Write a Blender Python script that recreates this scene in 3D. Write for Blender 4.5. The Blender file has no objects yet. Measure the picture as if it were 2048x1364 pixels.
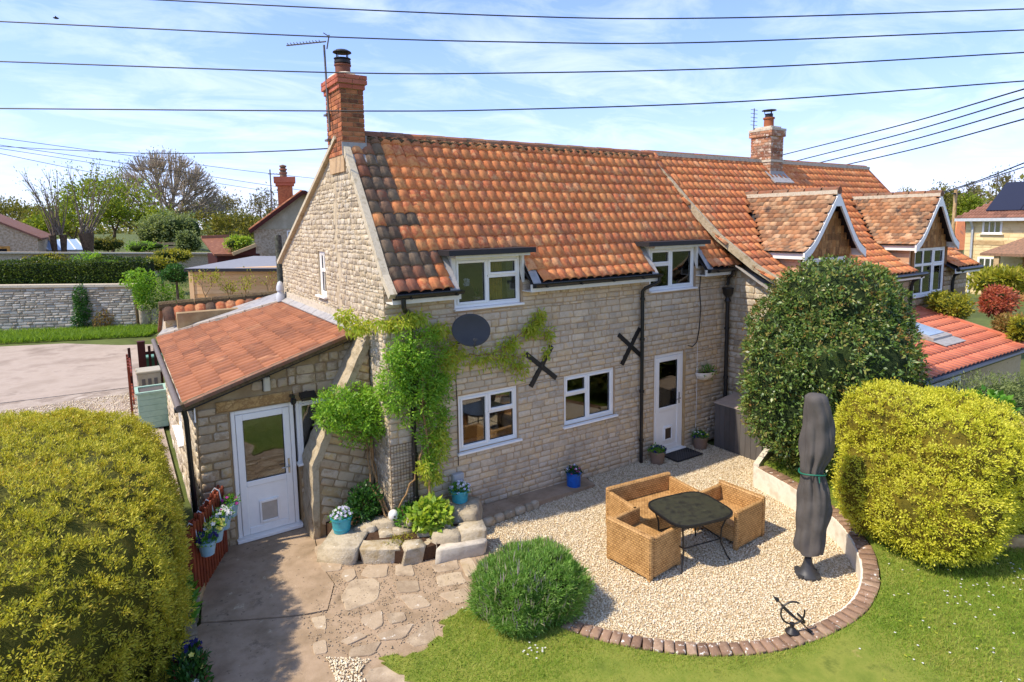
import bpy, math, random
import numpy as np
from mathutils import Vector, Matrix
from mathutils.geometry import tessellate_polygon
random.seed(7)
rng = np.random.default_rng(7)
SC = bpy.context.scene
COL = SC.collection
RAD = math.radians

# ------------------------------------------------------------------ camera
F_PX, YAW, PITCH, ROLL, PCY = 1219.934, RAD(33.03147), RAD(6.68094), RAD(0.90149), 588.54
CAMP = np.array([-3.311, -8.6, 4.8633])


def cam_axes():
    cy, sy, cp, sp = math.cos(YAW), math.sin(YAW), math.cos(PITCH), math.sin(PITCH)
    fwd = np.array([sy * cp, cy * cp, -sp])
    right = np.array([cy, -sy, 0.0])
    down = np.cross(fwd, right)
    cr, sr = math.cos(ROLL), math.sin(ROLL)
    return cr * right + sr * down, -sr * right + cr * down, fwd


CR, CD, CF = cam_axes()
cam_data = bpy.data.cameras.new('camera')
cam = bpy.data.objects.new('camera', cam_data)
COL.objects.link(cam)
SC.camera = cam
cam.matrix_world = Matrix(((CR[0], -CD[0], -CF[0], CAMP[0]), (CR[1], -CD[1], -CF[1], CAMP[1]),
                           (CR[2], -CD[2], -CF[2], CAMP[2]), (0, 0, 0, 1)))
cam_data.sensor_fit = 'HORIZONTAL'
cam_data.sensor_width = 36.0
cam_data.lens = F_PX / 2048 * 36.0
cam_data.shift_y = -(682 - PCY) / 2048
cam_data.clip_end = 3000
SC.render.resolution_x, SC.render.resolution_y = 1024, 682

# ------------------------------------------------------------------ sun, sky, exposure
SUN_EL = RAD(53)
SUN_AZ = np.array([-0.980, 0.199])            # horizontal direction towards the sun
sun_dir = Vector((SUN_AZ[0] * math.cos(SUN_EL), SUN_AZ[1] * math.cos(SUN_EL), math.sin(SUN_EL)))
sun_d = bpy.data.lights.new('sun', 'SUN')
sun_d.energy = 2.1
sun_d.angle = RAD(1.0)
sun_d.color = (1.0, 0.90, 0.75)
sun = bpy.data.objects.new('sun', sun_d)
COL.objects.link(sun)
sun.rotation_euler = sun_dir.to_track_quat('Z', 'Y').to_euler()
sun.location = (-30, 10, 40)

W = bpy.data.worlds.new('World')
SC.world = W
W.use_nodes = True
wn, wl = W.node_tree.nodes, W.node_tree.links
wn.clear()
w_out = wn.new('ShaderNodeOutputWorld')
w_bg = wn.new('ShaderNodeBackground')
w_sky = wn.new('ShaderNodeTexSky')
w_sky.sky_type = 'NISHITA'
w_sky.sun_disc = False
w_sky.sun_elevation = SUN_EL
w_sky.sun_rotation = math.atan2(SUN_AZ[0], SUN_AZ[1])
w_sky.altitude = 50
w_sky.air_density = 1.0
w_sky.dust_density = 0.2
w_sky.ozone_density = 1.6
w_bg.inputs['Strength'].default_value = 0.15
# thin high cloud, mapped on the dome by direction
w_tc = wn.new('ShaderNodeTexCoord')
w_sep = wn.new('ShaderNodeSeparateXYZ')
w_add = wn.new('ShaderNodeMath'); w_add.operation = 'ADD'; w_add.inputs[1].default_value = 0.16
w_div = wn.new('ShaderNodeVectorMath'); w_div.operation = 'DIVIDE'
w_cmb = wn.new('ShaderNodeCombineXYZ')
w_map = wn.new('ShaderNodeMapping'); w_map.inputs['Scale'].default_value = (1.0, 1.5, 1.0)
w_map.inputs['Rotation'].default_value = (0, 0, 0.75)
w_n1 = wn.new('ShaderNodeTexNoise'); w_n1.inputs['Scale'].default_value = 1.9
w_n1.inputs['Detail'].default_value = 9; w_n1.inputs['Roughness'].default_value = 0.62; w_n1.inputs['Distortion'].default_value = 0.6
w_r = wn.new('ShaderNodeValToRGB')
w_r.color_ramp.elements[0].position = 0.44; w_r.color_ramp.elements[0].color = (0, 0, 0, 1)
w_r.color_ramp.elements[1].position = 0.78; w_r.color_ramp.elements[1].color = (0.55, 0.55, 0.55, 1)
w_mix = wn.new('ShaderNodeMixRGB'); w_mix.inputs['Color2'].default_value = (3.1, 3.3, 3.7, 1)
# soft shoulder: the bright band at the horizon keeps its colour
w_g = wn.new('ShaderNodeVectorMath'); w_g.operation = 'MULTIPLY'; w_g.inputs[1].default_value = (0.66, 0.72, 0.90)
w_k = wn.new('ShaderNodeVectorMath'); w_k.operation = 'MULTIPLY_ADD'; w_k.inputs[1].default_value = (0.12, 0.12, 0.07); w_k.inputs[2].default_value = (1, 1, 1)
w_tint = wn.new('ShaderNodeVectorMath'); w_tint.operation = 'DIVIDE'
wl.new(w_tc.outputs['Generated'], w_sep.inputs[0])
wl.new(w_sep.outputs['Z'], w_add.inputs[0])
for i in range(3):
    wl.new(w_add.outputs[0], w_cmb.inputs[i])
wl.new(w_tc.outputs['Generated'], w_div.inputs[0]); wl.new(w_cmb.outputs[0], w_div.inputs[1])
wl.new(w_div.outputs[0], w_map.inputs['Vector']); wl.new(w_map.outputs[0], w_n1.inputs['Vector'])
wl.new(w_n1.outputs['Fac'], w_r.inputs['Fac'])
wl.new(w_sky.outputs[0], w_g.inputs[0]); wl.new(w_sky.outputs[0], w_k.inputs[0])
wl.new(w_g.outputs[0], w_tint.inputs[0]); wl.new(w_k.outputs[0], w_tint.inputs[1])
wl.new(w_tint.outputs[0], w_mix.inputs['Color1']); wl.new(w_r.outputs['Color'], w_mix.inputs['Fac'])
wl.new(w_mix.outputs[0], w_bg.inputs['Color']); wl.new(w_bg.outputs[0], w_out.inputs['Surface'])

SC.view_settings.view_transform = 'Standard'
SC.view_settings.look = 'None'
SC.view_settings.gamma = 1.0
SC.view_settings.exposure = 1.52
SC.view_settings.use_curve_mapping = False
SC.render.engine = 'CYCLES'
SC.cycles.max_bounces = 6
SC.cycles.transparent_max_bounces = 12

# ------------------------------------------------------------------ pixel helpers (direction only; the plane gives distance)


def ray(x, y):
    return (x - 1024) / F_PX * CR + (y - PCY) / F_PX * CD + CF


def onY(x, y, Y):
    d = ray(x, y); return CAMP + d * (Y - CAMP[1]) / d[1]


def onX(x, y, X):
    d = ray(x, y); return CAMP + d * (X - CAMP[0]) / d[0]


def onZ(x, y, Z):
    d = ray(x, y); return CAMP + d * (Z - CAMP[2]) / d[2]


def onD(x, y, D):
    return CAMP + ray(x, y) * D


def proj(P):
    q = np.asarray(P, float) - CAMP
    w = q @ CF
    return 1024 + F_PX * (q @ CR) / w, PCY + F_PX * (q @ CD) / w

# ------------------------------------------------------------------ objects and tags


def link(o, parent=None):
    COL.objects.link(o)
    if parent is not None:
        o.parent = parent
    return o


def tag(o, label=None, cat=None, group=None, kind=None):
    if label: o['label'] = label
    if cat: o['category'] = cat
    if group: o['group'] = group
    if kind: o['kind'] = kind
    return o


def thing(name, label, cat, loc=(0, 0, 0), group=None, rz=0.0):
    o = bpy.data.objects.new(name, None)
    o.empty_display_size = 0.1
    o.location = loc
    o.rotation_euler = (0, 0, rz)
    link(o)
    return tag(o, label, cat, group)


def sub(name, parent, loc=(0, 0, 0)):
    """an Empty that is a part and carries sub-parts; kept at the parent's origin"""
    o = bpy.data.objects.new(name, None)
    o.empty_display_size = 0.05
    o.location = loc
    return link(o, parent)


def np_mesh(name, V, F, mat, smooth=False):
    V = np.ascontiguousarray(V, np.float32); F = np.ascontiguousarray(F, np.int32)
    me = bpy.data.meshes.new(name)
    n, k = F.shape
    me.vertices.add(len(V)); me.vertices.foreach_set('co', V.ravel())
    me.loops.add(n * k); me.loops.foreach_set('vertex_index', F.ravel())
    me.polygons.add(n)
    me.polygons.foreach_set('loop_start', np.arange(0, n * k, k, dtype=np.int32))
    if smooth:
        me.polygons.foreach_set('use_smooth', np.ones(n, bool))
    me.update(calc_edges=True)
    if mat: me.materials.append(mat)
    return me


def np_obj(name, V, F, mat, parent=None, smooth=False):
    return link(bpy.data.objects.new(name, np_mesh(name, V, F, mat, smooth)), parent)


class MB:
    """collects simple solids, then becomes ONE mesh"""
    def __init__(s):
        s.v, s.f, s.m = [], [], []

    def add(s, V, F, m=0):
        b = len(s.v)
        s.v += [tuple(map(float, p)) for p in V]
        s.f += [tuple(b + i for i in f) for f in F]
        s.m += [m] * len(F)
        return s

    def box(s, a, b, m=0):
        x0, y0, z0 = a; x1, y1, z1 = b
        V = [(x0, y0, z0), (x1, y0, z0), (x1, y1, z0), (x0, y1, z0), (x0, y0, z1), (x1, y0, z1), (x1, y1, z1), (x0, y1, z1)]
        return s.add(V, [(0, 3, 2, 1), (4, 5, 6, 7), (0, 1, 5, 4), (1, 2, 6, 5), (2, 3, 7, 6), (3, 0, 4, 7)], m)

    def lbox(s, fr, u0, u1, v0, v1, n0, n1, m=0, bev=0.0):
        """box in a wall frame: u along, v up, n outwards; optional bevel of the outer edges"""
        if bev:
            R = [(u0, v0, n0), (u1, v0, n0), (u1, v1, n0), (u0, v1, n0),
                 (u0, v0, n1 - bev), (u1, v0, n1 - bev), (u1, v1, n1 - bev), (u0, v1, n1 - bev),
                 (u0 + bev, v0 + bev, n1), (u1 - bev, v0 + bev, n1), (u1 - bev, v1 - bev, n1), (u0 + bev, v1 - bev, n1)]
            Fc = [(3, 2, 1, 0), (8, 9, 10, 11)]
            for a in (0, 4):
                Fc += [(a + i, a + (i + 1) % 4, a + 4 + (i + 1) % 4, a + 4 + i) for i in range(4)]
        else:
            R = [(u0, v0, n0), (u1, v0, n0), (u1, v1, n0), (u0, v1, n0), (u0, v0, n1), (u1, v0, n1), (u1, v1, n1), (u0, v1, n1)]
            Fc = [(3, 2, 1, 0), (4, 5, 6, 7), (0, 1, 5, 4), (1, 2, 6, 5), (2, 3, 7, 6), (3, 0, 4, 7)]
        return s.add([fr.p(*r) for r in R], Fc, m)

    def bar(s, p, q, w, h, up=(0, 0, 1), m=0):
        p, q = Vector(p), Vector(q)
        d = (q - p).normalized(); up = Vector(up)
        a = d.cross(up)
        if a.length < 1e-4: a = d.cross(Vector((0, 1, 0)))
        a.normalize(); b = a.cross(d)
        V = []
        for c in (p, q):
            V += [c - a * w / 2 - b * h / 2, c + a * w / 2 - b * h / 2, c + a * w / 2 + b * h / 2, c - a * w / 2 + b * h / 2]
        return s.add(V, [(0, 1, 2, 3), (7, 6, 5, 4), (0, 4, 5, 1), (1, 5, 6, 2), (2, 6, 7, 3), (3, 7, 4, 0)], m)

    def tube(s, pts, rad, n=8, m=0, caps=True):
        pts = [Vector(p) for p in pts]
        if not hasattr(rad, '__len__'): rad = [rad] * len(pts)
        V, Fc = [], []
        prev = None
        for i, p in enumerate(pts):
            d = (pts[min(i + 1, len(pts) - 1)] - pts[max(i - 1, 0)]).normalized()
            if prev is None:
                a = d.orthogonal().normalized()
            else:
                a = (prev - d * prev.dot(d))
                a = a.normalized() if a.length > 1e-6 else d.orthogonal().normalized()
            prev = a
            b = d.cross(a)
            for k in range(n):
                t = 2 * math.pi * k / n
                V.append(p + (a * math.cos(t) + b * math.sin(t)) * rad[i])
        for i in range(len(pts) - 1):
            for k in range(n):
                Fc.append((i * n + k, i * n + (k + 1) % n, (i + 1) * n + (k + 1) % n, (i + 1) * n + k))
        if caps:
            Fc.append(tuple(range(n))[::-1]); Fc.append(tuple((len(pts) - 1) * n + k for k in range(n)))
        return s.add(V, Fc, m)

    def lathe(s, prof, c=(0, 0, 0), n=20, m=0, sx=1.0, sy=1.0):
        V, Fc = [], []
        for r, z in prof:
            for k in range(n):
                t = 2 * math.pi * k / n
                V.append((c[0] + r * sx * math.cos(t), c[1] + r * sy * math.sin(t), c[2] + z))
        for i in range(len(prof) - 1):
            for k in range(n):
                Fc.append((i * n + k, i * n + (k + 1) % n, (i + 1) * n + (k + 1) % n, (i + 1) * n + k))
        if prof[0][0] > 1e-5: Fc.append(tuple(range(n))[::-1])
        if prof[-1][0] > 1e-5: Fc.append(tuple((len(prof) - 1) * n + k for k in range(n)))
        return s.add(V, Fc, m)

    def poly(s, pts, thick=(0, 0, -0.05), m=0):
        """polygon with thickness"""
        n = len(pts); t = Vector(thick)
        V = [Vector(p) for p in pts]; V += [p + t for p in V[:n]]
        Fc = [tuple(range(n)), tuple(range(n, 2 * n))[::-1]]
        Fc += [(i, n + i, n + (i + 1) % n, (i + 1) % n) for i in range(n)]
        return s.add(V, Fc, m)

    def mesh(s, name, mats, smooth=False):
        me = bpy.data.meshes.new(name)
        me.from_pydata(s.v, [], s.f)
        for mt in (mats if isinstance(mats, (list, tuple)) else [mats]):
            me.materials.append(mt)
        if any(s.m): me.polygons.foreach_set('material_index', s.m)
        if smooth:
            me.polygons.foreach_set('use_smooth', [True] * len(s.f))
        me.update()
        return me

    def build(s, name, mats, parent=None, smooth=False, auto=None):
        me = s.mesh(name, mats, smooth)
        if auto is not None:
            me.polygons.foreach_set('use_smooth', [True] * len(s.f))
            try: me.set_sharp_from_angle(angle=RAD(auto))
            except Exception: pass
        return link(bpy.data.objects.new(name, me), parent)


class FR:
    """wall frame"""
    def __init__(s, O, u, n):
        s.O, s.u, s.n = np.array(O, float), np.array(u, float), np.array(n, float)
        s.v = np.array([0, 0, 1.0])

    def p(s, u, v, n=0.0):
        return s.O + s.u * u + s.v * v + s.n * n
# ------------------------------------------------------------------ materials


def srgb(h):
    h = h.lstrip('#'); c = [int(h[i:i + 2], 16) / 255 for i in (0, 2, 4)]
    return tuple((x / 12.92 if x <= 0.04045 else ((x + 0.055) / 1.055) ** 2.4) for x in c) + (1.0,)


class Mat:
    def __init__(s, name):
        s.m = bpy.data.materials.new(name)
        s.m.use_nodes = True
        s.t = s.m.node_tree; s.N = s.t.nodes; s.L = s.t.links
        s.N.clear()
        s.out = s.N.new('ShaderNodeOutputMaterial')

    def n(s, typ, **kw):
        nd = s.N.new(typ)
        for k, v in kw.items():
            if k in nd.inputs.keys(): nd.inputs[k].default_value = v
            else: setattr(nd, k, v)
        return nd

    def noise(s, scale, detail=4, rough=0.6, vec=None, dist=0.0):
        nd = s.n('ShaderNodeTexNoise')
        nd.inputs['Scale'].default_value = scale; nd.inputs['Detail'].default_value = detail
        nd.inputs['Roughness'].default_value = rough; nd.inputs['Distortion'].default_value = dist
        if vec is None: vec = s.pos()
        s.L.new(vec, nd.inputs['Vector'])
        return nd.outputs['Fac']

    def pos(s):
        if not hasattr(s, '_g'): s._g = s.n('ShaderNodeNewGeometry')
        return s._g.outputs['Position']

    def rnd(s):
        """one random number per piece: object and mesh island"""
        s.pos()
        oi = s.n('ShaderNodeObjectInfo')
        a = s.math('ADD', oi.outputs['Random'], s._g.outputs['Random Per Island'])
        return s.math('FRACT', a)

    def math(s, op, a, b=None, c=None):
        nd = s.n('ShaderNodeMath'); nd.operation = op
        for i, v in enumerate((a, b, c)):
            if v is None: continue
            if isinstance(v, (int, float)): nd.inputs[i].default_value = v
            else: s.L.new(v, nd.inputs[i])
        return nd.outputs[0]

    def ramp(s, fac, stops, interp='LINEAR'):
        nd = s.n('ShaderNodeValToRGB'); cr = nd.color_ramp; cr.interpolation = interp
        while len(cr.elements) < len(stops): cr.elements.new(0.5)
        for e, (p, c) in zip(cr.elements, stops):
            e.position = p; e.color = c if len(c) == 4 else (*c, 1)
        s.L.new(fac, nd.inputs['Fac'])
        return nd.outputs['Color']

    def mix(s, fac, a, b, mode='MIX'):
        nd = s.n('ShaderNodeMixRGB'); nd.blend_type = mode
        for k, v in (('Fac', fac), ('Color1', a), ('Color2', b)):
            if isinstance(v, (int, float)): nd.inputs[k].default_value = v
            elif isinstance(v, tuple): nd.inputs[k].default_value = v
            else: s.L.new(v, nd.inputs[k])
        return nd.outputs['Color']

    def bump(s, h, strength=0.4, dist=0.02):
        nd = s.n('ShaderNodeBump'); nd.inputs['Strength'].default_value = strength; nd.inputs['Distance'].default_value = dist
        s.L.new(h, nd.inputs['Height'])
        return nd.outputs['Normal']

    def principled(s, col, rough=0.8, spec=0.3, metal=0.0, normal=None, **kw):
        p = s.n('ShaderNodeBsdfPrincipled')
        if isinstance(col, tuple): p.inputs['Base Color'].default_value = col
        else: s.L.new(col, p.inputs['Base Color'])
        if isinstance(rough, (int, float)): p.inputs['Roughness'].default_value = rough
        else: s.L.new(rough, p.inputs['Roughness'])
        p.inputs['Specular IOR Level'].default_value = spec
        p.inputs['Metallic'].default_value = metal
        if normal is not None: s.L.new(normal, p.inputs['Normal'])
        s.L.new(p.outputs[0], s.out.inputs['Surface'])
        return p


def evenly(cols):
    return [((i + 0.5) / len(cols), srgb(c)) for i, c in enumerate(cols)]


def pm(name, cols, w=0.5, scale=6, rough=0.85, spec=0.25, bump=0.0, bscale=60, bdist=0.01, spots=(), vjit=0.0, metal=0.0, detail=5):
    """procedural surface: palette chosen per piece (weight w) and by noise (1-w); spots = (colour, scale, threshold, softness)"""
    m = Mat(name)
    nz = m.noise(scale, detail, 0.62)
    fac = nz
    nz2 = m.math('MULTIPLY_ADD', nz, 1.9, -0.45)
    if w > 0:
        r = m.rnd()
        fac = m.math('ADD', m.math('MULTIPLY', r, w), m.math('MULTIPLY', nz2, 1 - w))
    else:
        fac = nz2
    col = m.ramp(fac, evenly(cols))
    if vjit:
        r2 = m.rnd()
        k = m.math('MULTIPLY_ADD', m.math('FRACT', m.math('MULTIPLY', r2, 7.31)), 2 * vjit, 1 - vjit)
        cb = m.n('ShaderNodeCombineXYZ')
        for i in range(3): m.L.new(k, cb.inputs[i])
        col = m.mix(1.0, col, cb.outputs[0], 'MULTIPLY')
    for (c, sc, th, so) in spots:
        f = m.ramp(m.noise(sc, 6, 0.7), [(th, (0, 0, 0, 1)), (th + so, (1, 1, 1, 1))])
        col = m.mix(f, col, srgb(c))
    nrm = None
    if bump:
        nrm = m.bump(m.noise(bscale, 6, 0.65), bump, bdist)
    m.principled(col, rough, spec, metal, nrm)
    return m.m


def leafmat(name, cols, trans=0.35, rough=0.55, spec=0.3, scale=1.2, w=0.6):
    m = Mat(name)
    r = m.rnd()
    nz = m.math('MULTIPLY_ADD', m.noise(scale, 3, 0.5), 1.9, -0.45)
    fac = m.math('ADD', m.math('MULTIPLY', r, w), m.math('MULTIPLY', nz, 1 - w))
    col = m.ramp(fac, evenly(cols))
    p = m.principled(col, rough, spec)
    tr = m.n('ShaderNodeBsdfTranslucent')
    tcol = m.mix(0.5, col, (1.0, 0.95, 0.35, 1), 'OVERLAY')
    m.L.new(tcol, tr.inputs['Color'])
    mx = m.n('ShaderNodeMixShader'); mx.inputs[0].default_value = trans
    m.L.new(p.outputs[0], mx.inputs[1]); m.L.new(tr.outputs[0], mx.inputs[2])
    m.L.new(mx.outputs[0], m.out.inputs['Surface'])
    return m.m


def glassmat(name, tint=(0.9, 0.93, 0.92, 1), refl=0.9):
    m = Mat(name)
    tr = m.n('ShaderNodeBsdfTransparent'); tr.inputs['Color'].default_value = tint
    gl = m.n('ShaderNodeBsdfGlossy'); gl.inputs['Roughness'].default_value = 0.02
    gl.inputs['Color'].default_value = (refl, refl, refl, 1)
    fr = m.n('ShaderNodeFresnel'); fr.inputs['IOR'].default_value = 1.6
    k = m.math('MULTIPLY_ADD', fr.outputs[0], 1.25, 0.03)
    mx = m.n('ShaderNodeMixShader')
    m.L.new(k, mx.inputs[0]); m.L.new(tr.outputs[0], mx.inputs[1]); m.L.new(gl.outputs[0], mx.inputs[2])
    m.L.new(mx.outputs[0], m.out.inputs['Surface'])
    return m.m


def plain(name, hexc, rough=0.5, spec=0.4, metal=0.0, var=0.06, scale=8, bump=0.0, bscale=80):
    m = Mat(name)
    c = srgb(hexc)
    d = tuple(x * (1 - var * 3) for x in c[:3]) + (1,)
    col = m.ramp(m.noise(scale, 5, 0.65), [(0.3, d), (0.7, c)])
    nrm = m.bump(m.noise(bscale, 5), bump, 0.004) if bump else None
    m.principled(col, rough, spec, metal, nrm)
    return m.m


M = {}
M['mortar'] = pm('mortar', ['#a98e6d', '#b79c7b', '#c0a788'], 0, 3, bump=0.5, bscale=90)
M['stone'] = pm('wall_stone', ['#c2ab8c', '#cdb99c', '#c4b196', '#d3c1a5', '#ceb288', '#c7b8a2', '#b8a489', '#d3c4ad'], 0.62, 9, bump=0.7, bscale=70, bdist=0.012,
                spots=[('#a89a86', 0.9, 0.52, 0.16), ('#e0d2bb', 26, 0.62, 0.1), ('#9c8261', 12, 0.66, 0.1)], vjit=0.08)
M['mortar_shade'] = pm('shaded_mortar', ['#8c7454', '#99825f', '#a5906d'], 0, 4, bump=0.5, bscale=90)  # darker copy of the mortar: shade on the walls put into the colour
M['stone_brown'] = pm('brown_wall_stone', ['#a8906f', '#b6a080', '#b9a484', '#9c8565', '#bfae94', '#b99d6c', '#ab987c'], 0.6, 9, bump=0.8, bscale=60, bdist=0.014,
                      spots=[('#c3bba9', 22, 0.64, 0.1), ('#6b5d4a', 9, 0.62, 0.12)], vjit=0.12)
M['rubble'] = pm('rubble_stone', ['#b5a58c', '#c6b79e', '#a89880', '#cfc3ad', '#bba887', '#9a8b76', '#c2b399'], 0.6, 12, bump=0.8, bscale=55, bdist=0.015,
                 spots=[('#d8ccb3', 18, 0.62, 0.1), ('#7d6e5b', 14, 0.66, 0.08)], vjit=0.12)
M['rubble_mortar'] = pm('rubble_mortar', ['#b5a283', '#c6b596', '#a8967a'], 0, 2.5, bump=0.7, bscale=60, spots=[('#8d7b64', 16, 0.6, 0.1)])
M['render_strip'] = pm('verge_mortar', ['#b5a78d', '#c6b99f', '#a59679'], 0, 8, bump=0.6, bscale=60, spots=[('#8b7f66', 14, 0.62, 0.08)])
M['coping'] = pm('coping_mortar', ['#a39377', '#b5a588', '#8f7f62'], 0, 7, bump=0.8, bscale=45, bdist=0.02, spots=[('#8c7a5c', 10, 0.6, 0.1), ('#ddd3bd', 16, 0.66, 0.06)])
M['tile'] = pm('clay_pantile', ['#c06a46', '#d68150', '#e09058', '#d07848', '#e49c60', '#c66c46', '#e2a470', '#b06044'], 0.6, 7, rough=0.8, bump=0.35, bscale=80,
               spots=[('#b07050', 1.1, 0.55, 0.14), ('#d8b88e', 14, 0.66, 0.07), ('#7a5545', 7, 0.67, 0.1)], vjit=0.09)
M['tile_old'] = pm('weathered_pantile', ['#75624f', '#857059', '#6a5545', '#8d6a52', '#9b6047', '#7b6a58'], 0.7, 9, rough=0.9, bump=0.5, bscale=60,
                   spots=[('#a89d86', 18, 0.63, 0.08), ('#54483c', 9, 0.64, 0.1)], vjit=0.12)
M['tile_ext'] = pm('ribbed_clay_tile', ['#8c573b', '#9c6546', '#915c3f', '#7d5039', '#a87452'], 0.6, 5, rough=0.8, bump=0.3, bscale=70,
                   spots=[('#5e4334', 3.2, 0.62, 0.12), ('#c9b59c', 13, 0.70, 0.05)], vjit=0.1)
M['tile_new'] = pm('new_clay_tile', ['#c0694c', '#ca7555', '#cc7a5a', '#b86147'], 0.6, 3, rough=0.6, bump=0.1, bscale=60, vjit=0.05)
M['tile_plain'] = pm('plain_dormer_tile', ['#a0704f', '#b8865f', '#8d664c', '#c89f78', '#7c6450', '#ad7650', '#d4b490'], 0.75, 3.0, rough=0.9, bump=0.3, bscale=70,
                     spots=[('#564840', 2.4, 0.55, 0.1), ('#e0cdb4', 9, 0.68, 0.06)], vjit=0.12)
M['tile_far'] = pm('brown_far_tile', ['#7b5545', '#8b6250', '#6d4b3e'], 0.6, 2, vjit=0.1)
M['ridge'] = pm('ridge_tile', ['#a0613f', '#8b5a42', '#7a5f4b', '#a9714e'], 0.5, 6, bump=0.6, bscale=50, spots=[('#5b4b3b', 8, 0.56, 0.1), ('#b7a98c', 15, 0.66, 0.06)])
M['moss'] = pm('mossy_mortar', ['#4d4030', '#5d4c36', '#6b5c40', '#54452f'], 0, 12, rough=1.0, bump=1.0, bscale=35, bdist=0.03)
M['brick'] = pm('chimney_brick', ['#a3603f', '#b57048', '#8a4f36', '#bd7a4e', '#6b4533', '#a0653f'], 0.75, 10, bump=0.5, bscale=60, spots=[('#d9b487', 22, 0.68, 0.06), ('#54362a', 8, 0.66, 0.08)], vjit=0.15)
M['brick_cap'] = pm('corbel_brick', ['#b3634a', '#be7056', '#a85a43'], 0.6, 10, bump=0.3, spots=[('#8a4430', 9, 0.62, 0.1)])
M['brick_mortar'] = pm('brick_mortar', ['#b59671', '#c2a57f'], 0, 10, bump=0.5)
M['brick_white'] = pm('limewashed_brick', ['#a3613f', '#b98866', '#8f5d45', '#c9b198', '#7d5543', '#b06a42'], 0.7, 9, bump=0.5, spots=[('#ddd0bd', 11, 0.56, 0.08)], vjit=0.12)
M['cement'] = pm('cement', ['#b9ab93', '#cbbfa9', '#a79a84'], 0, 12, bump=0.6, bscale=50)
M['lead'] = pm('lead_sheet', ['#8f8b85', '#a5a099', '#7d7973'], 0.1, 6, rough=0.5, spec=0.5, bump=0.2, spots=[('#c9cac8', 8, 0.64, 0.1)])
M['upvc'] = plain('white_upvc', '#f3efe6', 0.32, 0.5, var=0.02)
M['upvc_cream'] = plain('cream_painted_board', '#e6e0d2', 0.55, 0.35, var=0.04)
M['seal'] = plain('black_window_seal', '#1e1f20', 0.6)
M['black_pvc'] = plain('black_plastic_pipe', '#1d1e20', 0.32, 0.5)
M['black_iron'] = plain('black_iron', '#221f1e', 0.5, 0.5, bump=0.3)
M['black_felt'] = plain('black_roof_edge', '#2b2829', 0.6, 0.4)
M['glass'] = glassmat('window_glass')
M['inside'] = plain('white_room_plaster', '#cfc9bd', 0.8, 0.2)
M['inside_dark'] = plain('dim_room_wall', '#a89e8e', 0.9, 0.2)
M['curtain'] = pm('yellow_curtain', ['#8f6d1c', '#b58c2a', '#a37d22'], 0, 14)
M['wood_lintel'] = pm('oak_lintel', ['#a5824f', '#b5925c', '#8f6d41', '#c1a06b'], 0, 9, bump=0.4, spots=[('#7a5d38', 7, 0.62, 0.1)])
M['wood_shingle'] = pm('cedar_shingle', ['#8b5f37', '#a3713f', '#74502f', '#b58550', '#684527'], 0.7, 14, bump=0.4, bscale=40, vjit=0.12)
M['shingle_pale'] = pm('pale_shingle', ['#d3a985', '#dfb894', '#c99b76'], 0.6, 8, vjit=0.05)
M['wicker'] = None
M['metal_grey'] = plain('grey_metal', '#6a645f', 0.5, 0.4)
M['chrome'] = plain('chrome', '#b5b7ba', 0.25, 0.5, metal=1.0)
M['dish'] = plain('dark_dish_metal', '#4a4846', 0.7, 0.2, var=0.04)
M['flap'] = plain('clear_cat_flap_plastic', '#b5ab9c', 0.3, 0.5)
M['brown_flap'] = plain('dark_cat_flap', '#4a3a2c', 0.3, 0.5)
M['aqua'] = pm('turquoise_glaze', ['#2f8f9e', '#3fa3b0', '#2a8493'], 0, 6, rough=0.35, spec=0.5)
M['blue'] = pm('blue_glaze', ['#0f4fa5', '#1a60b8', '#0c4593'], 0, 6, rough=0.3, spec=0.5)
M['brownpot'] = plain('taupe_plastic_pot', '#86705f', 0.55)
M['paleblue'] = plain('pale_blue_enamel', '#8fb4c4', 0.35)
M['soil'] = pm('soil', ['#3b2a1e', '#4d3828', '#2c1f16'], 0, 20, rough=1.0, bump=1.0, bscale=60)
M['cover'] = pm('grey_cover_fabric', ['#4b4641', '#57524d', '#514c48'], 0, 3, rough=0.72, spec=0.25, bump=0.25, bscale=120)
M['green_cord'] = plain('green_cord', '#1c6b52', 0.6)
M['plastic_dark'] = plain('dark_base_plastic', '#3a3a3b', 0.5)
M['table_edge'] = plain('black_table_metal', '#1c1b1a', 0.4)
M['table_glass'] = pm('mottled_dark_glass', ['#1f1f1a', '#2d2c22', '#3a3a2a', '#26251e'], 0, 9, rough=0.3, spec=0.5, detail=8, spots=[('#5a5b3c', 7, 0.6, 0.15), ('#6d6d52', 60, 0.68, 0.06)])
M['timber_red'] = pm('red_brown_timber', ['#6b2d1c', '#7f3a22', '#8f4529', '#5c2718'], 0.5, 6, rough=0.6, bump=0.3)
M['timber_dark'] = pm('dark_red_gate_timber', ['#3b1712', '#4b1f17', '#552419'], 0.5, 6, rough=0.6, bump=0.3)
M['timber_old'] = pm('weathered_post_timber', ['#3f4238', '#55574a', '#34362f', '#6a6757'], 0, 9, rough=0.9, bump=0.7, bscale=30)
M['sage'] = pm('sage_green_plastic', ['#8fae9d', '#9dbba9', '#84a493'], 0.3, 5, rough=0.5)
M['beige_metal'] = plain('beige_boiler_metal', '#b5ab93', 0.5)
M['grey_plank'] = pm('grey_composite_plank', ['#5a5652', '#635e59', '#504c48'], 0.7, 3, rough=0.6, vjit=0.1)
M['white_render'] = pm('cream_render', ['#d6cab4', '#e2d8c5', '#cabda5'], 0, 4, bump=0.3, bscale=50, spots=[('#b3a286', 6, 0.66, 0.12)])
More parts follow.
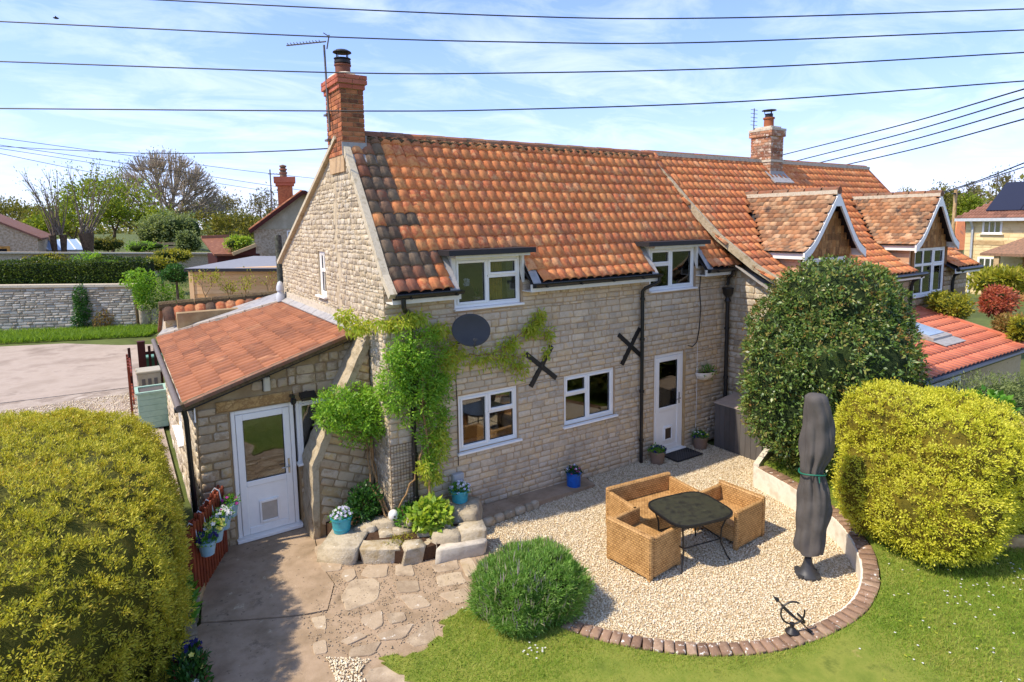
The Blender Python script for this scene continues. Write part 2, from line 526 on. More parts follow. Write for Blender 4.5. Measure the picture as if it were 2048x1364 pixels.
M['edge_brick'] = pm('edging_brick', ['#8c6f58', '#9a7c64', '#7d624e', '#a58a70'], 0.7, 12, bump=0.7, bscale=50, spots=[('#e2dccf', 15, 0.60, 0.04), ('#54443a', 9, 0.62, 0.1)], vjit=0.12)
M['gravel'] = pm('cream_gravel', ['#d9c7a3', '#e6d8ba', '#c9b28a', '#efe4cb', '#b89c74', '#dccdae', '#e9dcc0'], 0.95, 3, rough=0.85, vjit=0.1)
M['gravel_base'] = pm('gravel_bed', ['#a8916c', '#bba682', '#8f7856'], 0, 30, bump=0.8, bscale=40, spots=[('#6e5a41', 18, 0.62, 0.08)])
M['concrete'] = pm('path_concrete', ['#86725a', '#988268', '#a79076', '#8f7a60'], 0, 2.2, rough=0.9, bump=0.5, bscale=50, spots=[('#5f5140', 2.3, 0.58, 0.14), ('#bfae90', 5, 0.63, 0.06), ('#6b5c49', 14, 0.62, 0.06), ('#d8d2c4', 28, 0.71, 0.03)])
M['concrete_drive'] = pm('drive_concrete', ['#9c8c7c', '#ab9b8b', '#8d7d6e'], 0, 0.6, rough=0.9, bump=0.4, spots=[('#7d6f62', .5, .58, .12), ('#b8a998', 1.7, .62, .1)])  # greyer concrete tone of the driveway
M['drive_gravel'] = pm('drive_gravel', ['#9a8b7c', '#ab9c8c', '#8a7a6b', '#b9ab9b'], 0, 1.2, rough=0.95, bump=0.8, bscale=30, spots=[('#c9bda9', 20, 0.6, 0.08), ('#6d6055', 24, 0.62, 0.08)])
M['flag'] = pm('flagstone', ['#a18d74', '#b09c82', '#938069', '#b8a58a', '#a6916f'], 0.6, 4, rough=0.9, bump=0.6, bscale=45, spots=[('#d3cbbc', 9, 0.62, 0.07), ('#70655a', 6, 0.64, 0.1)])
M['rock'] = pm('rockery_stone', ['#a3957c', '#b3a58c', '#94866e', '#bdb098', '#9c8864'], 0.6, 7, rough=0.92, bump=0.9, bscale=35, bdist=0.02, spots=[('#e0d8c8', 12, 0.62, 0.06), ('#b98a3c', 5, 0.70, 0.05), ('#7d6f5b', 8, 0.62, 0.1)])
M['slate_pale'] = pm('pale_split_stone', ['#b8ad9c', '#c4baa9', '#a99e8d'], 0.3, 8, bump=0.6, bscale=30)
M['sandstone'] = pm('sandstone_edging', ['#b89a6d', '#c7aa7c', '#a88a60'], 0.5, 6, bump=0.4)
M['lawn_base'] = pm('lawn_soil', ['#5d6a26', '#6f7a2e', '#7d8236', '#536022'], 0, 3, rough=1.0, bump=0.6, bscale=40, spots=[('#9c8a55', 2.2, 0.66, 0.1)])
M['earth'] = pm('field_ground', ['#4f5a2a', '#5d6731', '#4a5326', '#6b6a3c'], 0, 0.3, rough=1.0, spots=[('#7d6f4c', 0.15, 0.6, 0.1)])
M['bark'] = pm('bark', ['#5b4a3a', '#6d5b48', '#4b3c2f', '#7b6a55'], 0, 6, rough=0.95, bump=0.6, bscale=30)
M['bark_pale'] = pm('twig_bark', ['#6f6253', '#857664', '#5d5144'], 0.3, 3, rough=0.95)
M['bark_bare'] = pm('bare_tree_bark', ['#a3947f', '#b5a691', '#8f806c'], 0.4, 1, rough=0.95)
M['vine_stem'] = pm('vine_stem', ['#8b6b45', '#a07f56', '#75583a'], 0.3, 12, rough=0.9, bump=0.5)
M['orange_wood'] = pm('new_timber_cladding', ['#e3b27a', '#ebbf8b', '#d9a56a'], 0.6, 3, rough=0.6, vjit=0.04)
M['grey_felt'] = plain('grey_roof_felt', '#8b8c90', 0.8, 0.2)
M['cream_render2'] = pm('beige_render', ['#b3a88f', '#a89d84', '#bdb299'], 0, 1.5)
M['bath_stone'] = pm('cream_block', ['#dcc490', '#e3cd9c', '#d2b985'], 0.7, 1.0, vjit=0.04)
M['solar'] = plain('solar_panel', '#232536', 0.45, 0.4, var=0.05)
M['alu'] = plain('pale_aluminium', '#c3c7c9', 0.45, 0.5)
M['sky_glass'] = plain('skylight_glass', '#9fb4cc', 0.12, 0.6)
M['oak'] = pm('oak_frame', ['#b5813f', '#c4924c', '#a37235'], 0, 5)
M['wire'] = plain('cable_sheath', '#20252b', 0.6)
M['white_paint'] = plain('white_ceramic', '#e5e1d8', 0.4, var=0.04)
M['rubber'] = plain('rubber_mat', '#2b2725', 0.8, bump=0.4)
M['box_grey'] = plain('grey_utility_plastic', '#b3b3b1', 0.5)
M['trellis'] = plain('wire_trellis', '#54483b', 0.7)
M['bird'] = plain('dark_feathers', '#3b3530', 0.8)
M['pale_timber'] = pm('pale_timber_edging', ['#b3946b', '#c2a57a', '#a08055'], 0.3, 5, bump=0.3)
# wicker: woven bands as colour and fine relief on the panels
_m = Mat('woven_rattan')
_uv = _m.n('ShaderNodeTexCoord')
_br = _m.n('ShaderNodeTexBrick')
_br.inputs['Scale'].default_value = 1.0
_br.offset = 0.5
_br.inputs['Color1'].default_value = srgb('#c4985e'); _br.inputs['Color2'].default_value = srgb('#a27a48')
_br.inputs['Mortar'].default_value = srgb('#573414')
_br.inputs['Mortar Size'].default_value = 0.005; _br.inputs['Brick Width'].default_value = 0.055; _br.inputs['Row Height'].default_value = 0.034
_br.inputs['Mortar Smooth'].default_value = 0.4
_m.L.new(_uv.outputs['UV'], _br.inputs['Vector'])
_c = _m.mix(_m.ramp(_m.noise(7, 4), [(0.35, (0, 0, 0, 1)), (0.7, (1, 1, 1, 1))]), _br.outputs['Color'], srgb('#c99f68'), 'MIX')
_c = _m.mix(0.55, _br.outputs['Color'], _c)
_m.principled(_c, 0.5, 0.35, 0.0, _m.bump(_br.outputs['Fac'], -0.9, 0.004))
M['wicker'] = _m.m

LF = {}
LF['hedge'] = leafmat('golden_conifer', ['#7d8526', '#a0a231', '#c4bc3e', '#d8ca52', '#b0ac38', '#8f9430', '#ccb248', '#a88a3a'], 0.3, 0.6, scale=0.9, w=0.6)
LF['gold'] = leafmat('golden_thuja', ['#acb030', '#cdcc3c', '#dcd84a', '#b8bc36', '#d2ca42', '#e4de62', '#aea835'], 0.35, 0.6, scale=1.0, w=0.6)
LF['dark'] = leafmat('evergreen_leaf', ['#3c5222', '#506a2c', '#638036', '#455c2a', '#768c3e', '#948c4a', '#57762c'], 0.2, 0.38, 0.5, scale=0.8)
LF['flower_bud'] = leafmat('bronze_shoot', ['#8a6a38', '#9c7440', '#7d7a3c', '#a5834c'], 0.3, 0.6)
LF['vine'] = leafmat('vine_leaf', ['#5a8622', '#74a02e', '#8cb43a', '#648f26', '#a5c248', '#7ca830'], 0.4, 0.45, scale=1.6)
LF['vine_y'] = leafmat('young_vine_leaf', ['#9cb034', '#b6c044', '#8ca834', '#c8c44e', '#98a634', '#b0a440'], 0.45, 0.5)
LF['lavender'] = leafmat('lavender_leaf', ['#4f7a2a', '#668f38', '#7ca548', '#94ae60', '#5a842c'], 0.35, 0.6, scale=2)
LF['grass'] = leafmat('lawn_grass', ['#5f7f20', '#7a972e', '#93a93e', '#6a8a22', '#a6b04c', '#b0a85a', '#56741c'], 0.4, 0.6, scale=1.3, w=0.5)
LF['grass_rough'] = leafmat('rough_grass', ['#5b7a22', '#73922c', '#88a53a', '#4d6b1e'], 0.4, 0.6)
LF['plant'] = leafmat('garden_leaf', ['#3a6a1e', '#4f8428', '#6a9c33', '#82ad3c'], 0.35, 0.4, scale=4)
LF['plant_dark'] = leafmat('dark_garden_leaf', ['#23421a', '#315623', '#3f6a28', '#2b4b1d'], 0.3, 0.4)
LF['lime'] = leafmat('bergenia_leaf', ['#6a8a26', '#84a336', '#9ab53f', '#b3bf4a', '#5d7a22'], 0.35, 0.35, scale=5)
LF['ivy'] = leafmat('ivy_leaf', ['#24421c', '#335a25', '#42702c', '#5d8838'], 0.25, 0.4)
LF['laurel'] = leafmat('laurel_leaf', ['#1f3010', '#2c4216', '#4a6120', '#6d7d2c', '#334a18'], 0.25, 0.4, scale=0.8)
LF['spring'] = leafmat('spring_leaf', ['#6d7d1e', '#84922a', '#5d7020', '#98a236', '#4c6220'], 0.4, 0.6, scale=0.15)
LF['olive'] = leafmat('hazel_leaf', ['#6a6a2a', '#7d7a33', '#59602a', '#8b8236', '#4f5a25'], 0.35, 0.6, scale=0.12)
LF['budding'] = leafmat('brown_bud', ['#7a7358', '#8f8666', '#6d6a4a', '#9a926f'], 0.3, 0.7, scale=0.2)
LF['greygreen'] = leafmat('grey_green_leaf', ['#7d8a52', '#909c62', '#6a7a45', '#a3a876'], 0.35, 0.6)
LF['yellowgreen'] = leafmat('yellow_green_leaf', ['#7d8020', '#9a9a2a', '#b0a83a', '#6a7420', '#c2b04a'], 0.35, 0.5)
LF['acer'] = leafmat('red_acer_leaf', ['#a84a38', '#bd5f45', '#c47a58', '#8f3f35', '#b8806a'], 0.4, 0.6, scale=2)
LF['white_fl'] = leafmat('white_petal', ['#e6e2da', '#f0eee8', '#d8d0d4'], 0.3, 0.6)
LF['violet_fl'] = leafmat('pale_violet_petal', ['#c9c4dc', '#e3dfee', '#9c94c0', '#f0edf2'], 0.3, 0.6)
LF['navy_fl'] = leafmat('navy_petal', ['#1c1a52', '#2a2668', '#18163f'], 0.3, 0.6)
LF['yellow_fl'] = leafmat('yellow_petal', ['#dcd25a', '#e8e07a', '#cfc040'], 0.3, 0.6)
LF['pink_fl'] = leafmat('magenta_petal', ['#a82a8a', '#c04aa0', '#8f2076'], 0.3, 0.6)
# ------------------------------------------------------------------ pieces: stones, bricks, tiles


def stamp(TV, TF, mats, locs):
    TV = np.asarray(TV, float); TF = np.asarray(TF, int)
    n, k = len(mats), len(TV)
    V = np.einsum('nij,kj->nki', np.asarray(mats, float), TV) + np.asarray(locs, float)[:, None, :]
    F = TF[None] + (np.arange(n) * k)[:, None, None]
    return V.reshape(-1, 3), F.reshape(-1, TF.shape[1])


def make_stone(r, npt=8, inset=0.07, round_=0.22, jit=0.05, back=-0.6, mid=0.55, rough=0.25):
    """a unit stone: u, v in -0.5..0.5, n from back to 1"""
    pts = []
    for cx, cy in ((-1, -1), (1, -1), (1, 1), (-1, 1)):
        a, b = round_ * r.uniform(0.3, 1.0), round_ * r.uniform(0.3, 1.0)
        A = (cx * 0.5, cy * (0.5 - b)); B = (cx * (0.5 - a * 0.55), cy * 0.5)
        pts += [A, B] if (cx * cy > 0) else [B, A]
    pts = [(x + r.uniform(-jit, jit) * 0.5, y + r.uniform(-jit, jit)) for x, y in pts]
    # order: go round counter-clockwise
    pts.sort(key=lambda q: math.atan2(q[1], q[0]))
    n = len(pts)
    V = [(x * 0.98, y * 0.98, back) for x, y in pts] + [(x, y, mid + r.uniform(-.1, .1)) for x, y in pts]
    V += [(x * (1 - inset), y * (1 - 2.2 * inset), 1 + r.uniform(-rough, rough)) for x, y in pts]
    V.append((0, 0, 1 + r.uniform(0, rough)))
    F = []
    for a in (0, n):
        for i in range(n):
            j = (i + 1) % n
            F += [(a + i, a + j, a + n + j), (a + i, a + n + j, a + n + i)]
    F += [(2 * n + i, 2 * n + (i + 1) % n, 3 * n) for i in range(n)]
    return np.array(V), np.array(F)


_r = random.Random(3)
STONES = [make_stone(_r) for _ in range(14)]
RUBBLE = [make_stone(_r, inset=0.10, round_=0.32, jit=0.14, rough=0.5) for _ in range(12)]
BRICKS = [make_stone(_r, inset=0.015, round_=0.05, jit=0.015, rough=0.06, mid=0.9) for _ in range(4)]


def wl(o):
    """world location of a part whose ancestors are only moved"""
    v = Vector((0, 0, 0))
    while o is not None: v += Vector(o.location); o = o.parent
    return v


def child(mb, name, mat, parent, **k):
    """built in world coordinates under a parent that is only moved"""
    o = mb.build(name, mat, parent, **k)
    o.location = -wl(parent)
    return o


def wsub(name, parent):
    return sub(name, parent, -wl(parent))


class Pieces:
    """candidates for single pieces; the ones that show largest become objects, the rest one joined part per owner"""
    def __init__(s):
        s.c = []

    def add(s, shape, mat4, parent, mat, tag_='', score=None):
        loc = mat4[:3, 3]
        if score is None:
            x, y = proj(loc)
            q = loc - CAMP; d = q @ CF
            ax = [np.linalg.norm(mat4[:3, i]) for i in range(3)]
            score = ax[0] * max(ax[1], 1e-4) / max(d, 0.1) ** 2
            if d <= 0 or x < -20 or x > 2068 or y < -20 or y > 1384: score *= 0.01
        s.c.append((score, shape, mat4, parent, mat, tag_))

    def flush(s, limit, name, rest_name, cache=None):
        s.c.sort(key=lambda t: -t[0])
        cache = {} if cache is None else cache
        for sc, shape, m4, par, mat, tg in s.c[:limit]:
            key = (id(shape), mat.name)
            if key not in cache:
                cache[key] = np_mesh(name, shape[0], shape[1], mat)
            o = bpy.data.objects.new(name, cache[key])
            link(o, par)
            m4 = m4.copy(); m4[:3, 3] -= np.array(wl(par))
            o.matrix_local = Matrix(m4.tolist())
        rest = {}
        for t in s.c[limit:]:
            rest.setdefault((t[3].name, t[4].name), []).append(t)
        for key, ts in rest.items():
            Vs, Fs, b = [], [], 0
            by = {}
            for t in ts: by.setdefault(id(t[1]), []).append(t)
            for lst in by.values():
                A = np.array([t[2][:3, :3] for t in lst]); L = np.array([t[2][:3, 3] for t in lst])
                V, F = stamp(lst[0][1][0], lst[0][1][1], A, L)
                Vs.append(V); Fs.append(F + b); b += len(V)
            o = np_obj(rest_name, np.vstack(Vs), np.vstack(Fs), ts[0][4], ts[0][3])
            o.location = -wl(ts[0][3])
            tag(o, kind='stuff')


def mat4(fr, u, v, w, h, d, rot=0.0, n=0.0):
    c, s_ = math.cos(rot), math.sin(rot)
    U = fr.u * c + fr.v * s_; Vv = -fr.u * s_ + fr.v * c
    m = np.eye(4)
    m[:3, 0] = U * w; m[:3, 1] = Vv * h; m[:3, 2] = fr.n * d; m[:3, 3] = fr.p(u, v, n)
    return m


def scan(poly, v):
    xs = []
    n = len(poly)
    for i in range(n):
        (x0, y0), (x1, y1) = poly[i], poly[(i + 1) % n]
        if (y0 <= v < y1) or (y1 <= v < y0):
            xs.append(x0 + (v - y0) / (y1 - y0) * (x1 - x0))
    xs.sort()
    return [(xs[i], xs[i + 1]) for i in range(0, len(xs) - 1, 2)]


def lay_stones(P, fr, poly, holes, parent, mat, shapes, ch=(0.09, 0.15), ln=(0.16, 0.46), joint=0.016, depth=0.022, seed=1, tilt=0.0, jitv=0.006, pred=None):
    r = random.Random(seed)
    v0 = min(p[1] for p in poly); v1 = max(p[1] for p in poly)
    v = v0
    cuts = sorted({q for hh in holes for q in hh[2:4]})
    while v < v1 - 0.02:
        h = r.uniform(*ch)
        h = min(h, v1 - v)
        for q in cuts:
            if v + .035 < q < v + h: h = q - v; break
        m = v + h / 2
        segs = []
        ia, ib = scan(poly, v + 0.01), scan(poly, v + h - 0.01)
        for s0, s1 in scan(poly, m):
            a, b = s0, s1
            for q in (ia, ib):
                for t0, t1 in q:
                    if t0 < b and t1 > a: a, b = max(a, t0), min(b, t1)
            segs.append((a, b))
        for hx0, hx1, hy0, hy1 in holes:
            if hy0 < m < hy1:
                ns = []
                for a, b in segs:
                    if hx1 <= a or hx0 >= b: ns.append((a, b)); continue
                    if hx0 > a: ns.append((a, hx0))
                    if hx1 < b: ns.append((hx1, b))
                segs = ns
        for a, b in segs:
            u = a
            while u < b - 0.03:
                w = r.uniform(*ln)
                if r.random() < 0.15: w *= 0.55
                if b - u - w < ln[0] * 0.6: w = b - u
                if pred is None or pred(u + w / 2, m):
                    sh = r.choice(shapes)
                    P.add(sh, mat4(fr, u + w / 2, m + r.uniform(-jitv, jitv), (w - joint) * r.choice((1, -1)), h - joint,
                                   depth * r.uniform(0.55, 1.25), tilt + r.uniform(-0.012, 0.012)), parent, mat)
                u += w
        v += h


def slab(name, fr, poly, holes, n0, n1, mat, parent=None):
    """wall body: outline and rectangular openings, from n0 (back) to n1 (front)"""
    loops = [list(poly)] + [[(a, c), (a, d), (b, d), (b, c)] for a, b, c, d in holes]
    flat = [p for l in loops for p in l]
    tri = tessellate_polygon([[Vector((x, y, 0)) for x, y in l] for l in loops])
    N = len(flat)
    V = [fr.p(x, y, n1) for x, y in flat] + [fr.p(x, y, n0) for x, y in flat]
    F = [tuple(t) for t in tri] + [tuple(N + i for i in reversed(t)) for t in tri]
    b = 0
    for l in loops:
        k = len(l)
        F += [(b + i, b + (i + 1) % k, N + b + (i + 1) % k, N + b + i) for i in range(k)]
        b += k
    mb = MB(); mb.add(V, F)
    return mb.build(name, mat, parent)

# pantile: local x across (0..1 cover width), y up the slope, z out of the roof; real size in metres


def pantile_shape(w=0.225, L=0.33, amp=0.040, t=0.032, seg=9, seed=0):
    r = random.Random(seed)
    V, F = [], []
    xs = [0, .08, .2, .34, .5, .66, .82, .94, .995, 1.06]; seg = 9
    def prof(x): return amp * float(np.interp(x, [-.05, .0, .08, .2, .36, .6, .8, .93, 1.0, 1.1], [.5, .02, .05, .55, .97, 1.0, .85, .6, .02, .1]))
    for k, (y, dz) in enumerate(((0, 0), (L, -0.0))):
        for x in xs:
            V.append((x * w + r.uniform(-.002, .002), y + (r.uniform(-.004, .004) if k == 0 else 0), prof(x) + t + (0.0 if k == 0 else -0.002)))
    for x in xs: V.append((x * w, 0.004, prof(x)))
    n = seg + 1
    for i in range(seg):
        F += [(i, i + 1, n + i + 1), (i, n + i + 1, n + i)]
        F += [(2 * n + i, 2 * n + i + 1, i + 1), (2 * n + i, i + 1, i)]
    # right edge lip
    for a in (seg,):
        V.append((xs[a] * w, L, 0)); e = len(V) - 1
        F += [(a, 2 * n + a, e), (a, e, n + a)]
    return np.array(V), np.array(F)


def roman_shape(w=0.40, L=0.33, t=0.014):
    """low tile with two round ribs"""
    V, F = [], []
    xs = np.array([0, .1, .13, .18, .3, .42, .435, .5, .6, .63, .68, .8, .92, .935, 1.0])
    def prof(x):
        y = (x * 2) % 1.0
        return float(np.interp(y, [0, .2, .26, .36, .6, .84, .87, 1], [0, .001, .022, .028, .027, .022, .002, 0]))
    z = [prof(x) for x in xs]
    for y in (0, L):
        for x, zz in zip(xs, z): V.append((x * w * 1.01, y, zz + t))
    for x, zz in zip(xs, z): V.append((x * w * 1.01, 0.003, zz - 0.002))
    n = len(xs)
    for i in range(n - 1):
        F += [(i, i + 1, n + i + 1), (i, n + i + 1, n + i), (2 * n + i, 2 * n + i + 1, i + 1), (2 * n + i, i + 1, i)]
    return np.array(V), np.array(F)


def flat_tile_shape(w=0.165, L=0.2, t=0.014, camber=0.006):
    V = []
    for y in (0, L):
        for x in (0, .5, 1): V.append((x * w, y, t + (camber if x == .5 else 0)))
    for x in (0, .5, 1): V.append((x * w, 0.002, (camber if x == .5 else 0)))
    F = []
    for i in range(2):
        F += [(i, i + 1, 4 + i), (i, 4 + i, 3 + i), (6 + i, 7 + i, i + 1), (6 + i, i + 1, i)]
    V += [(w, L, 0), (0, L, 0)]
    F += [(2, 8, 9), (2, 9, 5), (0, 3, 10), (0, 10, 6)]
    return np.array(V), np.array(F)


PANT = [pantile_shape(seed=i) for i in range(4)]
ROMAN = [roman_shape()]
FLATT = [flat_tile_shape()]


def roof_z(prof, y):
    for (y0, z0), (y1, z1) in zip(prof[:-1], prof[1:]):
        if y0 <= y <= y1: return z0 + (z1 - z0) * (y - y0) / (y1 - y0)
    return prof[0][1] if y < prof[0][0] else prof[-1][1]


# ------------------------------------------------------------------ foliage


def unit(a):
    return a / np.maximum(np.linalg.norm(a, axis=-1, keepdims=True), 1e-9)


def sphere_dirs(n):
    return unit(rng.normal(size=(n, 3)))


class Lump:
    """smooth random field for uneven outlines"""
    def __init__(s, freqs=(2, 5, 11), amps=(0.10, 0.06, 0.035), seed=0):
        r = np.random.default_rng(seed)
        s.w = [(r.normal(size=(5, 3)) * f * 0.6, r.uniform(0, 6.28, 5), a) for f, a in zip(freqs, amps)]

    def __call__(s, P):
        out = 0
        for K, ph, a in s.w:
            out = out + a * np.sin(P @ K.T + ph).sum(1) / 2.2
        return out


def super_r(D, rad, p):
    return (np.abs(D / rad) ** p).sum(1) ** (-1.0 / p)


def shell(n, c, rad, p=2.5, lump=None, zmin=None, inner=0.12, face=0.0):
    """points spread through the outer skin of a lumpy body and their outward directions"""
    c, rad = np.array(c, float), np.array(rad, float)
    D = sphere_dirs(n * 4)
    r = super_r(D, rad, p)
    S = D * r[:, None]
    N = unit(np.sign(S) * np.abs(S / rad) ** (p - 1) / rad)
    w = r ** 2 / np.maximum((N * D).sum(1), 0.15)
    if face:                                     # fewer leaves on the far side
        tc = unit((CAMP - c)[None])[0]
        w = w * np.where((N @ tc) > -0.15, 1.0, 1 - face)
    if zmin is not None: w = w * (S[:, 2] + c[2] > zmin)
    w /= w.sum()
    idx = rng.choice(len(D), n, p=w)
    S, N = S[idx], N[idx]
    S = S + rng.normal(size=S.shape) * 0.012
    k = np.ones(n)
    if lump is not None: k = k + lump(S + c)
    depth = 1 - inner * rng.random(n) ** 1.6
    P = c + S * (k * depth)[:, None]
    if zmin is not None: P[:, 2] = np.maximum(P[:, 2], zmin + 0.01)
    return P, N


def leaves(P, D, N, L, Wd, fold=0.15):
    n = len(P)
    L = np.broadcast_to(L, (n,))[:, None]; Wd = np.broadcast_to(Wd, (n,))[:, None]
    D = unit(D); S = unit(np.cross(D, N)); Nn = np.cross(S, D)
    V = np.stack([P, P + D * L * 0.45 + S * Wd / 2 + Nn * Wd * fold, P + D * L, P + D * L * 0.45 - S * Wd / 2 + Nn * Wd * fold], 1)
    F = np.arange(n)[:, None] * 4 + np.array([[0, 1, 2, 3]])
    return V.reshape(-1, 3), F


def join(parts):
    Vs, Fs, b = [], [], 0
    for V, F in parts:
        Vs.append(V); Fs.append(F + b); b += len(V)
    return np.vstack(Vs), np.vstack(Fs)


def core(c, rad, p, lump, k=0.9, nu=40, nv=24, zmin=None):
    D = []
    for j in range(nv + 1):
        t = math.pi * j / nv
        for i in range(nu):
            f = 2 * math.pi * i / nu
            D.append((math.sin(t) * math.cos(f), math.sin(t) * math.sin(f), math.cos(t)))
    D = unit(np.array(D)); rad = np.array(rad, float); c = np.array(c, float)
    S = D * super_r(D, rad, p)[:, None]
    if lump is not None: S = S * (1 + lump(S + c))[:, None]
    V = c + S * k
    if zmin is not None: V[:, 2] = np.maximum(V[:, 2], zmin)
    F = []
    for j in range(nv):
        for i in range(nu):
            a, b = j * nu + i, j * nu + (i + 1) % nu
            F.append((a, b, b + nu, a + nu))
    return V, np.array(F)


def twig_mesh(segs, n=4):
    """segs: list of (p0, p1, r0, r1)"""
    if not segs: return np.zeros((0, 3)), np.zeros((0, 4), int)
    P0 = np.array([s[0] for s in segs]); P1 = np.array([s[1] for s in segs])
    r0 = np.array([s[2] for s in segs])[:, None]; r1 = np.array([s[3] for s in segs])[:, None]
    d = unit(P1 - P0)
    ref = np.where(np.abs(d[:, 2:3]) > 0.9, np.array([[1.0, 0, 0]]), np.array([[0, 0, 1.0]]))
    a = unit(np.cross(d, ref)); b = np.cross(d, a)
    V = []
    for k in range(n):
        t = 2 * math.pi * k / n
        V.append(P0 + (a * math.cos(t) + b * math.sin(t)) * r0)
    for k in range(n):
        t = 2 * math.pi * k / n
        V.append(P1 + (a * math.cos(t) + b * math.sin(t)) * r1)
    V = np.stack(V, 1)
    base = np.arange(len(segs))[:, None] * (2 * n)
    F = np.vstack([base + np.array([[k, (k + 1) % n, n + (k + 1) % n, n + k]]) for k in range(n)])
    return V.reshape(-1, 3), F


def grow(base, direction, length, radius, levels, spread=0.55, kids=(2, 3), shrink=0.74, up=0.12, seed=0, wob=0.12, steps=3, minr=0.008):
    """recursive limbs; returns segments and the end points of the finest twigs"""
    r = random.Random(seed)
    segs, tips = [], []
    def rec(p, d, L, R, lv):
        q = np.array(p, float); dd = np.array(d, float)
        for i in range(steps):
            nd = dd + np.array([r.gauss(0, wob), r.gauss(0, wob), r.gauss(0, wob) + up * 0.3])
            nd /= np.linalg.norm(nd)
            e = q + nd * L / steps
            r0 = R * (1 - 0.35 * i / steps); r1 = R * (1 - 0.35 * (i + 1) / steps)
            segs.append((q, e, max(r0, minr), max(r1, minr)))
            q, dd = e, nd
            if lv <= 1: tips.append((q.copy(), dd.copy()))
        if lv <= 0: return
        k = r.randint(*kids)
        ph = r.uniform(0, 6.28)
        for j in range(k):
            a = ph + 6.28 * j / k + r.uniform(-.5, .5)
            ref = np.array([1.0, 0, 0]) if abs(dd[2]) > 0.8 else np.array([0, 0, 1.0])
            s1 = np.cross(dd, ref); s1 /= np.linalg.norm(s1); s2 = np.cross(dd, s1)
            t = spread * r.uniform(0.6, 1.25)
            nd = dd * math.cos(t) + (s1 * math.cos(a) + s2 * math.sin(a)) * math.sin(t)
            nd[2] += up * 0.5
            nd /= np.linalg.norm(nd)
            rec(q, nd, L * shrink * r.uniform(0.8, 1.15), R * 0.62, lv - 1)
    rec(np.array(base, float), np.array(direction, float) / np.linalg.norm(direction), length, radius, levels)
    return segs, tips


def tip_leaves(tips, per, jitter, L, Wd, rs, up=0.2):
    P = np.repeat(np.array([t[0] for t in tips]), per, 0); D = np.repeat(np.array([t[1] for t in tips]), per, 0)
    P = P + rs.normal(size=P.shape) * jitter
    D = unit(D + rs.normal(size=D.shape) * 0.9 + np.array([0, 0, up]))
    return leaves(P, D, unit(rs.normal(size=P.shape) + np.array([0, 0, 0.6])), L * rs.uniform(0.6, 1.3, len(P)), Wd * rs.uniform(0.7, 1.2, len(P)))
# ------------------------------------------------------------------ setting: ground, drive, path, patio, lawn


def sst(a, b, x):
    t = np.clip((np.asarray(x, float) - a) / (b - a), 0, 1)
    return t * t * (3 - 2 * t)


def terr(x, y):
    left = 1 - sst(5, 14, x)
    y0, y = y, y - 0.455 * np.clip(-2.65 - np.asarray(x, float), 0, 30)      # the garden wall runs obliquely
    z = -0.06 + left * (1.15 * sst(27.4, 28.6, y) + 0.85 * sst(29.5, 42, y)) + 1.2 * sst(50, 150, y)
    z = z + 0.95 * sst(16.2, 17.2, y) * sst(-1.9, -1.2, x) * (1 - sst(5, 12, x)) * (1 - sst(27.4, 28.6, y))
    return z


gx = np.unique(np.concatenate([[-900, -500, -250, -150, -100, -70, -50, -40], np.arange(-32, 30, 0.8), np.arange(-3, 0, 0.2), [34, 40, 50, 60, 80, 110, 160, 300, 600, 900]]))
gy = np.unique(np.concatenate([[-400, -150, -60, -30, -20], np.arange(-14, 11, 1.5), np.arange(11, 13, 0.2), np.arange(13, 27, 1.5), np.arange(27, 29.2, 0.2), np.arange(30, 60, 2), [65, 75, 90, 110, 150, 200, 300, 500, 900, 1500]]))
GX, GY = np.meshgrid(gx, gy)
V = np.stack([GX.ravel(), GY.ravel(), terr(GX, GY).ravel()], 1)
nx = len(gx)
F = np.array([(j * nx + i, j * nx + i + 1, (j + 1) * nx + i + 1, (j + 1) * nx + i) for j in range(len(gy) - 1) for i in range(nx - 1)])
tag(np_obj('ground', V, F, M['earth'], smooth=True), kind='structure')


def sheet(name, pts, z, mat, thick=0.04):
    mb = MB(); mb.poly([(x, y, z) for x, y in pts], (0, 0, -thick))
    return tag(mb.build(name, mat), kind='structure')


sheet('driveway_gravel', [(-40, 3.5), (-2.62, 3.5), (-2.62, 13.2), (-40, 15.8)], 0.0, M['drive_gravel'])
sheet('driveway', [(-40, 15.82), (-2.62, 13.22), (-1.9, 20.8), (-3.4, 21.6), (-5.4, 23.6), (-8, 24.6), (-40, 25.5)], 0.012, M['concrete_drive'])

# concrete path, cast in two slabs with the open joint between them, flagged area beside it
pp = lambda x, y, z=0.0: tuple(onZ(x, y, z)[:2])
crack = [pp(402, 1247), pp(470, 1243), pp(560, 1236), pp(615, 1230), pp(655, 1222)]
up_in = [pp(668, 1170), pp(640, 1130), pp(628, 1075)]
sheet('path_slab', crack + up_in + [(-0.9, 1.2), (-2.52, 1.2), (-2.62, 0.4)], 0.022, M['concrete'])
low = [(x, y - 0.022) for x, y in crack]
path = sheet('path', [(-3.1, -0.9)] + low + [(q[0] + 0.015, q[1]) for q in up_in] + [(0.2, 1.2), (1.0, 0.2), (1.35, -1.1), (1.2, -2.9), (0.2, -3.4), (-0.6, -4.4), (-1.5, -5.4), (-3.1, -5.4)], 0.012, M['concrete'])

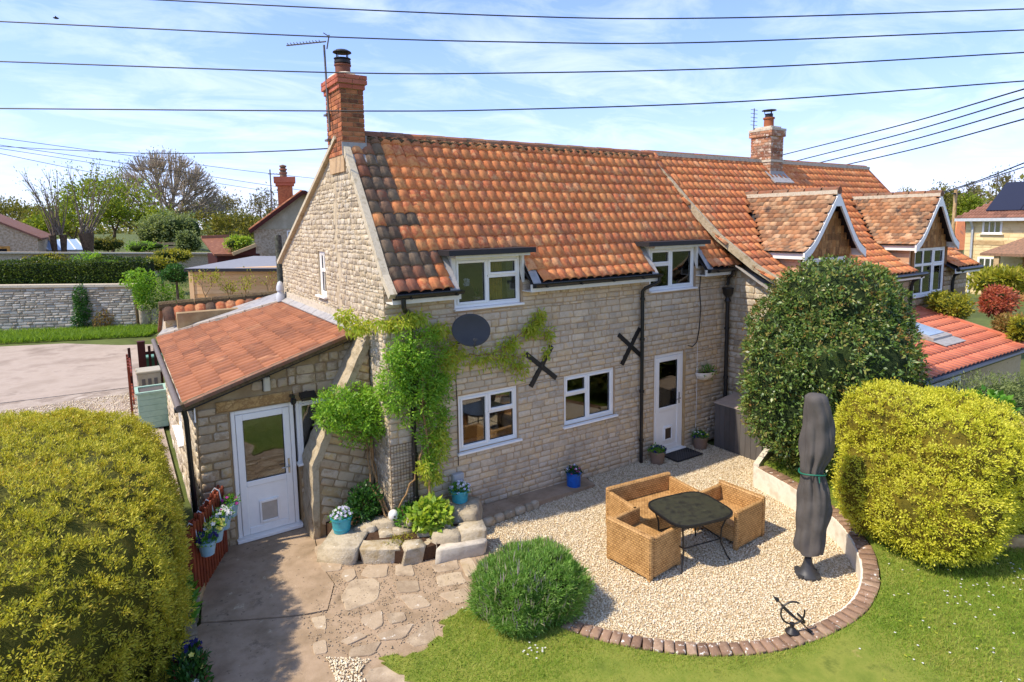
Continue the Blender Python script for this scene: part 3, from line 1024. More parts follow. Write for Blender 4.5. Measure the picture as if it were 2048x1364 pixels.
FLAGS = [[(375, 830), (450, 715), (600, 705), (628, 740), (620, 845), (415, 915)], [(505, 690), (540, 625), (690, 620), (670, 700), (560, 705)],
         [(720, 690), (728, 622), (830, 618), (852, 695)], [(378, 700), (400, 655), (470, 648), (480, 700), (430, 735)],
         [(205, 515), (300, 470), (400, 600), (380, 655), (270, 672)], [(930, 610), (1110, 580), (1135, 648), (985, 672)],
         [(1125, 590), (1200, 575), (1250, 660), (1172, 705)], [(980, 690), (1132, 660), (1180, 735), (995, 762)],
         [(985, 805), (1180, 765), (1200, 845), (1090, 868)], [(520, 945), (640, 905), (650, 1000), (590, 1038), (500, 980)],
         [(780, 1100), (950, 955), (985, 1100), (850, 1138)], [(600, 1062), (850, 985), (785, 1085), (640, 1100)],
         [(440, 1150), (640, 1100), (590, 1190), (430, 1205)], [(720, 725), (870, 722), (882, 790), (735, 800)],
         [(200, 1115), (290, 1090), (300, 1178), (212, 1190)], [(520, 1340), (565, 1272), (830, 1235), (890, 1364), (640, 1420)],
         [(375, 1105), (500, 1045), (552, 1072), (432, 1128)], [(190, 955), (290, 938), (292, 1030), (222, 1020)],
         [(740, 815), (880, 805), (960, 880), (820, 905)], [(660, 930), (780, 920), (800, 970), (690, 1000)],
         [(1010, 920), (1180, 875), (1190, 935), (1040, 990)]]
rf = random.Random(5)
for poly in FLAGS:
    pts = [onZ(560 + x / 3.1435, 930 + y / 3.1435, 0.03) for x, y in poly]
    c = sum(pts) / len(pts)
    ring = []
    n = len(pts)
    for i in range(n):                       # round the corners and roughen the edge
        a, b = pts[i], pts[(i + 1) % n]
        for t in (0.12, 0.5, 0.88):
            q = a + (b - a) * t
            q = q + (q - c) * rf.uniform(-0.05, 0.03)
            ring.append(q)
    h = rf.uniform(0.020, 0.030)
    mb = MB()
    k = len(ring)
    V = [(q[0], q[1], 0.0) for q in ring] + [(q[0], q[1], h - 0.008) for q in ring] + [(c[0] + (q[0] - c[0]) * 0.96, c[1] + (q[1] - c[1]) * 0.96, h) for q in ring]
    Fc = [tuple(range(2 * k, 3 * k))]
    for a in (0, k): Fc += [(a + i, a + (i + 1) % k, a + k + (i + 1) % k, a + k + i) for i in range(k)]
    mb.add(V, Fc)
    mb.build('flagstone', M['flag'], path)

# lawn: rises to the right
LAWN_X0 = 1.0


def lawn_z(x, y):
    return 0.035 + 0.072 * np.clip(np.asarray(x, float) - LAWN_X0, 0, 6.5)


EDGE = [(1.02, -3.1), (1.18, -3.42), (1.5, -3.9), (1.95, -4.38), (2.5, -4.75), (3.1, -4.95), (3.75, -5.02), (4.35, -4.88), (4.9, -4.55), (5.35, -4.1), (5.68, -3.55), (5.95, -2.85), (6.15, -2.05)]


def spline(pts, n):
    P = np.array(pts, float)
    Q = np.vstack([2 * P[0] - P[1], P, 2 * P[-1] - P[-2]])
    out = []
    for i in range(1, len(Q) - 2):
        p0, p1, p2, p3 = Q[i - 1:i + 3]
        for t in np.linspace(0, 1, n, endpoint=False):
            out.append(0.5 * ((2 * p1) + (-p0 + p2) * t + (2 * p0 - 5 * p1 + 4 * p2 - p3) * t * t + (-p0 + 3 * p1 - 3 * p2 + p3) * t ** 3))
    out.append(P[-1])
    return np.array(out)


edge = spline(EDGE, 14)
dist = np.concatenate([[0], np.cumsum(np.linalg.norm(np.diff(edge, axis=0), axis=1))])


def edge_at(s):
    x = np.interp(s, dist, edge[:, 0]); y = np.interp(s, dist, edge[:, 1])
    x2 = np.interp(s + 0.02, dist, edge[:, 0]); y2 = np.interp(s + 0.02, dist, edge[:, 1])
    x1 = np.interp(s - 0.02, dist, edge[:, 0]); y1 = np.interp(s - 0.02, dist, edge[:, 1])
    t = np.array([x2 - x1, y2 - y1]); t /= np.linalg.norm(t)
    return np.array([x, y]), t, np.array([t[1], -t[0]])      # point, tangent, outward (away from the gravel)


outer = []
for s in np.linspace(0, dist[-1], 60):
    p, t, o = edge_at(s); outer.append(p + o * 0.215)
lawn_poly = [pp(830, 1364, .03), pp(770, 1330, .03), pp(765, 1318, .03), pp(820, 1308, .03), pp(868, 1292, .03), pp(885, 1258, .03), pp(895, 1232, .03), pp(945, 1218, .03), (0.5, -2.45), (0.85, -2.75)] + \
            [tuple(q) for q in outer] + [(7.2, -1.9), (14, -1.9), (14, -14), (-2.6, -14), (-2.2, -6), (-1.3, -3.9)]
rl_ = random.Random(17)
ragged = []
for i in range(len(lawn_poly)):
    a, b = lawn_poly[i], lawn_poly[(i + 1) % len(lawn_poly)]
    ragged.append(a)
    if i < 9:
        for k in range(1, 5): ragged.append((a[0] + (b[0] - a[0]) * k / 5 + rl_.gauss(0, .03), a[1] + (b[1] - a[1]) * k / 5 + rl_.gauss(0, .03)))
lawn_poly = ragged


def inside(P, poly):
    P = np.asarray(P); x, y = P[:, 0], P[:, 1]
    c = np.zeros(len(P), bool); n = len(poly)
    for i in range(n):
        x0, y0 = poly[i]; x1, y1 = poly[(i + 1) % n]
        if y0 == y1: continue
        k = ((y0 > y) != (y1 > y)) & (x < (x1 - x0) * (y - y0) / (y1 - y0) + x0)
        c ^= k
    return c


tri = tessellate_polygon([[Vector((x, y, 0)) for x, y in lawn_poly]])
mb = MB()
n = len(lawn_poly)
Vt = [(x, y, float(lawn_z(x, y))) for x, y in lawn_poly]; Vb = [(x, y, -0.05) for x, y in lawn_poly]
mb.add(Vt + Vb, [tuple(t) for t in tri] + [(i, n + i, n + (i + 1) % n, (i + 1) % n) for i in range(n)])
tag(mb.build('lawn', M['lawn_base']), kind='structure')

# gravel bed of the patio
grav_poly = [(0.98, -3.1), (0.8, -2.5), (0.85, -1.75), (1.05, -1.2), (1.3, -0.55), (2.3, -0.42), (3.75, -0.40), (3.95, 0.02), (7.22, 0.02), (7.22, -1.55), (6.15, -2.05)] + [tuple(q) for q in edge[::-1]]
sheet('patio', grav_poly, 0.008, M['gravel_base'])


def pebbles(name, poly, per_m2, size, mat, z=0.01, keep=None, parent=None):
    xs = [p[0] for p in poly]; ys = [p[1] for p in poly]
    n = int((max(xs) - min(xs)) * (max(ys) - min(ys)) * per_m2)
    P = np.stack([rng.uniform(min(xs), max(xs), n), rng.uniform(min(ys), max(ys), n)], 1)
    P = P[inside(P, poly)]
    if keep is not None: P = P[keep(P)]
    n = len(P)
    T = np.array([(1, 0, 0), (-1, 0, 0), (0, 1, 0), (0, -1, 0), (0, 0, 1), (0, 0, -1.0)])
    TF = np.array([(0, 2, 4), (2, 1, 4), (1, 3, 4), (3, 0, 4), (2, 0, 5), (1, 2, 5), (3, 1, 5), (0, 3, 5)])
    q = rng.normal(size=(n, 4)); q /= np.linalg.norm(q, axis=1)[:, None]
    w, x, y, zz = q.T
    R = np.stack([np.stack([1 - 2 * (y * y + zz * zz), 2 * (x * y - zz * w), 2 * (x * zz + y * w)], -1),
                  np.stack([2 * (x * y + zz * w), 1 - 2 * (x * x + zz * zz), 2 * (y * zz - x * w)], -1),
                  np.stack([2 * (x * zz - y * w), 2 * (y * zz + x * w), 1 - 2 * (x * x + y * y)], -1)], 1)
    s = size * rng.uniform(0.6, 1.35, (n, 1)) * rng.uniform(0.65, 1.2, (n, 3))
    A = R * s[:, None, :]
    A[:, 2, :] *= 0.75
    L = np.stack([P[:, 0], P[:, 1], z + rng.uniform(0, size * 0.9, n)], 1)
    V, F = stamp(T, TF, A, L)
    o = np_obj(name, V, F, mat, parent)
    return tag(o, kind='stuff')


g = pebbles('gravel', grav_poly, 3100, 0.0125, M['gravel'])
tag(g, 'cream gravel covering the round patio', 'gravel')
g = pebbles('path_gravel', [pp(652, 1318), pp(740, 1322), pp(722, 1345), pp(745, 1400), pp(690, 1400)], 3200, 0.014, M['gravel'], z=0.02)
tag(g, 'small patch of cream gravel between path flagstones', 'gravel')
g = pebbles('path_grit', [pp(668, 1130), pp(900, 1100), pp(945, 1190), pp(880, 1260), pp(760, 1320), pp(640, 1330), pp(600, 1240)], 420, 0.011, M['flag'], z=0.014)
tag(g, 'loose grit in the joints of the flagged path', 'grit')
g = pebbles('drive_stones', [(-6.2, 8.2), (-2.7, 8.2), (-2.7, 12.5), (-6.2, 12.5)], 350, 0.02, M['gravel'], z=0.0)
tag(g, 'loose pale stones on the gravel driveway', 'gravel')

# grass blades on the lawn


def blades(name, P, z, h, mat, w=0.006, lean=0.5):
    n = len(P)
    B = np.stack([P[:, 0], P[:, 1], z], 1)
    a = rng.uniform(0, 6.28, n); s = np.stack([np.cos(a), np.sin(a), np.zeros(n)], 1)
    hh = h * rng.uniform(0.5, 1.3, n)
    tip = B + np.stack([rng.normal(0, lean, n) * hh, rng.normal(0, lean, n) * hh, hh], 1)
    V = np.stack([B - s * w, B + s * w, tip], 1).reshape(-1, 3)
    return tag(np_obj(name, V, np.arange(3 * n).reshape(-1, 3), mat), kind='stuff')


n = 420000
P = np.stack([rng.uniform(-1.4, 9.5, n), rng.uniform(-8.2, -2.2, n)], 1)
P = P[inside(P, lawn_poly)]
q = np.stack([P[:, 0], P[:, 1], lawn_z(P[:, 0], 0)], 1) - CAMP
w_ = q @ CF; px = 1024 + F_PX * (q @ CR) / w_; py = PCY + F_PX * (q @ CD) / w_
P = P[(px > 500) & (px < 2300) & (py < 1560)]
thin = (np.sin(P[:, 0] * 2.1 + 1.3 * np.sin(P[:, 1] * 1.7)) + np.sin(P[:, 1] * 2.7 + P[:, 0])) * 0.5
P = P[rng.random(len(P)) < np.clip(0.80 + 0.3 * thin, 0.35, 1)]
P = P[:260000]
g = blades('lawn_grass', P, lawn_z(P[:, 0], 0) - 0.003, 0.036, LF['grass'], w=0.0042, lean=0.65)
tag(g, 'short sunny lawn grass around the patio', 'grass')
# daisies and fallen petals on the lawn
dz = []
for cx, cy, s, k in ((5.05, -5.75, 0.5, 46), (5.7, -6.3, 0.5, 24), (0.3, -3.35, 0.10, 16), (2.6, -6.0, 0.9, 12), (4.2, -6.4, 0.8, 26), (6.3, -6.2, 0.4, 14)):
    pts = rng.normal((cx, cy), s, (k, 2)); dz.append(pts)
dz = np.vstack(dz); dz = dz[inside(dz, lawn_poly)]
B = np.stack([dz[:, 0], dz[:, 1], lawn_z(dz[:, 0], 0) + 0.03], 1)
V, F = leaves(B, np.stack([rng.normal(size=len(B)), rng.normal(size=len(B)), np.zeros(len(B))], 1), np.tile([0, 0, 1.0], (len(B), 1)), 0.028, 0.026, 0.02)
tag(np_obj('lawn_daisies', V, F, LF['white_fl']), 'tiny white daisies scattered on the lawn', 'daisies', kind='stuff')
k = 70
dz = np.stack([rng.uniform(2.0, 7, k), rng.uniform(-7, -5.1, k)], 1)
dz = dz[inside(dz, lawn_poly)]
B = np.stack([dz[:, 0], dz[:, 1], lawn_z(dz[:, 0], 0) + 0.03], 1)
V, F = leaves(B, np.stack([rng.normal(size=len(B)), rng.normal(size=len(B)), np.zeros(len(B))], 1), np.tile([0, 0, 1.0], (len(B), 1)), 0.05, 0.03, 0.1)
tag(np_obj('fallen_leaves', V, F, LF['vine_y']), 'small yellow leaves fallen on the lawn', 'leaves', kind='stuff')
# ------------------------------------------------------------------ the cottage
cottage = thing('cottage', 'stone cottage with orange clay pantile roof and white windows facing the gravel patio', 'house')
STP = Pieces()      # stones of the cottage
TLP = Pieces()      # roof tiles of the cottage
FRONT = FR((0, 0, 0), (1, 0, 0), (0, -1, 0))
W1 = 7.95
front_poly = [(0.004, 0), (5.70, 0), (5.70, 2.15), (6.58, 2.15), (6.58, 0), (W1, 0), (W1, 3.9), (6.87, 3.9), (6.87, 3.43), (5.53, 3.43), (5.53, 3.9), (2.47, 3.9), (2.47, 3.47), (1.18, 3.47), (1.18, 3.9), (0.004, 3.9)]
LOWW = (1.20, 2.36, 1.12, 2.07); MIDW = (3.38, 4.61, 1.13, 2.07)
wall = slab('front_wall', FRONT, front_poly, [LOWW, MIDW], -0.42, 0.0, M['mortar'], cottage)
# the cat-slide opening is framed by a stone lintel course; stones laid in courses
lay_stones(STP, FRONT, [(.004, 0), (W1, 0), (W1, 3.9), (.004, 3.9)], [(a - 0.01, b + 0.01, c - 0.05, d + 0.01) for a, b, c, d in (LOWW, MIDW)] + [(1.16, 2.49, 3.44, 4), (5.51, 6.89, 3.4, 4), (5.68, 6.6, -1, 2.16)], wall, M['stone'], STONES, ch=(0.075, 0.13), ln=(0.13, 0.38), joint=0.016, depth=0.014, seed=11)

# gable
GAB = FR((0, 0, 0), (0, 1, 0), (-1, 0, 0))
roof_prof = [(-0.29, 3.85), (-0.05, 4.08), (0.45, 4.77), (1.66, 6.37)]
gable_poly = [(0.004, 0), (6.4, 0), (6.4, 4.1), (1.72, 6.36), (1.5, 6.15), (0.45, 4.70), (0.004, 4.06)]
GWIN = (2.92, 3.38, 3.53, 4.38)
gw = slab('gable_wall', GAB, gable_poly, [GWIN], -0.42, 0.0, M['rubble_mortar'], cottage)
RUB = Pieces()
lay_stones(RUB, GAB, [(0.01, 0), (6.39, 0), (6.39, 4.06), (1.8, 6.26), (1.55, 6.12), (0.5, 4.70), (0.01, 4.0)], [(GWIN[0] - .02, GWIN[1] + .02, GWIN[2] - .06, GWIN[3] + .03)], gw, M['rubble'], RUBBLE, ch=(0.05, 0.11), ln=(0.06, 0.24), joint=0.012, depth=0.009, seed=5, jitv=0.014,
           pred=lambda u, v: v > 0.3 and not (2.02 < u + 0.06 * math.sin(v * 5) < 2.2 and v > 3.3))
RUB.flush(0, 'stone', 'rubble_facing')
# rear and end walls close the house
MB().box((0.004, 6.0, 0), (W1, 6.396, 4.0)).build('rear_wall', M['mortar'], cottage)
MB().poly([(W1 - 0.2, 0.42, 0), (W1 - 0.2, 6.0, 0), (W1 - 0.2, 6.0, 4.0), (W1 - 0.2, 1.7, 6.2), (W1 - 0.2, 0.42, 4.6)], (0.15, 0, 0)).build('party_wall', M['mortar'], cottage)
# rooms behind the windows
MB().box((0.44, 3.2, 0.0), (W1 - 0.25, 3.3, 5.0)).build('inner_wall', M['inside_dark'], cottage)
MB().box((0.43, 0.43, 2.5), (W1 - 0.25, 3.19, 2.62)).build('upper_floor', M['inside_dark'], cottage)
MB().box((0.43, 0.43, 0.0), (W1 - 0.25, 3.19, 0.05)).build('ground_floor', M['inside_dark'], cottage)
MB().box((3.05, 0.44, 0.06), (3.15, 3.19, 2.49)).build('partition', M['inside'], cottage)
MB().box((5.2, 0.44, 0.06), (5.3, 3.19, 2.49)).build('partition', M['inside'], cottage)

# roof decks
def strip(name, prof, x0, x1, off, mat, parent, th=0.05):
    mb = MB(); n = len(prof)
    V = [(x, y, z + o) for x in (x0, x1) for o in (off, off - th) for y, z in prof]
    F = []
    for i in range(n - 1):
        F += [(i, i + 1, 2 * n + i + 1, 2 * n + i), (n + i, 3 * n + i, 3 * n + i + 1, n + i + 1)]
        F += [(i, n + i, n + i + 1, i + 1), (2 * n + i, 2 * n + i + 1, 3 * n + i + 1, 3 * n + i)]
    F += [(0, 2 * n, 3 * n, n), (n - 1, 2 * n - 1, 4 * n - 1, 3 * n - 1)]
    return mb.add(V, F).build(name, mat, parent)


roof = sub('roof', cottage)
prof_hi = [(-0.03, 4.10), (0.05, 4.215), (0.45, 4.77), (1.66, 6.37)]
strip('underlay', roof_prof, 0.03, 1.12, -0.035, M['black_felt'], roof)
strip('underlay', roof_prof, 2.52, 5.46, -0.035, M['black_felt'], roof)
strip('underlay', roof_prof, 6.93, 7.22, -0.035, M['black_felt'], roof)
strip('underlay', roof_prof[:3], 7.22, 7.62, -0.036, M['black_felt'], roof)
strip('underlay', [(0.12, 4.31), (0.45, 4.77), (1.66, 6.37)], 1.12, 2.52, -0.036, M['black_felt'], roof)
strip('underlay', [(0.12, 4.31), (0.45, 4.77), (1.66, 6.37)], 5.46, 6.93, -0.036, M['black_felt'], roof)
strip('rear_slope', [(1.66, 6.37), (6.65, 3.98)], 0.06, W1, -0.02, M['tile'], roof, 0.07)

GAUGE, TW = 0.247, 0.188
ARC = []
s_ = 0.0
for (y0, z0), (y1, z1) in zip(roof_prof[:-1], roof_prof[1:]):
    L = math.hypot(y1 - y0, z1 - z0); ARC.append((s_, s_ + L, y0, z0, (y1 - y0) / L, (z1 - z0) / L)); s_ += L
TOT = s_


def lay_pantiles(P, arcs, tot, x_of, ncol, gauge, tw, parent, matf, skip, shapes=PANT, seed=2, bow=None, raise_=0.0):
    r = random.Random(seed)
    rows = int(tot / gauge) + 1
    for j in range(rows):
        s0 = j * gauge
        a = [q for q in arcs if q[0] <= s0 + 1e-6]
        a = a[-1]
        y = a[2] + a[4] * (s0 - a[0]); z = a[3] + a[5] * (s0 - a[0])
        s1 = min(s0 + 0.3, tot); b = [q for q in arcs if q[0] <= s1][-1]
        y2 = b[2] + b[4] * (s1 - b[0]); z2 = b[3] + b[5] * (s1 - b[0])
        d = np.array([0, y2 - y, z2 - z]); ln_ = np.linalg.norm(d)
        if ln_ < 0.02: continue
        t = d / ln_
        nrm = np.array([0, -t[2], t[1]])
        # the tile's head slips under the course above: foot lifted
        tt = t * math.cos(0.10) - nrm * math.sin(0.10); nn = nrm * math.cos(0.10) + t * math.sin(0.10)
        rem = tot - s0
        for i in range(ncol):
            x = x_of(i, y)
            if x is None or skip(x, y, x + tw): continue
            jx, ja = r.gauss(0, 0.004), r.gauss(0, 0.012)
            m = np.eye(4)
            ax = np.array([1.0, 0, 0]); ay = tt
            c_, s__ = math.cos(ja), math.sin(ja)
            m[:3, 0] = (ax * c_ + ay * s__) * (tw / 0.225); m[:3, 1] = (-ax * s__ + ay * c_) * min(1.0, (rem + 0.02) / 0.33 if rem < 0.31 else 1.0); m[:3, 2] = nn
            m[:3, 3] = np.array([x + jx, y, z + (bow(x) if bow else 0)]) + nrm * (0.026 + raise_ + r.gauss(0, 0.002)) - t * r.uniform(-0.006, 0.008)
            P.add(r.choice(shapes), m, parent, matf(i, j, r))


def main_skip(x, y, x2):
    if y < 0.10 and ((1.02 < x + 0.12 < 2.60) or (5.32 < x + 0.12 < 7.0)): return True
    if y < -0.12 and (0.95 < x + 0.12 < 2.66 or 5.28 < x + 0.12 < 7.05): return True
    lim = 7.72 - 0.29 * (y + 0.3)
    return x2 > lim + 0.28


def main_mat(i, j, r):
    if i < 3 and r.random() < 0.88: return M['tile_old']
    if i == 3 and (j < 6 and r.random() < 0.4): return M['tile_old']
    if i < 6 and j < 3 and r.random() < 0.5: return M['tile_old']
    return M['tile']


bow = lambda x: -0.035 * math.sin(math.pi * min(max(x / 7.6, 0), 1))
lay_pantiles(TLP, ARC, TOT, lambda i, y: 0.075 + i * TW, 42, GAUGE, TW, roof, main_mat, main_skip, bow=None)
# ridge
mb = MB()
r = random.Random(8)
k = 17
for i in range(k):
    x0 = 0.30 + i * (6.95 / k); x1 = x0 + 6.95 / k - 0.006
    V, F = [], []
    for x in (x0, x1):
        for a in range(7):
            t = math.pi * (a / 6)
            V.append((x, 1.67 - 0.115 * math.cos(t), 6.36 + 0.115 * math.sin(t) * 0.85 + (0.006 if i % 2 else 0)))
    F = [(a, a + 1, 8 + a, 7 + a) for a in range(6)] + [tuple(range(7)), tuple(range(13, 6, -1))]
    MB().add(V, F).build('ridge_tile', M['ridge'], roof)
mb = MB()
for i in range(110):
    x = 0.35 + 6.75 * i / 109
    mb.lathe([(0.0, -0.05), (0.045, -0.02), (0.05, 0.01), (0.0, 0.04)], (x + r.uniform(-.02, .02), 1.545 + r.uniform(-.015, .015), 6.315 + r.uniform(-.012, .012)), 5, sx=1.3, sy=0.7)
mb.build('ridge_bedding', M['moss'], roof)
# pale verge over the gable and skew between the two houses
mb = MB()
vp = [(-0.33, 3.83), (-0.05, 4.10), (0.45, 4.80), (1.5, 6.20)]
for (y0, z0), (y1, z1) in zip(vp[:-1], vp[1:]):
    mb.bar((0.015, y0, z0), (0.015, y1, z1), 0.11, 0.10, up=(0, -0.75, 0.66))
mb.build('verge', M['render_strip'], roof)
MB().bar((0.0, 1.75, 6.33), (0.0, 6.6, 4.01), 0.16, 0.07).build('rear_verge', M['render_strip'], roof)
# dormer roofs, cheeks, lead
for (x0, x1, fx0, fx1) in ((0.97, 2.60, 1.18, 2.47), (5.24, 7.02, 5.53, 6.87)):
    MB().box((x0, -0.27, 4.37), (x1, 0.30, 4.455)).build('dormer_roof', M['black_felt'], cottage)
    MB().box((fx0 - 0.06, -0.20, 4.325), (fx1 + 0.06, 0.12, 4.368)).build('dormer_fascia', M['upvc_cream'], cottage)
    for xa, sgn in ((fx0 - 0.05, -1), (fx1, 1)):
        MB().poly([(xa, -0.03, 3.86), (xa, -0.03, 4.325), (xa, 0.32, 4.325), (xa, 0.12, 4.20)], (0.05, 0, 0)).build('dormer_cheek', M['upvc_cream'], cottage)
        xs_ = (xa - 0.16, xa - 0.002) if sgn < 0 else (xa + 0.052, xa + 0.21)
        MB().poly([(xs_[0], -0.29, 3.865), (xs_[1], -0.29, 3.865), (xs_[1], 0.10, 4.36), (xs_[0], 0.10, 4.36)], (0, 0, -0.02)).build('lead_valley', M['lead'], cottage)

# gutters, fascias, downpipes
for x0, x1 in ((0.06, 1.16), (2.52, 5.50), (6.92, 7.75)):
    V, F = [], []
    for x in (x0, x1):
        for a in range(9):
            t = math.pi + math.pi * a / 8
            V.append((x, -0.345 + 0.06 * math.cos(t), 3.845 + 0.06 * math.sin(t)))
        for a in range(9):
            t = 2 * math.pi - math.pi * a / 8
            V.append((x, -0.345 + 0.052 * math.cos(t), 3.845 + 0.052 * math.sin(t)))
    k = 18
    F = [(a, (a + 1) % k, k + (a + 1) % k, k + a) for a in range(k)] + [tuple(range(9)), tuple(range(k, k + 9))[::-1]]
    g = MB().add(V, F)
    x = x0 + 0.2
    while x < x1:
        g.box((x, -0.415, 3.775), (x + 0.03, -0.28, 3.80)); x += 0.75
    g.build('gutter', M['black_pvc'], cottage)
    MB().box((x0 - 0.03, -0.275, 3.70), (x1, -0.25, 3.83)).build('fascia', M['upvc_cream'], cottage)
    MB().box((x0 - 0.03, -0.25, 3.70), (x1, -0.002, 3.718)).build('soffit', M['upvc_cream'], cottage)


def pipe(name, pts, r_, parent, mat, clips=()):
    mb = MB()
    mb.tube(pts, r_, 10)
    for c in clips: mb.lathe([(r_ + .004, -0.03), (r_ + .014, -0.025), (r_ + .014, 0.025), (r_ + .004, 0.03)], c, 10)
    return mb.build(name, mat, parent, auto=40)


pipe('downpipe', [(5.45, -.345, 3.79), (5.45, -.345, 3.70), (5.42, -.30, 3.66), (5.29, -.13, 3.56), (5.26, -.09, 3.50), (5.26, -.09, 3.3), (5.26, -.09, 0.03)], 0.037, cottage, M['black_pvc'], [(5.26, -.09, z) for z in (3.35, 2.55, 1.5, 0.5)])
pipe('downpipe', [(0.17, -.345, 3.79), (0.17, -.345, 3.66), (0.21, -.30, 3.60), (0.33, -.13, 3.56), (0.37, -.09, 3.49), (0.37, -.09, 0.28)], 0.037, cottage, M['black_pvc'], [(0.37, -.09, z) for z in (3.4, 2.4, 1.3, .6)])
mb = MB()
mb.tube([(7.68, -.345, 3.79), (7.70, -.3, 3.70), (7.80, -.13, 3.60), (7.80, -.11, 3.45)], 0.037, 10)
mb.lathe([(0.06, 0), (0.10, 0.06), (0.115, 0.16), (0.125, 0.17), (0.125, 0.19), (0.10, 0.19)], (7.80, -.12, 3.20), 12)
mb.lathe([(0.05, 0.0), (0.07, 0.03), (0.045, 0.10)], (7.80, -.12, 3.07), 12)
mb.tube([(7.80, -.12, 3.2), (7.80, -.12, 0.02)], 0.042, 10)
for z in (2.5, 1.4, .5): mb.lathe([(0.045, -0.03), (0.058, -0.02), (0.058, 0.02), (0.045, 0.03)], (7.80, -.12, z), 10)
mb.build('hopper_downpipe', M['black_iron'], cottage, auto=40)

# ------------------------------------------------------------------ windows and doors


def window(parent, fr, u0, u1, v0, v1, panes, nf=-0.03, sill=True, lining=0.32, name='window', fw=0.05, sashw=0.042, thick=0.07, so=0.05, sn=0.075):
    """panes: (ua, ub, va, vb, opens) as fractions of the frame"""
    w = wsub(name, parent)
    mb = MB()
    W_, H_ = u1 - u0, v1 - v0
    nb = nf - thick
    mb.lbox(fr, u0, u0 + fw, v0, v1, nb, nf, bev=0.006); mb.lbox(fr, u1 - fw, u1, v0, v1, nb, nf, bev=0.006)
    mb.lbox(fr, u0 + fw + .0005, u1 - fw - .0005, v0, v0 + fw, nb, nf - .001, bev=0.006); mb.lbox(fr, u0 + fw + .0005, u1 - fw - .0005, v1 - fw, v1, nb, nf - .001, bev=0.006)
    iu0, iu1, iv0, iv1 = u0 + fw, u1 - fw, v0 + fw, v1 - fw
    sb, gl = MB(), []
    for a, b, c, d, op in panes:
        pu0, pu1 = iu0 + a * (iu1 - iu0), iu0 + b * (iu1 - iu0)
        pv0, pv1 = iv0 + c * (iv1 - iv0), iv0 + d * (iv1 - iv0)
        g = 0.012
        if a > 0: pu0 += g
        if b < 1: pu1 -= g
        if c > 0: pv0 += g
        if d < 1: pv1 -= g
        if a > 0.001: mb.lbox(fr, pu0 - 2 * g, pu0, pv0, pv1, nb + .002, nf - 0.004)
        if c > 0.001: mb.lbox(fr, pu0, pu1, pv0 - 2 * g, pv0, nb + .002, nf - 0.005)
        s = sashw if op else sashw * 0.55
        f = nf + (0.014 if op else -0.008)
        sb.lbox(fr, pu0, pu0 + s, pv0, pv1, nb + .004, f, bev=0.008); sb.lbox(fr, pu1 - s, pu1, pv0, pv1, nb + .004, f, bev=0.008)
        sb.lbox(fr, pu0 + s + .0005, pu1 - s - .0005, pv0, pv0 + s, nb + .004, f - .001, bev=0.008); sb.lbox(fr, pu0 + s + .0005, pu1 - s - .0005, pv1 - s, pv1, nb + .004, f - .001, bev=0.008)
        q = 0.008
        for (xa, xb, ya, yb) in ((pu0 + s, pu0 + s + q, pv0 + s, pv1 - s), (pu1 - s - q, pu1 - s, pv0 + s, pv1 - s), (pu0 + s + q, pu1 - s - q, pv0 + s, pv0 + s + q), (pu0 + s + q, pu1 - s - q, pv1 - s - q, pv1 - s)):
            sb.lbox(fr, xa, xb, ya, yb, nf - 0.040, nf - 0.022, 1)
        gl.append((pu0 + s + .002, pu1 - s - .002, pv0 + s + .002, pv1 - s - .002))
    mb.build('frame', M['upvc'], w)
    sb.build('sash', [M['upvc'], M['seal']], w)
    for a, b, c, d in gl:
        MB().lbox(fr, a, b, c, d, nf - 0.036, nf - 0.030).build('pane', M['glass'], w)
    if sill:
        MB().lbox(fr, u0 - so, u1 + so, v0 - 0.035, v0 - 0.001, nb, sn, bev=0.006).build('sill', M['upvc'], w)
    if lining:
        L = MB(); e = 0.004
        L.lbox(fr, u0 + e, u0 + 0.02, v0 + .02, v1 - .02, nb - lining, nb - 0.001); L.lbox(fr, u1 - 0.02, u1 - e, v0 + .02, v1 - .02, nb - lining, nb - 0.001)
        L.lbox(fr, u0 + e, u1 - e, v0 + e, v0 + .02, nb - lining, nb - 0.001); L.lbox(fr, u0 + e, u1 - e, v1 - .02, v1 - e, nb - lining, nb - 0.001)
        L.build('reveal', M['inside'], w)
    return w


TALL_L = [(0, .5, 0, 1, 1), (.5, 1, 0, .62, 0), (.5, 1, .62, 1, 1)]
TALL_R = [(0, .46, 0, .62, 0), (0, .46, .62, 1, 1), (.46, 1, 0, 1, 1)]
window(cottage, FRONT, *LOWW, TALL_L)
window(cottage, FRONT, *MIDW, TALL_R)
window(cottage, FRONT, 1.19, 2.46, 3.51, 4.32, TALL_L, so=0.03)
window(cottage, FRONT, 5.54, 6.86, 3.47, 4.32, TALL_R, so=0.03)
window(cottage, GAB, *GWIN, [(0, 1, 0, .58, 0), (0, .5, .58, 1, 0), (.5, 1, .58, 1, 0)], fw=0.06, so=0.08)
MB().lbox(FRONT, 6.22, 6.78, 3.56, 4.26, -.26, -.24).build('blind', M['upvc_cream'], cottage)
# curtain in the upper left window
mb = MB()
V, F = [], []
for i in range(25):
    u = 1.93 + 0.30 * i / 24
    for v in (3.56, 4.27): V.append(FRONT.p(u, v, -0.22 - 0.025 * math.sin(i * 1.35)))
F = [(2 * i, 2 * i + 2, 2 * i + 3, 2 * i + 1) for i in range(24)]
mb.add(V, F).build('curtain', M['curtain'], cottage, smooth=True)


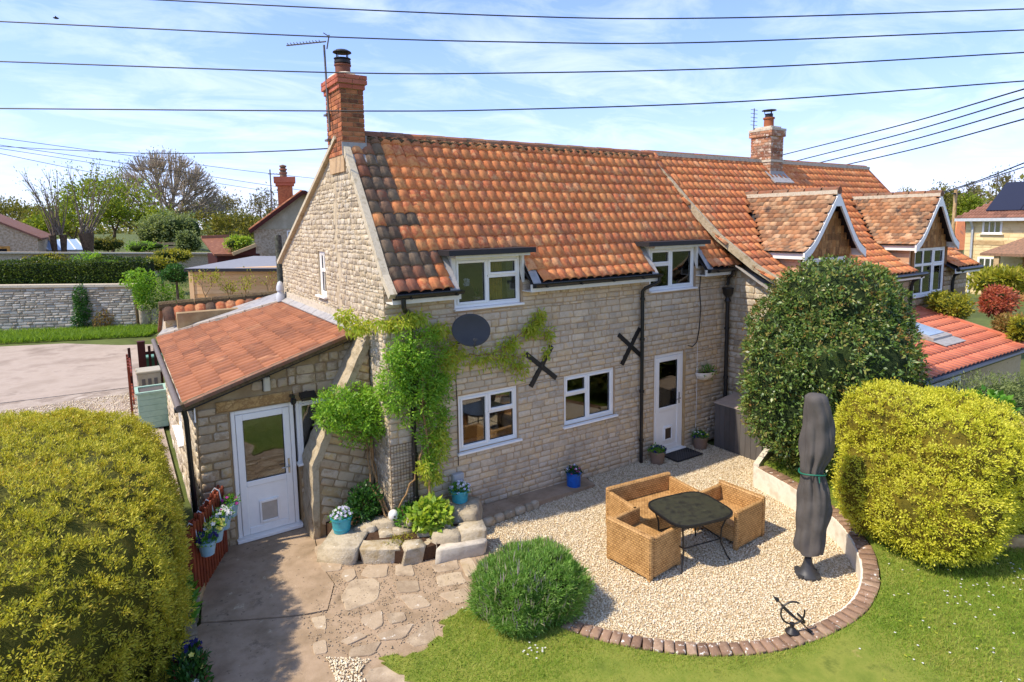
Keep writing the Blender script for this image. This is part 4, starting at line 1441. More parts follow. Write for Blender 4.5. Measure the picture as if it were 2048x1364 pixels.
def door(name, parent, fr, u0, u1, v0, v1, flap_mat, flap, hand, split=0.50, mid=0.09, nf=-0.02, fw=0.06, handle=True):
    d = wsub(name, parent)
    mb = MB(); nb = nf - 0.07
    mb.lbox(fr, u0, u0 + fw, v0, v1, nb, nf, bev=.006); mb.lbox(fr, u1 - fw, u1, v0, v1, nb, nf, bev=.006)
    mb.lbox(fr, u0 + fw + .001, u1 - fw - .001, v1 - fw, v1, nb, nf - .001, bev=.006)
    mb.build('frame', M['upvc'], d)
    lu0, lu1, lv0, lv1 = u0 + fw + .006, u1 - fw - .006, v0 + .03, v1 - fw - .006
    st = 0.10; vm = lv0 + (lv1 - lv0) * split
    lf = MB(); nl = nf + 0.006
    lf.lbox(fr, lu0, lu0 + st, lv0, lv1, nb + .003, nl, bev=.008); lf.lbox(fr, lu1 - st, lu1, lv0, lv1, nb + .003, nl, bev=.008)
    for a, b in ((lv0, lv0 + st * 1.1), (vm - mid / 2, vm + mid / 2), (lv1 - st, lv1)):
        lf.lbox(fr, lu0 + st + .001, lu1 - st - .001, a, b, nb + .003, nl - .001, bev=.008)
    lf.build('leaf_frame', M['upvc'], d)
    MB().lbox(fr, lu0 + st - .005, lu1 - st + .005, lv0 + st, vm, nl - 0.045, nl - 0.018, bev=.004).build('lower_panel', M['upvc'], d)
    MB().lbox(fr, lu0 + st - .002, lu1 - st + .002, vm + mid / 2 - .002, lv1 - st + .002, nl - 0.034, nl - 0.026).build('pane', M['glass'], d)
    sl = MB()
    a, b, c, e = lu0 + st, lu1 - st, vm + mid / 2, lv1 - st
    for (xa, xb, ya, yb) in ((a, a + .008, c, e), (b - .008, b, c, e), (a + .008, b - .008, c, c + .008), (a + .008, b - .008, e - .008, e)):
        sl.lbox(fr, xa, xb, ya, yb, nl - .026, nl - .014)
    sl.build('glazing_seal', M['seal'], d)
    fu, fv, fwid, fh = flap
    fm = MB(); t = 0.028
    fm.lbox(fr, fu, fu + t, fv, fv + fh, nl - .02, nl + .016, bev=.005); fm.lbox(fr, fu + fwid - t, fu + fwid, fv, fv + fh, nl - .02, nl + .016, bev=.005)
    fm.lbox(fr, fu + t + .001, fu + fwid - t - .001, fv, fv + t, nl - .02, nl + .015, bev=.005); fm.lbox(fr, fu + t + .001, fu + fwid - t - .001, fv + fh - t * 1.4, fv + fh, nl - .02, nl + .015, bev=.005)
    cf = fm.build('cat_flap', M['upvc'], d)
    MB().lbox(fr, fu + t, fu + fwid - t, fv + t, fv + fh - t, nl - .017, nl - .006).build('flap', flap_mat, cf)
    if handle:
        hu = (lu1 - 0.05) if hand > 0 else (lu0 + 0.05)
        h = MB()
        h.lbox(fr, hu - .014, hu + .014, vm + .05, vm + .29, nl, nl + .010, bev=.003)
        h.tube([fr.p(hu, vm + .17, nl + .008), fr.p(hu, vm + .17, nl + .05), fr.p(hu - hand * .02, vm + .17, nl + .055), fr.p(hu - hand * .12, vm + .165, nl + .055)], 0.009, 8)
        h.build('handle', M['chrome'], d, auto=40)
    MB().lbox(fr, u0 - .03, u1 + .03, v0 - .03, v0 + .026, nb, nf + .11, bev=.008).build('threshold', M['upvc'], d)
    return d


door('patio_door', cottage, FRONT, 5.70, 6.57, 0.04, 2.14, M['brown_flap'], (6.02, 0.28, 0.24, 0.30), 1, split=0.45, mid=0.08)
MB().lbox(FRONT, 6.575, 6.60, 0.0, 2.10, -0.2, 0.028).build('sunlit_reveal_strip', M['sandstone'], cottage)  # sun on the right-hand reveal, put into the sandy colour

# chimney at the gable
CH = sub('chimney', cottage)
cx0, cx1, cy0, cy1, cz0, cz1 = -0.05, 0.34, 1.42, 2.22, 5.75, 7.06
MB().box((cx0 + .012, cy0 + .012, cz0), (cx1 - .012, cy1 - .012, cz1 + .2)).build('flue_core', M['brick_mortar'], CH)
BK = Pieces()


def lay_bricks(P, x0, x1, y0, y1, z0, n, ch, parent, mat, seed=0, blen=0.225):
    r = random.Random(seed)
    for j in range(n):
        z = z0 + (j + 0.5) * ch
        for fr, L in ((FR((x0, y0 + .0, 0), (1, 0, 0), (0, -1, 0)), x1 - x0), (FR((x0, y0, 0), (0, 1, 0), (-1, 0, 0)), y1 - y0),
                      (FR((x0, y1, 0), (1, 0, 0), (0, 1, 0)), x1 - x0), (FR((x1, y0, 0), (0, 1, 0), (1, 0, 0)), y1 - y0)):
            k = max(1, round(L / blen)); u = 0; ws = [L / k] * k
            if j % 2: ws = [L / k / 2] + [L / k] * (k - 1) + [L / k / 2]
            for w in ws:
                P.add(r.choice(BRICKS), mat4(fr, u + w / 2, z, w - 0.010, ch - 0.011, 0.012, r.gauss(0, .006), n=-0.012), parent, mat)
                u += w


lay_bricks(BK, cx0, cx1, cy0, cy1, 6.02, 14, 0.075, CH, M['brick'], 4)
lay_bricks(BK, cx0 - .025, cx1 + .025, cy0 - .025, cy1 + .025, 7.07, 1, 0.08, CH, M['brick_cap'], 5)
lay_bricks(BK, cx0 - .055, cx1 + .055, cy0 - .055, cy1 + .055, 7.15, 2, 0.075, CH, M['brick_cap'], 6)
for k_, (a, z0, z1) in enumerate(((.015, 7.07, 7.15), (.045, 7.15, 7.30))):
    MB().box((cx0 - a + .01, cy0 - a + .01, z0), (cx1 + a - .01, cy1 + a - .01, z1)).build('corbel_core', M['brick_mortar'], CH)
BK.flush(290, 'brick', 'brick_rest')
cxm, cym = (cx0 + cx1) / 2, (cy0 + cy1) / 2
MB().lathe([(0.30, 0), (0.28, .03), (0.20, .08), (0.14, .10)], (cxm, cym, 7.295), 14, sy=1.35, sx=0.85).build('flaunching', M['cement'], CH)
pot = MB(); pot.lathe([(0.125, 0), (0.125, .13), (0.14, .14), (0.14, .16), (0.12, .16)], (cxm, cym, 7.38), 18)
pot.build('chimney_pot', plain('brown_pot_clay', '#7b4a35', 0.7), CH, auto=40)
cw = MB()
cw.lathe([(0.10, 0), (0.135, .02), (0.135, .06), (0.11, .065), (0.11, .085), (0.14, .09), (0.14, .10), (0.08, .11)], (cxm, cym, 7.54), 18)
for a in range(4): cw.tube([(cxm + .11 * math.cos(a * 1.57 + .6), cym + .11 * math.sin(a * 1.57 + .6), 7.62), (cxm + .12 * math.cos(a * 1.57 + .6), cym + .12 * math.sin(a * 1.57 + .6), 7.74)], 0.009, 5)
cw.lathe([(0.155, 0), (0.15, .012), (0.10, .04), (0.0, .055)], (cxm, cym, 7.735), 18)
cw.build('cowl', M['black_felt'], CH, auto=40)
fl = MB()
fl.box((cx0 - .012, cy0 - .014, 6.0), (cx1 + .014, cy0 - .003, 6.22)); fl.box((cx1 + .003, cy0 - .012, 6.06), (cx1 + .014, cy0 + .3, 6.34))
fl.poly([(0.0, 1.24, 5.86), (cx1 + .12, 1.24, 5.86), (cx1 + .12, cy0 + .02, 6.10), (0.0, cy0 + .02, 6.10)], (0, -.02, .02))
fl.build('flashing', M['lead'], CH)

# ------------------------------------------------------------------ lean-to extension on the gable
EX0, EY0, EY1 = -2.5, 1.2, 7.6
EXF = FR((EX0, EY0, 0), (1, 0, 0), (0, -1, 0))
ex_poly = [(0.004, 0), (0.46, 0), (0.46, 2.10), (2.05, 2.10), (2.05, 1.06), (1.42, 1.06), (1.42, 0), (2.496, 0), (2.496, 3.05), (0.004, 2.30)]
exw = slab('extension_wall', EXF, ex_poly, [], -0.32, 0.0, M['mortar_shade'], cottage)
ex_st = [(0.0, 0), (0.44, 0), (0.44, 2.12), (0.28, 2.12), (0.28, 2.30), (1.38, 2.30), (1.38, 2.12), (2.07, 2.12), (2.07, 1.02), (1.44, 1.02), (1.44, 0), (2.48, 0), (2.48, 3.02), (0.02, 2.28)]
lay_stones(STP, EXF, ex_st, [], exw, M['stone_brown'], STONES, ch=(0.10, 0.17), ln=(0.16, 0.40), joint=0.022, depth=0.03, seed=21)
EXL = FR((EX0, EY0, 0), (0, 1, 0), (-1, 0, 0))
exl = slab('extension_side_wall', EXL, [(0.004, 0), (EY1 - EY0, 0), (EY1 - EY0, 2.28), (0.004, 2.28)], [(2.4, 3.7, 0.95, 2.0)], -0.3, 0.0, M['rubble_mortar'], cottage)
lay_stones(STP, EXL, [(0.02, 0), (EY1 - EY0 - .02, 0), (EY1 - EY0 - .02, 2.26), (0.02, 2.26)], [(2.35, 3.75, 0.88, 2.05)], exl, M['rubble'], STONES, ch=(0.10, 0.17), ln=(0.18, 0.5), joint=0.018, depth=0.025, seed=22)
window(cottage, EXL, 2.4, 3.7, 0.97, 2.0, [(0, .5, 0, 1, 1), (.5, 1, 0, 1, 1)], lining=0, so=0.06, sn=0.1)
MB().box((EX0 + .3, EY1 - .3, 0), (-.02, EY1 - .002, 2.9)).build('extension_rear_wall', M['mortar_shade'], cottage)
MB().box((EX0 + .31, 1.6, 0.0), (-.02, EY1 - .31, 0.04)).build('extension_floor', M['inside_dark'], cottage)
MB().box((EX0 + .32, 4.6, 0.05), (-.03, 4.7, 2.2)).build('partition', M['inside'], cottage)
door('back_door', cottage, EXF, 0.47, 1.39, 0.06, 2.09, M['flap'], (0.80, 0.24, 0.29, 0.36), 1, split=0.42, mid=0.09, nf=-0.03)
window(cottage, EXF, 1.43, 2.04, 1.08, 2.09, [(0, 1, 0, 1, 1)], lining=0.15, so=0.03)
lt = MB(); lt.lbox(EXF, 0.28, 1.38, 2.125, 2.285, -0.1, 0.035, bev=.012); lt.build('lintel', M['wood_lintel'], cottage)
# roof of ribbed tiles: ribs run down to the left
exroof = sub('extension_roof', cottage)
EA, EB = np.array([-2.64, 0, 2.33]), np.array([0.0, 0, 3.13])
et = (EB - EA) / np.linalg.norm(EB - EA); en = np.array([-et[2], 0, et[0]])
TWX, GX_ = 0.40, 0.30
back_y = lambda x: 7.55 - 1.45 * (x + 2.62) / 2.62
MB().poly([(EA[0] + .02, 1.07, EA[2] - .02), (EA[0] + .02, 7.55, EA[2] - .02), (-.01, 6.1, 3.11), (-.01, 1.07, 3.11)], tuple(-en * 0.06)).build('underlay', M['black_felt'], exroof)
r = random.Random(31)
rows = 9
for j in range(rows):
    p0 = EA + et * (j * GX_)
    for i in range(22):
        y = 1.06 + i * TWX
        if y + TWX * 0.6 > back_y(p0[0] + 0.15): continue
        L = min(1.0, (np.linalg.norm(EB - EA) - j * GX_) / 0.33)
        if L < 0.25: continue
        m = np.eye(4)
        tt = et * math.cos(.05) - en * math.sin(.05); nn = en * math.cos(.05) + et * math.sin(.05)
        m[:3, 0] = np.array([0, -1, 0]); m[:3, 1] = tt * L; m[:3, 2] = nn
        m[:3, 3] = np.array([p0[0], y + TWX, p0[2]]) + en * 0.022 + np.array([0, r.gauss(0, .002), 0])
        TLP.add(ROMAN[0], m, exroof, M['tile_ext'])
# mortar verge, top flashing, back edge
vg = MB(); vg.bar(EA + np.array([-.03, 1.06, 0.0]), EB + np.array([-.02, 1.06, 0.0]), 0.13, 0.10); vg.build('verge', M['moss'], exroof)
vg = MB(); vg.bar(EA + np.array([0.0, 1.02, 0.035]), EB + np.array([-.02, 1.02, 0.035]), 0.10, 0.05)
vg.build('verge_capping', M['ridge'], exroof)
fb = MB()
for i in range(11):
    y0 = 1.15 + i * 0.455
    fb.poly([(-.17, y0, 3.145), (-.17, y0 + .45, 3.145), (-.008, y0 + .45, 3.24), (-.008, y0, 3.24)], tuple(en * 0.02 + np.array([0, 0, .004 * (i % 2)])))
fb.build('flashing', M['lead'], exroof)
MB().box((-.05, 1.15, 3.22), (-.028, 6.15, 3.36)).build('upstand', M['cement'], exroof)
be = MB()
for i in range(7):
    t0, t1 = i / 7, (i + 0.94) / 7
    P0 = np.array([-2.58 + 2.45 * t0, 0, 0]); P1 = np.array([-2.58 + 2.45 * t1, 0, 0])
    for q in (P0, P1): q[1] = back_y(q[0]) - 0.02; q[2] = EA[2] + (q[0] + 2.64) * (0.8 / 2.64) + 0.05
    be.bar(P0, P1, 0.16, 0.06)
be.build('edge_capping', M['cement'], exroof)
MB().poly([(-2.62, 7.52, 2.40), (0.0, 6.1, 3.19), (0.2, 7.7, 3.2), (-2.5, 7.72, 2.5)], (0, 0, -.03)).build('lead_valley', M['lead'], exroof)
# gutter at the low eave, downpipe at the front corner
gt = MB(); gt.tube([(-2.70, 1.1, 2.30), (-2.70, 7.5, 2.30)], 0.05, 10)
gt.build('extension_gutter', plain('brown_gutter', '#6d6258', 0.6), cottage, auto=40)
gt = MB(); gt.box((-2.76, 1.12, 2.24), (-2.50, 1.22, 2.30)); gt.tube([(-2.64, 1.14, 2.26), (-2.62, 1.14, 2.1), (-2.58, 1.16, 0.0)], 0.036, 10)
gt.build('extension_downpipe', M['black_pvc'], cottage, auto=40)
MB().box((-2.515, 1.10, 2.06), (-2.50, 1.18, 2.30)).build('bargeboard_end', M['upvc'], cottage)

# raking buttress at the front corner, courses laid square to the slope
class FRT(FR):
    def __init__(s, O, u, n, v):
        super().__init__(O, u, n); s.v = np.array(v, float)


by0, by1 = 0.68, 1.17
bprof = [(-.03, 0.0), (-.03, 3.08), (-0.10, 2.95), (-0.42, 2.33), (-0.70, 1.75), (-0.97, 1.15), (-1.0, 0.0)]
BF = FR((0, by0, 0), (1, 0, 0), (0, -1, 0))
bw = slab('buttress', BF, bprof, [], -(by1 - by0), 0.0, M['mortar_shade'], cottage)
ang = RAD(-22)
BT = FRT((0, by0, 0), (math.cos(ang), 0, math.sin(ang)), (0, -1, 0), (-math.sin(ang), 0, math.cos(ang)))
inner = [(-0.01, 0.05), (-0.01, 3.05), (-0.10, 2.86), (-0.64, 1.75), (-0.90, 1.15), (-0.92, 0.05)]
rot = [(x * math.cos(ang) + z * math.sin(ang), -x * math.sin(ang) + z * math.cos(ang)) for x, z in inner]
lay_stones(STP, BT, rot, [], bw, M['stone_brown'], STONES, ch=(0.11, 0.16), ln=(0.2, 0.42), joint=0.02, depth=0.02, seed=23)
cp = MB()
pts = [(-0.02, 3.16), (-0.10, 3.0), (-0.42, 2.38), (-0.72, 1.78), (-1.0, 1.17), (-1.035, 0.0)]
ring = []
V, F = [], []
rr = random.Random(4)
sub_pts = []
for (x0, z0), (x1, z1) in zip(pts[:-1], pts[1:]):
    for k in range(7): sub_pts.append((x0 + (x1 - x0) * k / 7, z0 + (z1 - z0) * k / 7))
sub_pts.append(pts[-1])
for x, z in sub_pts:
    a = rr.uniform(-.015, .015)
    z += rr.uniform(-.008, .008)
    V += [(x - .02 + a, by1 + .03, z + .02), (x - .03 + rr.uniform(-.015, .02), by0 + .1, z + .03), (x - .01 + a, by0 - .035, z + .01), (x + .09, by0 - .03, z - .05), (x + .12, by0 + .1, z - .1), (x + .10, by1 + .02, z - .08)]
for i in range(len(sub_pts) - 1):
    for k in range(6): F.append((6 * i + k, 6 * i + (k + 1) % 6, 6 * i + 6 + (k + 1) % 6, 6 * i + 6 + k))
F += [tuple(range(6)), tuple(range(len(V) - 6, len(V)))]
cp.add(V, F); cp.build('buttress_coping', M['coping'], cottage)

STP.flush(300, 'stone', 'stone_facing')
TLP.flush(300, 'tile', 'tile_rest')

# low outhouse roof at the back of the extension
oh = thing('outhouse', 'low stone outhouse with one row of old pantiles behind the lean-to roof', 'outbuilding', (-1.2, 8.6, 0))


child(MB().box((-2.42, 7.72, 0), (0.6, 8.0, 2.82)), 'wall', M['stone_brown'], oh)
child(MB().poly([(-2.42, 8.0, 0), (-2.42, 9.6, 0), (-2.42, 9.6, 2.2), (-2.42, 8.0, 2.98)], (.25, 0, 0)), 'side_wall', M['rubble'], oh)
child(MB().poly([(-2.5, 7.98, 3.03), (.6, 7.98, 3.1), (.6, 9.8, 2.3), (-2.5, 9.8, 2.2)], (0, 0, -.06)), 'rear_slope', M['tile_old'], oh)
for i in range(13):
    x = -2.46 + i * .2255
    V, F = PANT[i % 4]
    o = np_obj('tile', V, F, M['tile'] if i % 4 else M['tile_old'], oh)
    t = np.array([0, 0.2, 0.27]); t /= np.linalg.norm(t); nrm = np.array([0, -t[2], t[1]])
    m = np.eye(4); m[:3, 0] = (1, 0, 0.025); m[:3, 1] = t * 1.25; m[:3, 2] = nrm * .7; m[:3, 3] = np.array([x, 7.64, 2.70 + (x + 2.4) * 0.025]) - np.array(oh.location)
    o.matrix_local = Matrix(m.tolist())
rt = MB()
for i in range(8):
    x0 = -2.52 + i * 0.385
    rt.tube([(x0, 7.93, 3.03 + i * .0096), (x0 + .36, 7.93, 3.03 + i * .0096 + .009)], [0.115, 0.11], 10)
child(rt, 'ridge', M['moss'], oh)
vt = thing('flue_vent', 'small grey flue cowl standing where the lean-to roof meets the gable', 'vent', (-.16, 6.05, 3.15))
MB().lathe([(0.10, 0), (0.10, .15), (0.07, .19), (0.07, .24), (0.09, .25), (0.085, .34), (0.05, .44), (0.0, .47)], (0, 0, 0), 14).build('cowl', M['alu'], vt, auto=40)
# ------------------------------------------------------------------ adjoining house to the right
nb = thing('adjoining_house', 'adjoining stone house with two tile-hung dormers and a limewashed brick chimney', 'house', (12.5, -1.2, 0))
NY = -1.2
NX0, NX1 = 7.95, 16.85
NS, NT = Pieces(), Pieces()
NF = FR((0, NY, 0), (1, 0, 0), (0, -1, 0))
DW1, DW2 = (8.95, 10.45, 2.85, 4.0), (13.72, 15.4, 2.82, 4.05)
npoly = [(NX0 + .004, 0), (NX1, 0), (NX1, 3.5), (DW2[1], 3.5), (DW2[1], DW2[2]), (DW2[0], DW2[2]), (DW2[0], 3.5), (DW1[1], 3.5), (DW1[1], DW1[2]), (DW1[0], DW1[2]), (DW1[0], 3.5), (NX0 + .004, 3.5)]
def wslab(name, fr, poly, holes, n0, n1, mat, parent):
    o = slab(name, fr, poly, holes, n0, n1, mat, parent); o.location = -wl(parent); return o
nw = wslab('front_wall', NF, npoly, [], -0.4, 0, M['mortar_shade'], nb)
lay_stones(NS, NF, npoly, [], nw, M['stone_brown'], STONES, ch=(0.10, 0.17), ln=(0.2, 0.5), seed=41, joint=0.02, depth=0.025, pred=lambda u, v: v > 1.6 and u > 11.5)
NRF = FR((NX0, 0, 0), (0, -1, 0), (-1, 0, 0))
nr = wslab('return_wall', NRF, [(0.0, 0), (1.196, 0), (1.196, 3.45), (0.0, 3.95)], [], -0.3, 0, M['mortar'], nb)
lay_stones(NS, NRF, [(0.0, 0), (1.18, 0), (1.18, 3.4), (0.0, 3.9)], [], nr, M['rubble'], STONES, ch=(0.10, 0.16), ln=(0.18, 0.45), seed=42, joint=0.02, depth=0.022)
NS.flush(150, 'stone', 'stone_facing')
child(MB().poly([(NX1, NY + .4, 0), (NX1, 5, 0), (NX1, 5, 3.6), (NX1, 1.8, 6.3), (NX1, -.6, 4.0), (NX1, NY + .4, 3.5)], (-.3, 0, 0)), 'end_wall', M['rubble'], nb)
child(MB().box((NX0 + .3, 4.7, 0), (NX1 - .31, 5, 3.6)), 'rear_wall', M['mortar'], nb)
child(MB().box((NX0 + .31, 1.5, 0), (NX1 - .31, 1.6, 5.0)), 'inner_wall', M['inside_dark'], nb)

nprof = [(-1.46, 3.47), (-0.85, 3.83), (-0.05, 4.44), (0.6, 5.1), (1.8, 6.40)]
narc = []; s_ = 0
for (y0, z0), (y1, z1) in zip(nprof[:-1], nprof[1:]):
    L = math.hypot(y1 - y0, z1 - z0); narc.append((s_, s_ + L, y0, z0, (y1 - y0) / L, (z1 - z0) / L)); s_ += L
NTOT = s_
nroof = wsub('roof', nb)
jx = lambda y: 7.20 + (1.8 - y) * 0.20
DORM = [(9.68, 5.42), (14.45, 5.42)]
HW = 1.06


def dprof(a):
    """height of the swept dormer slope above its eave at distance a from the ridge"""
    pts = [(0, 5.42), (0.35, 4.98), (0.7, 4.54), (0.92, 4.32), (1.2, 4.16)]
    return float(np.interp(a, [p[0] for p in pts], [p[1] for p in pts]))


def nskip(x, y, x2):
    if x < jx(y) - 0.16 or x2 > NX1 + 0.2: return True
    xm = (x + x2) / 2; z = roof_z(nprof, y)
    for dx, _ in DORM:
        if abs(xm - dx) < HW + 0.02 and z < dprof(abs(xm - dx)) - 0.06: return True
    return False


ncol = int((NX1 + .2 - 7.1) / TW)
lay_pantiles(NT, narc, NTOT, lambda i, y: 7.1 + i * TW, ncol, GAUGE, TW, nroof, lambda i, j, r: M['tile'], nskip, seed=9)
# deck in columns so that the dormer openings stay free
xs = np.arange(7.2, NX1 + .11, 0.1)
V, F = [], []
ys = np.linspace(-1.46, 1.8, 34)
for x in xs:
    for y in ys: V.append((max(x, jx(y)), y, roof_z(nprof, y) - 0.035))
for i in range(len(xs) - 1):
    for j in range(len(ys) - 1):
        xm = xs[i] + .05; y = ys[j + 1]
        if xs[i + 1] < jx(y): continue
        if any(abs(xm - dx) < HW - 0.1 and roof_z(nprof, y) < dprof(abs(xm - dx)) - 0.02 for dx, _ in DORM): continue
        F.append((i * 34 + j, (i + 1) * 34 + j, (i + 1) * 34 + j + 1, i * 34 + j + 1))
MB().add(V, F).build('underlay', M['black_felt'], nroof)
MB().poly([(7.2, 1.8, 6.38), (NX1 + .1, 1.8, 6.38), (NX1 + .1, 5.2, 3.5), (7.2, 5.2, 3.5)], (0, 0, -.06)).build('rear_slope', M['tile'], nroof)
k = 24
for i in range(k):
    x0 = 7.2 + i * (NX1 - 7.1) / k; x1 = x0 + (NX1 - 7.1) / k
    V = []
    for x in (x0, x1 - 0.035):
        for a in range(7):
            t = math.pi * a / 6; V.append((x, 1.8 - 0.12 * math.cos(t), 6.385 + 0.115 * math.sin(t)))
    MB().add(V, [(a, a + 1, 8 + a, 7 + a) for a in range(6)] + [tuple(range(7)), tuple(range(13, 6, -1))]).build('ridge_tile', M['ridge'], nroof)
mb = MB(); mb.bar((7.2, 1.72, 6.40), (NX1 + .08, 1.72, 6.40), 0.16, 0.08)
mb.build('ridge_bedding', M['cement'], nroof)
mb = MB()
for (y0, z0), (y1, z1) in zip(nprof[:-1], nprof[1:]):
    mb.bar((jx(y0) - .02, y0, z0 + .04), (jx(y1) - .02, y1, z1 + .04), 0.085, 0.15)
mb.bar((jx(1.8) - .02, 1.8, 6.44), (jx(2.2), 2.2, 6.1), 0.11, 0.15)
mb.build('skew_coping', M['coping'], nroof)
mb = MB()
for (y0, z0), (y1, z1) in zip(nprof[:-1], nprof[1:]): mb.bar((NX1 + .12, y0, z0 + .01), (NX1 + .12, y1, z1 + .01), 0.1, 0.08)
mb.build('verge', M['ridge'], nroof)
# lead apron where the eave meets the cottage
child(MB().poly([(7.72, -0.35, 3.90), (8.05, -0.35, 3.78), (8.1, -1.15, 3.47), (7.78, -1.15, 3.42)], (0, 0, -.03)), 'lead_apron', M['lead'], nb)
for x0, x1 in ((10.62, 13.66), (15.46, 16.95), (8.1, 8.9)):
    child(MB().tube([(x0, -1.52, 3.44), (x1, -1.52, 3.44)], 0.055, 10), 'gutter', M['black_pvc'], nb, auto=40)
    child(MB().box((x0, -1.48, 3.33), (x1, -1.45, 3.46)), 'fascia', M['upvc'], nb)
for px_, py_ in ((1824, 560), (1906, 560)):
    q = onY(px_, py_, -1.27)
    child(MB().tube([(q[0], -1.5, 3.4), (q[0], -1.3, 3.25), (q[0], -1.27, 3.1), (q[0], -1.27, 0.1)], 0.04, 8), 'downpipe', M['black_pvc'], nb, auto=40)

for di, (dx, dz) in enumerate(DORM):
    D = wsub('dormer', nb)
    # tile-hung slopes, swept at the eave
    alen = np.concatenate([[0], np.cumsum([math.hypot(0.1, dprof(a + .1) - dprof(a)) for a in np.arange(0, 1.2, 0.1)])])
    aa = np.arange(0, 1.21, 0.1)
    T_ = alen[-1]
    rr = random.Random(50 + di)
    for sgn in (-1, 1):
        nrow = 15; gg = T_ / nrow
        for j in range(nrow):
            s0 = T_ - j * gg
            a0 = float(np.interp(s0, alen, aa)); a1 = float(np.interp(max(s0 - 0.2, 0), alen, aa))
            P0 = np.array([dx + sgn * a0, 0, dprof(a0)]); P1 = np.array([dx + sgn * a1, 0, dprof(a1)])
            t = unit((P1 - P0)[None])[0]; nrm = np.cross(t, np.array([0, 1.0, 0])) * (1 if sgn > 0 else -1)
            if nrm[2] < 0: nrm = -nrm
            tt = t * math.cos(.1) - nrm * math.sin(.1); nn = nrm * math.cos(.1) + t * math.sin(.1)
            y = -1.42 + (0.08 if j % 2 else 0)
            while y < 1.2:
                if roof_z(nprof, min(y + .1, 1.79)) < P0[2] + 0.03:
                    m = np.eye(4); m[:3, 0] = np.array([0, sgn * 1.0, 0]); m[:3, 1] = tt * min(1, (s0 + .02) / 0.2); m[:3, 2] = nn
                    m[:3, 3] = P0 + np.array([0, y if sgn > 0 else y + 0.163, 0]) + nrm * 0.02
                    NT.add(FLATT[0], m, D, M['tile_plain'], score=None if sgn < 0 else 1e-6)
                y += 0.165
        # deck under the tiles
        V, F = [], []
        for a in aa:
            z = dprof(a) - 0.01
            ye = float(np.interp(z, [q[1] for q in nprof], [q[0] for q in nprof])) + 0.12
            V += [(dx + sgn * a, -1.38, z), (dx + sgn * a, ye, z)]
        F = [(2 * i, 2 * i + 1, 2 * i + 3, 2 * i + 2) for i in range(len(aa) - 1)]
        MB().add(V, F).build('deck', M['black_felt'], D)
        # bargeboard
        V, F = [], []
        for a in aa:
            z = dprof(a) - 0.015
            wd = 0.17 if a > 0.05 else 0.30
            for yy in (-1.435, -1.395): V += [(dx + sgn * a, yy, z), (dx + sgn * max(a - 0.0, 0), yy, z - wd)]
        n_ = len(aa)
        for i in range(n_ - 1):
            b = 4 * i
            F += [(b, b + 1, b + 5, b + 4), (b + 2, b + 6, b + 7, b + 3), (b + 1, b + 3, b + 7, b + 5), (b, b + 4, b + 6, b + 2)]
        F += [(4 * n_ - 4, 4 * n_ - 3, 4 * n_ - 1, 4 * n_ - 2)]
        MB().add(V, F).build('bargeboard', M['upvc'], D)
        # eave fascia along the side, cheek below
        xe = dx + sgn * 1.12
        MB().box((xe - .03, -1.39, 4.02), (xe + .03, -0.35, 4.17)).build('eave_board', M['upvc'], D)
        xc = dx + sgn * (HW - 0.08)
        for j in range(6):
            z = 3.5 + j * 0.11
            y1 = float(np.interp(z + .06, [q[1] for q in nprof], [q[0] for q in nprof])) + 0.1
            if y1 > NY: MB().box((xc - .03 - .004 * (j % 2), NY, z), (xc + .03 + .004 * (j % 2), y1, z + .106)).build('cheek_course', M['shingle_pale'], D)
    # ridge and shingled gable
    k = 6
    for i in range(k):
        y0 = -1.44 + i * 0.39
        MB().tube([(dx, y0, dz + .02), (dx, y0 + 0.36, dz + .02)], 0.085, 8).build('ridge_tile', M['ridge'], D)
    mb = MB(); mb.bar((dx, -1.43, dz - .02), (dx, 0.85, dz - .02), 0.17, 0.10); mb.build('ridge_bedding', M['cement'], D)
    MB().poly([(dx - HW + .08, NY + .02, 4.0), (dx + HW - .08, NY + .02, 4.0), (dx + HW - .08, NY + .02, 4.2), (dx, NY + .02, 5.3), (dx - HW + .08, NY + .02, 4.2)], (0, .06, 0)).build('gable_board', M['wood_shingle'], D)
    rs = random.Random(60 + di)
    for j in range(8):
        z = 4.06 + j * 0.155
        half = float(np.interp(z + .08, [4.0, 4.25, 5.3], [HW - .1, HW - .18, 0.03]))
        u = -half + (0.05 if j % 2 else 0)
        u = -half
        while u < half - 0.02:
            w = min(rs.uniform(0.09, 0.17), half - u)
            o = MB().box((dx + u + .003, NY - .035 - rs.uniform(0, .006), z - rs.uniform(0, .01)), (dx + u + w - .003, NY + .018, z + .165)).build('shingle', M['wood_shingle'], D)
            u += w
    hw = DW1 if di == 0 else DW2
    ww = hw[1] - hw[0]
    window(D, NF, *hw, [(0, .28, 0, .66, 0), (0, .28, .66, 1, 0), (.28, .62, 0, .66, 0), (.28, .62, .66, 1, 0), (.62, 1, 0, .66, 1), (.62, 1, .66, 1, 1)], lining=0.2, so=0.08, nf=0.0)
    for xa in (hw[0] - .14, hw[1] + .002): MB().box((xa, NY - .01, hw[2]), (xa + .138, NY + .2, 4.05)).build('window_post', M['wood_shingle'], D)

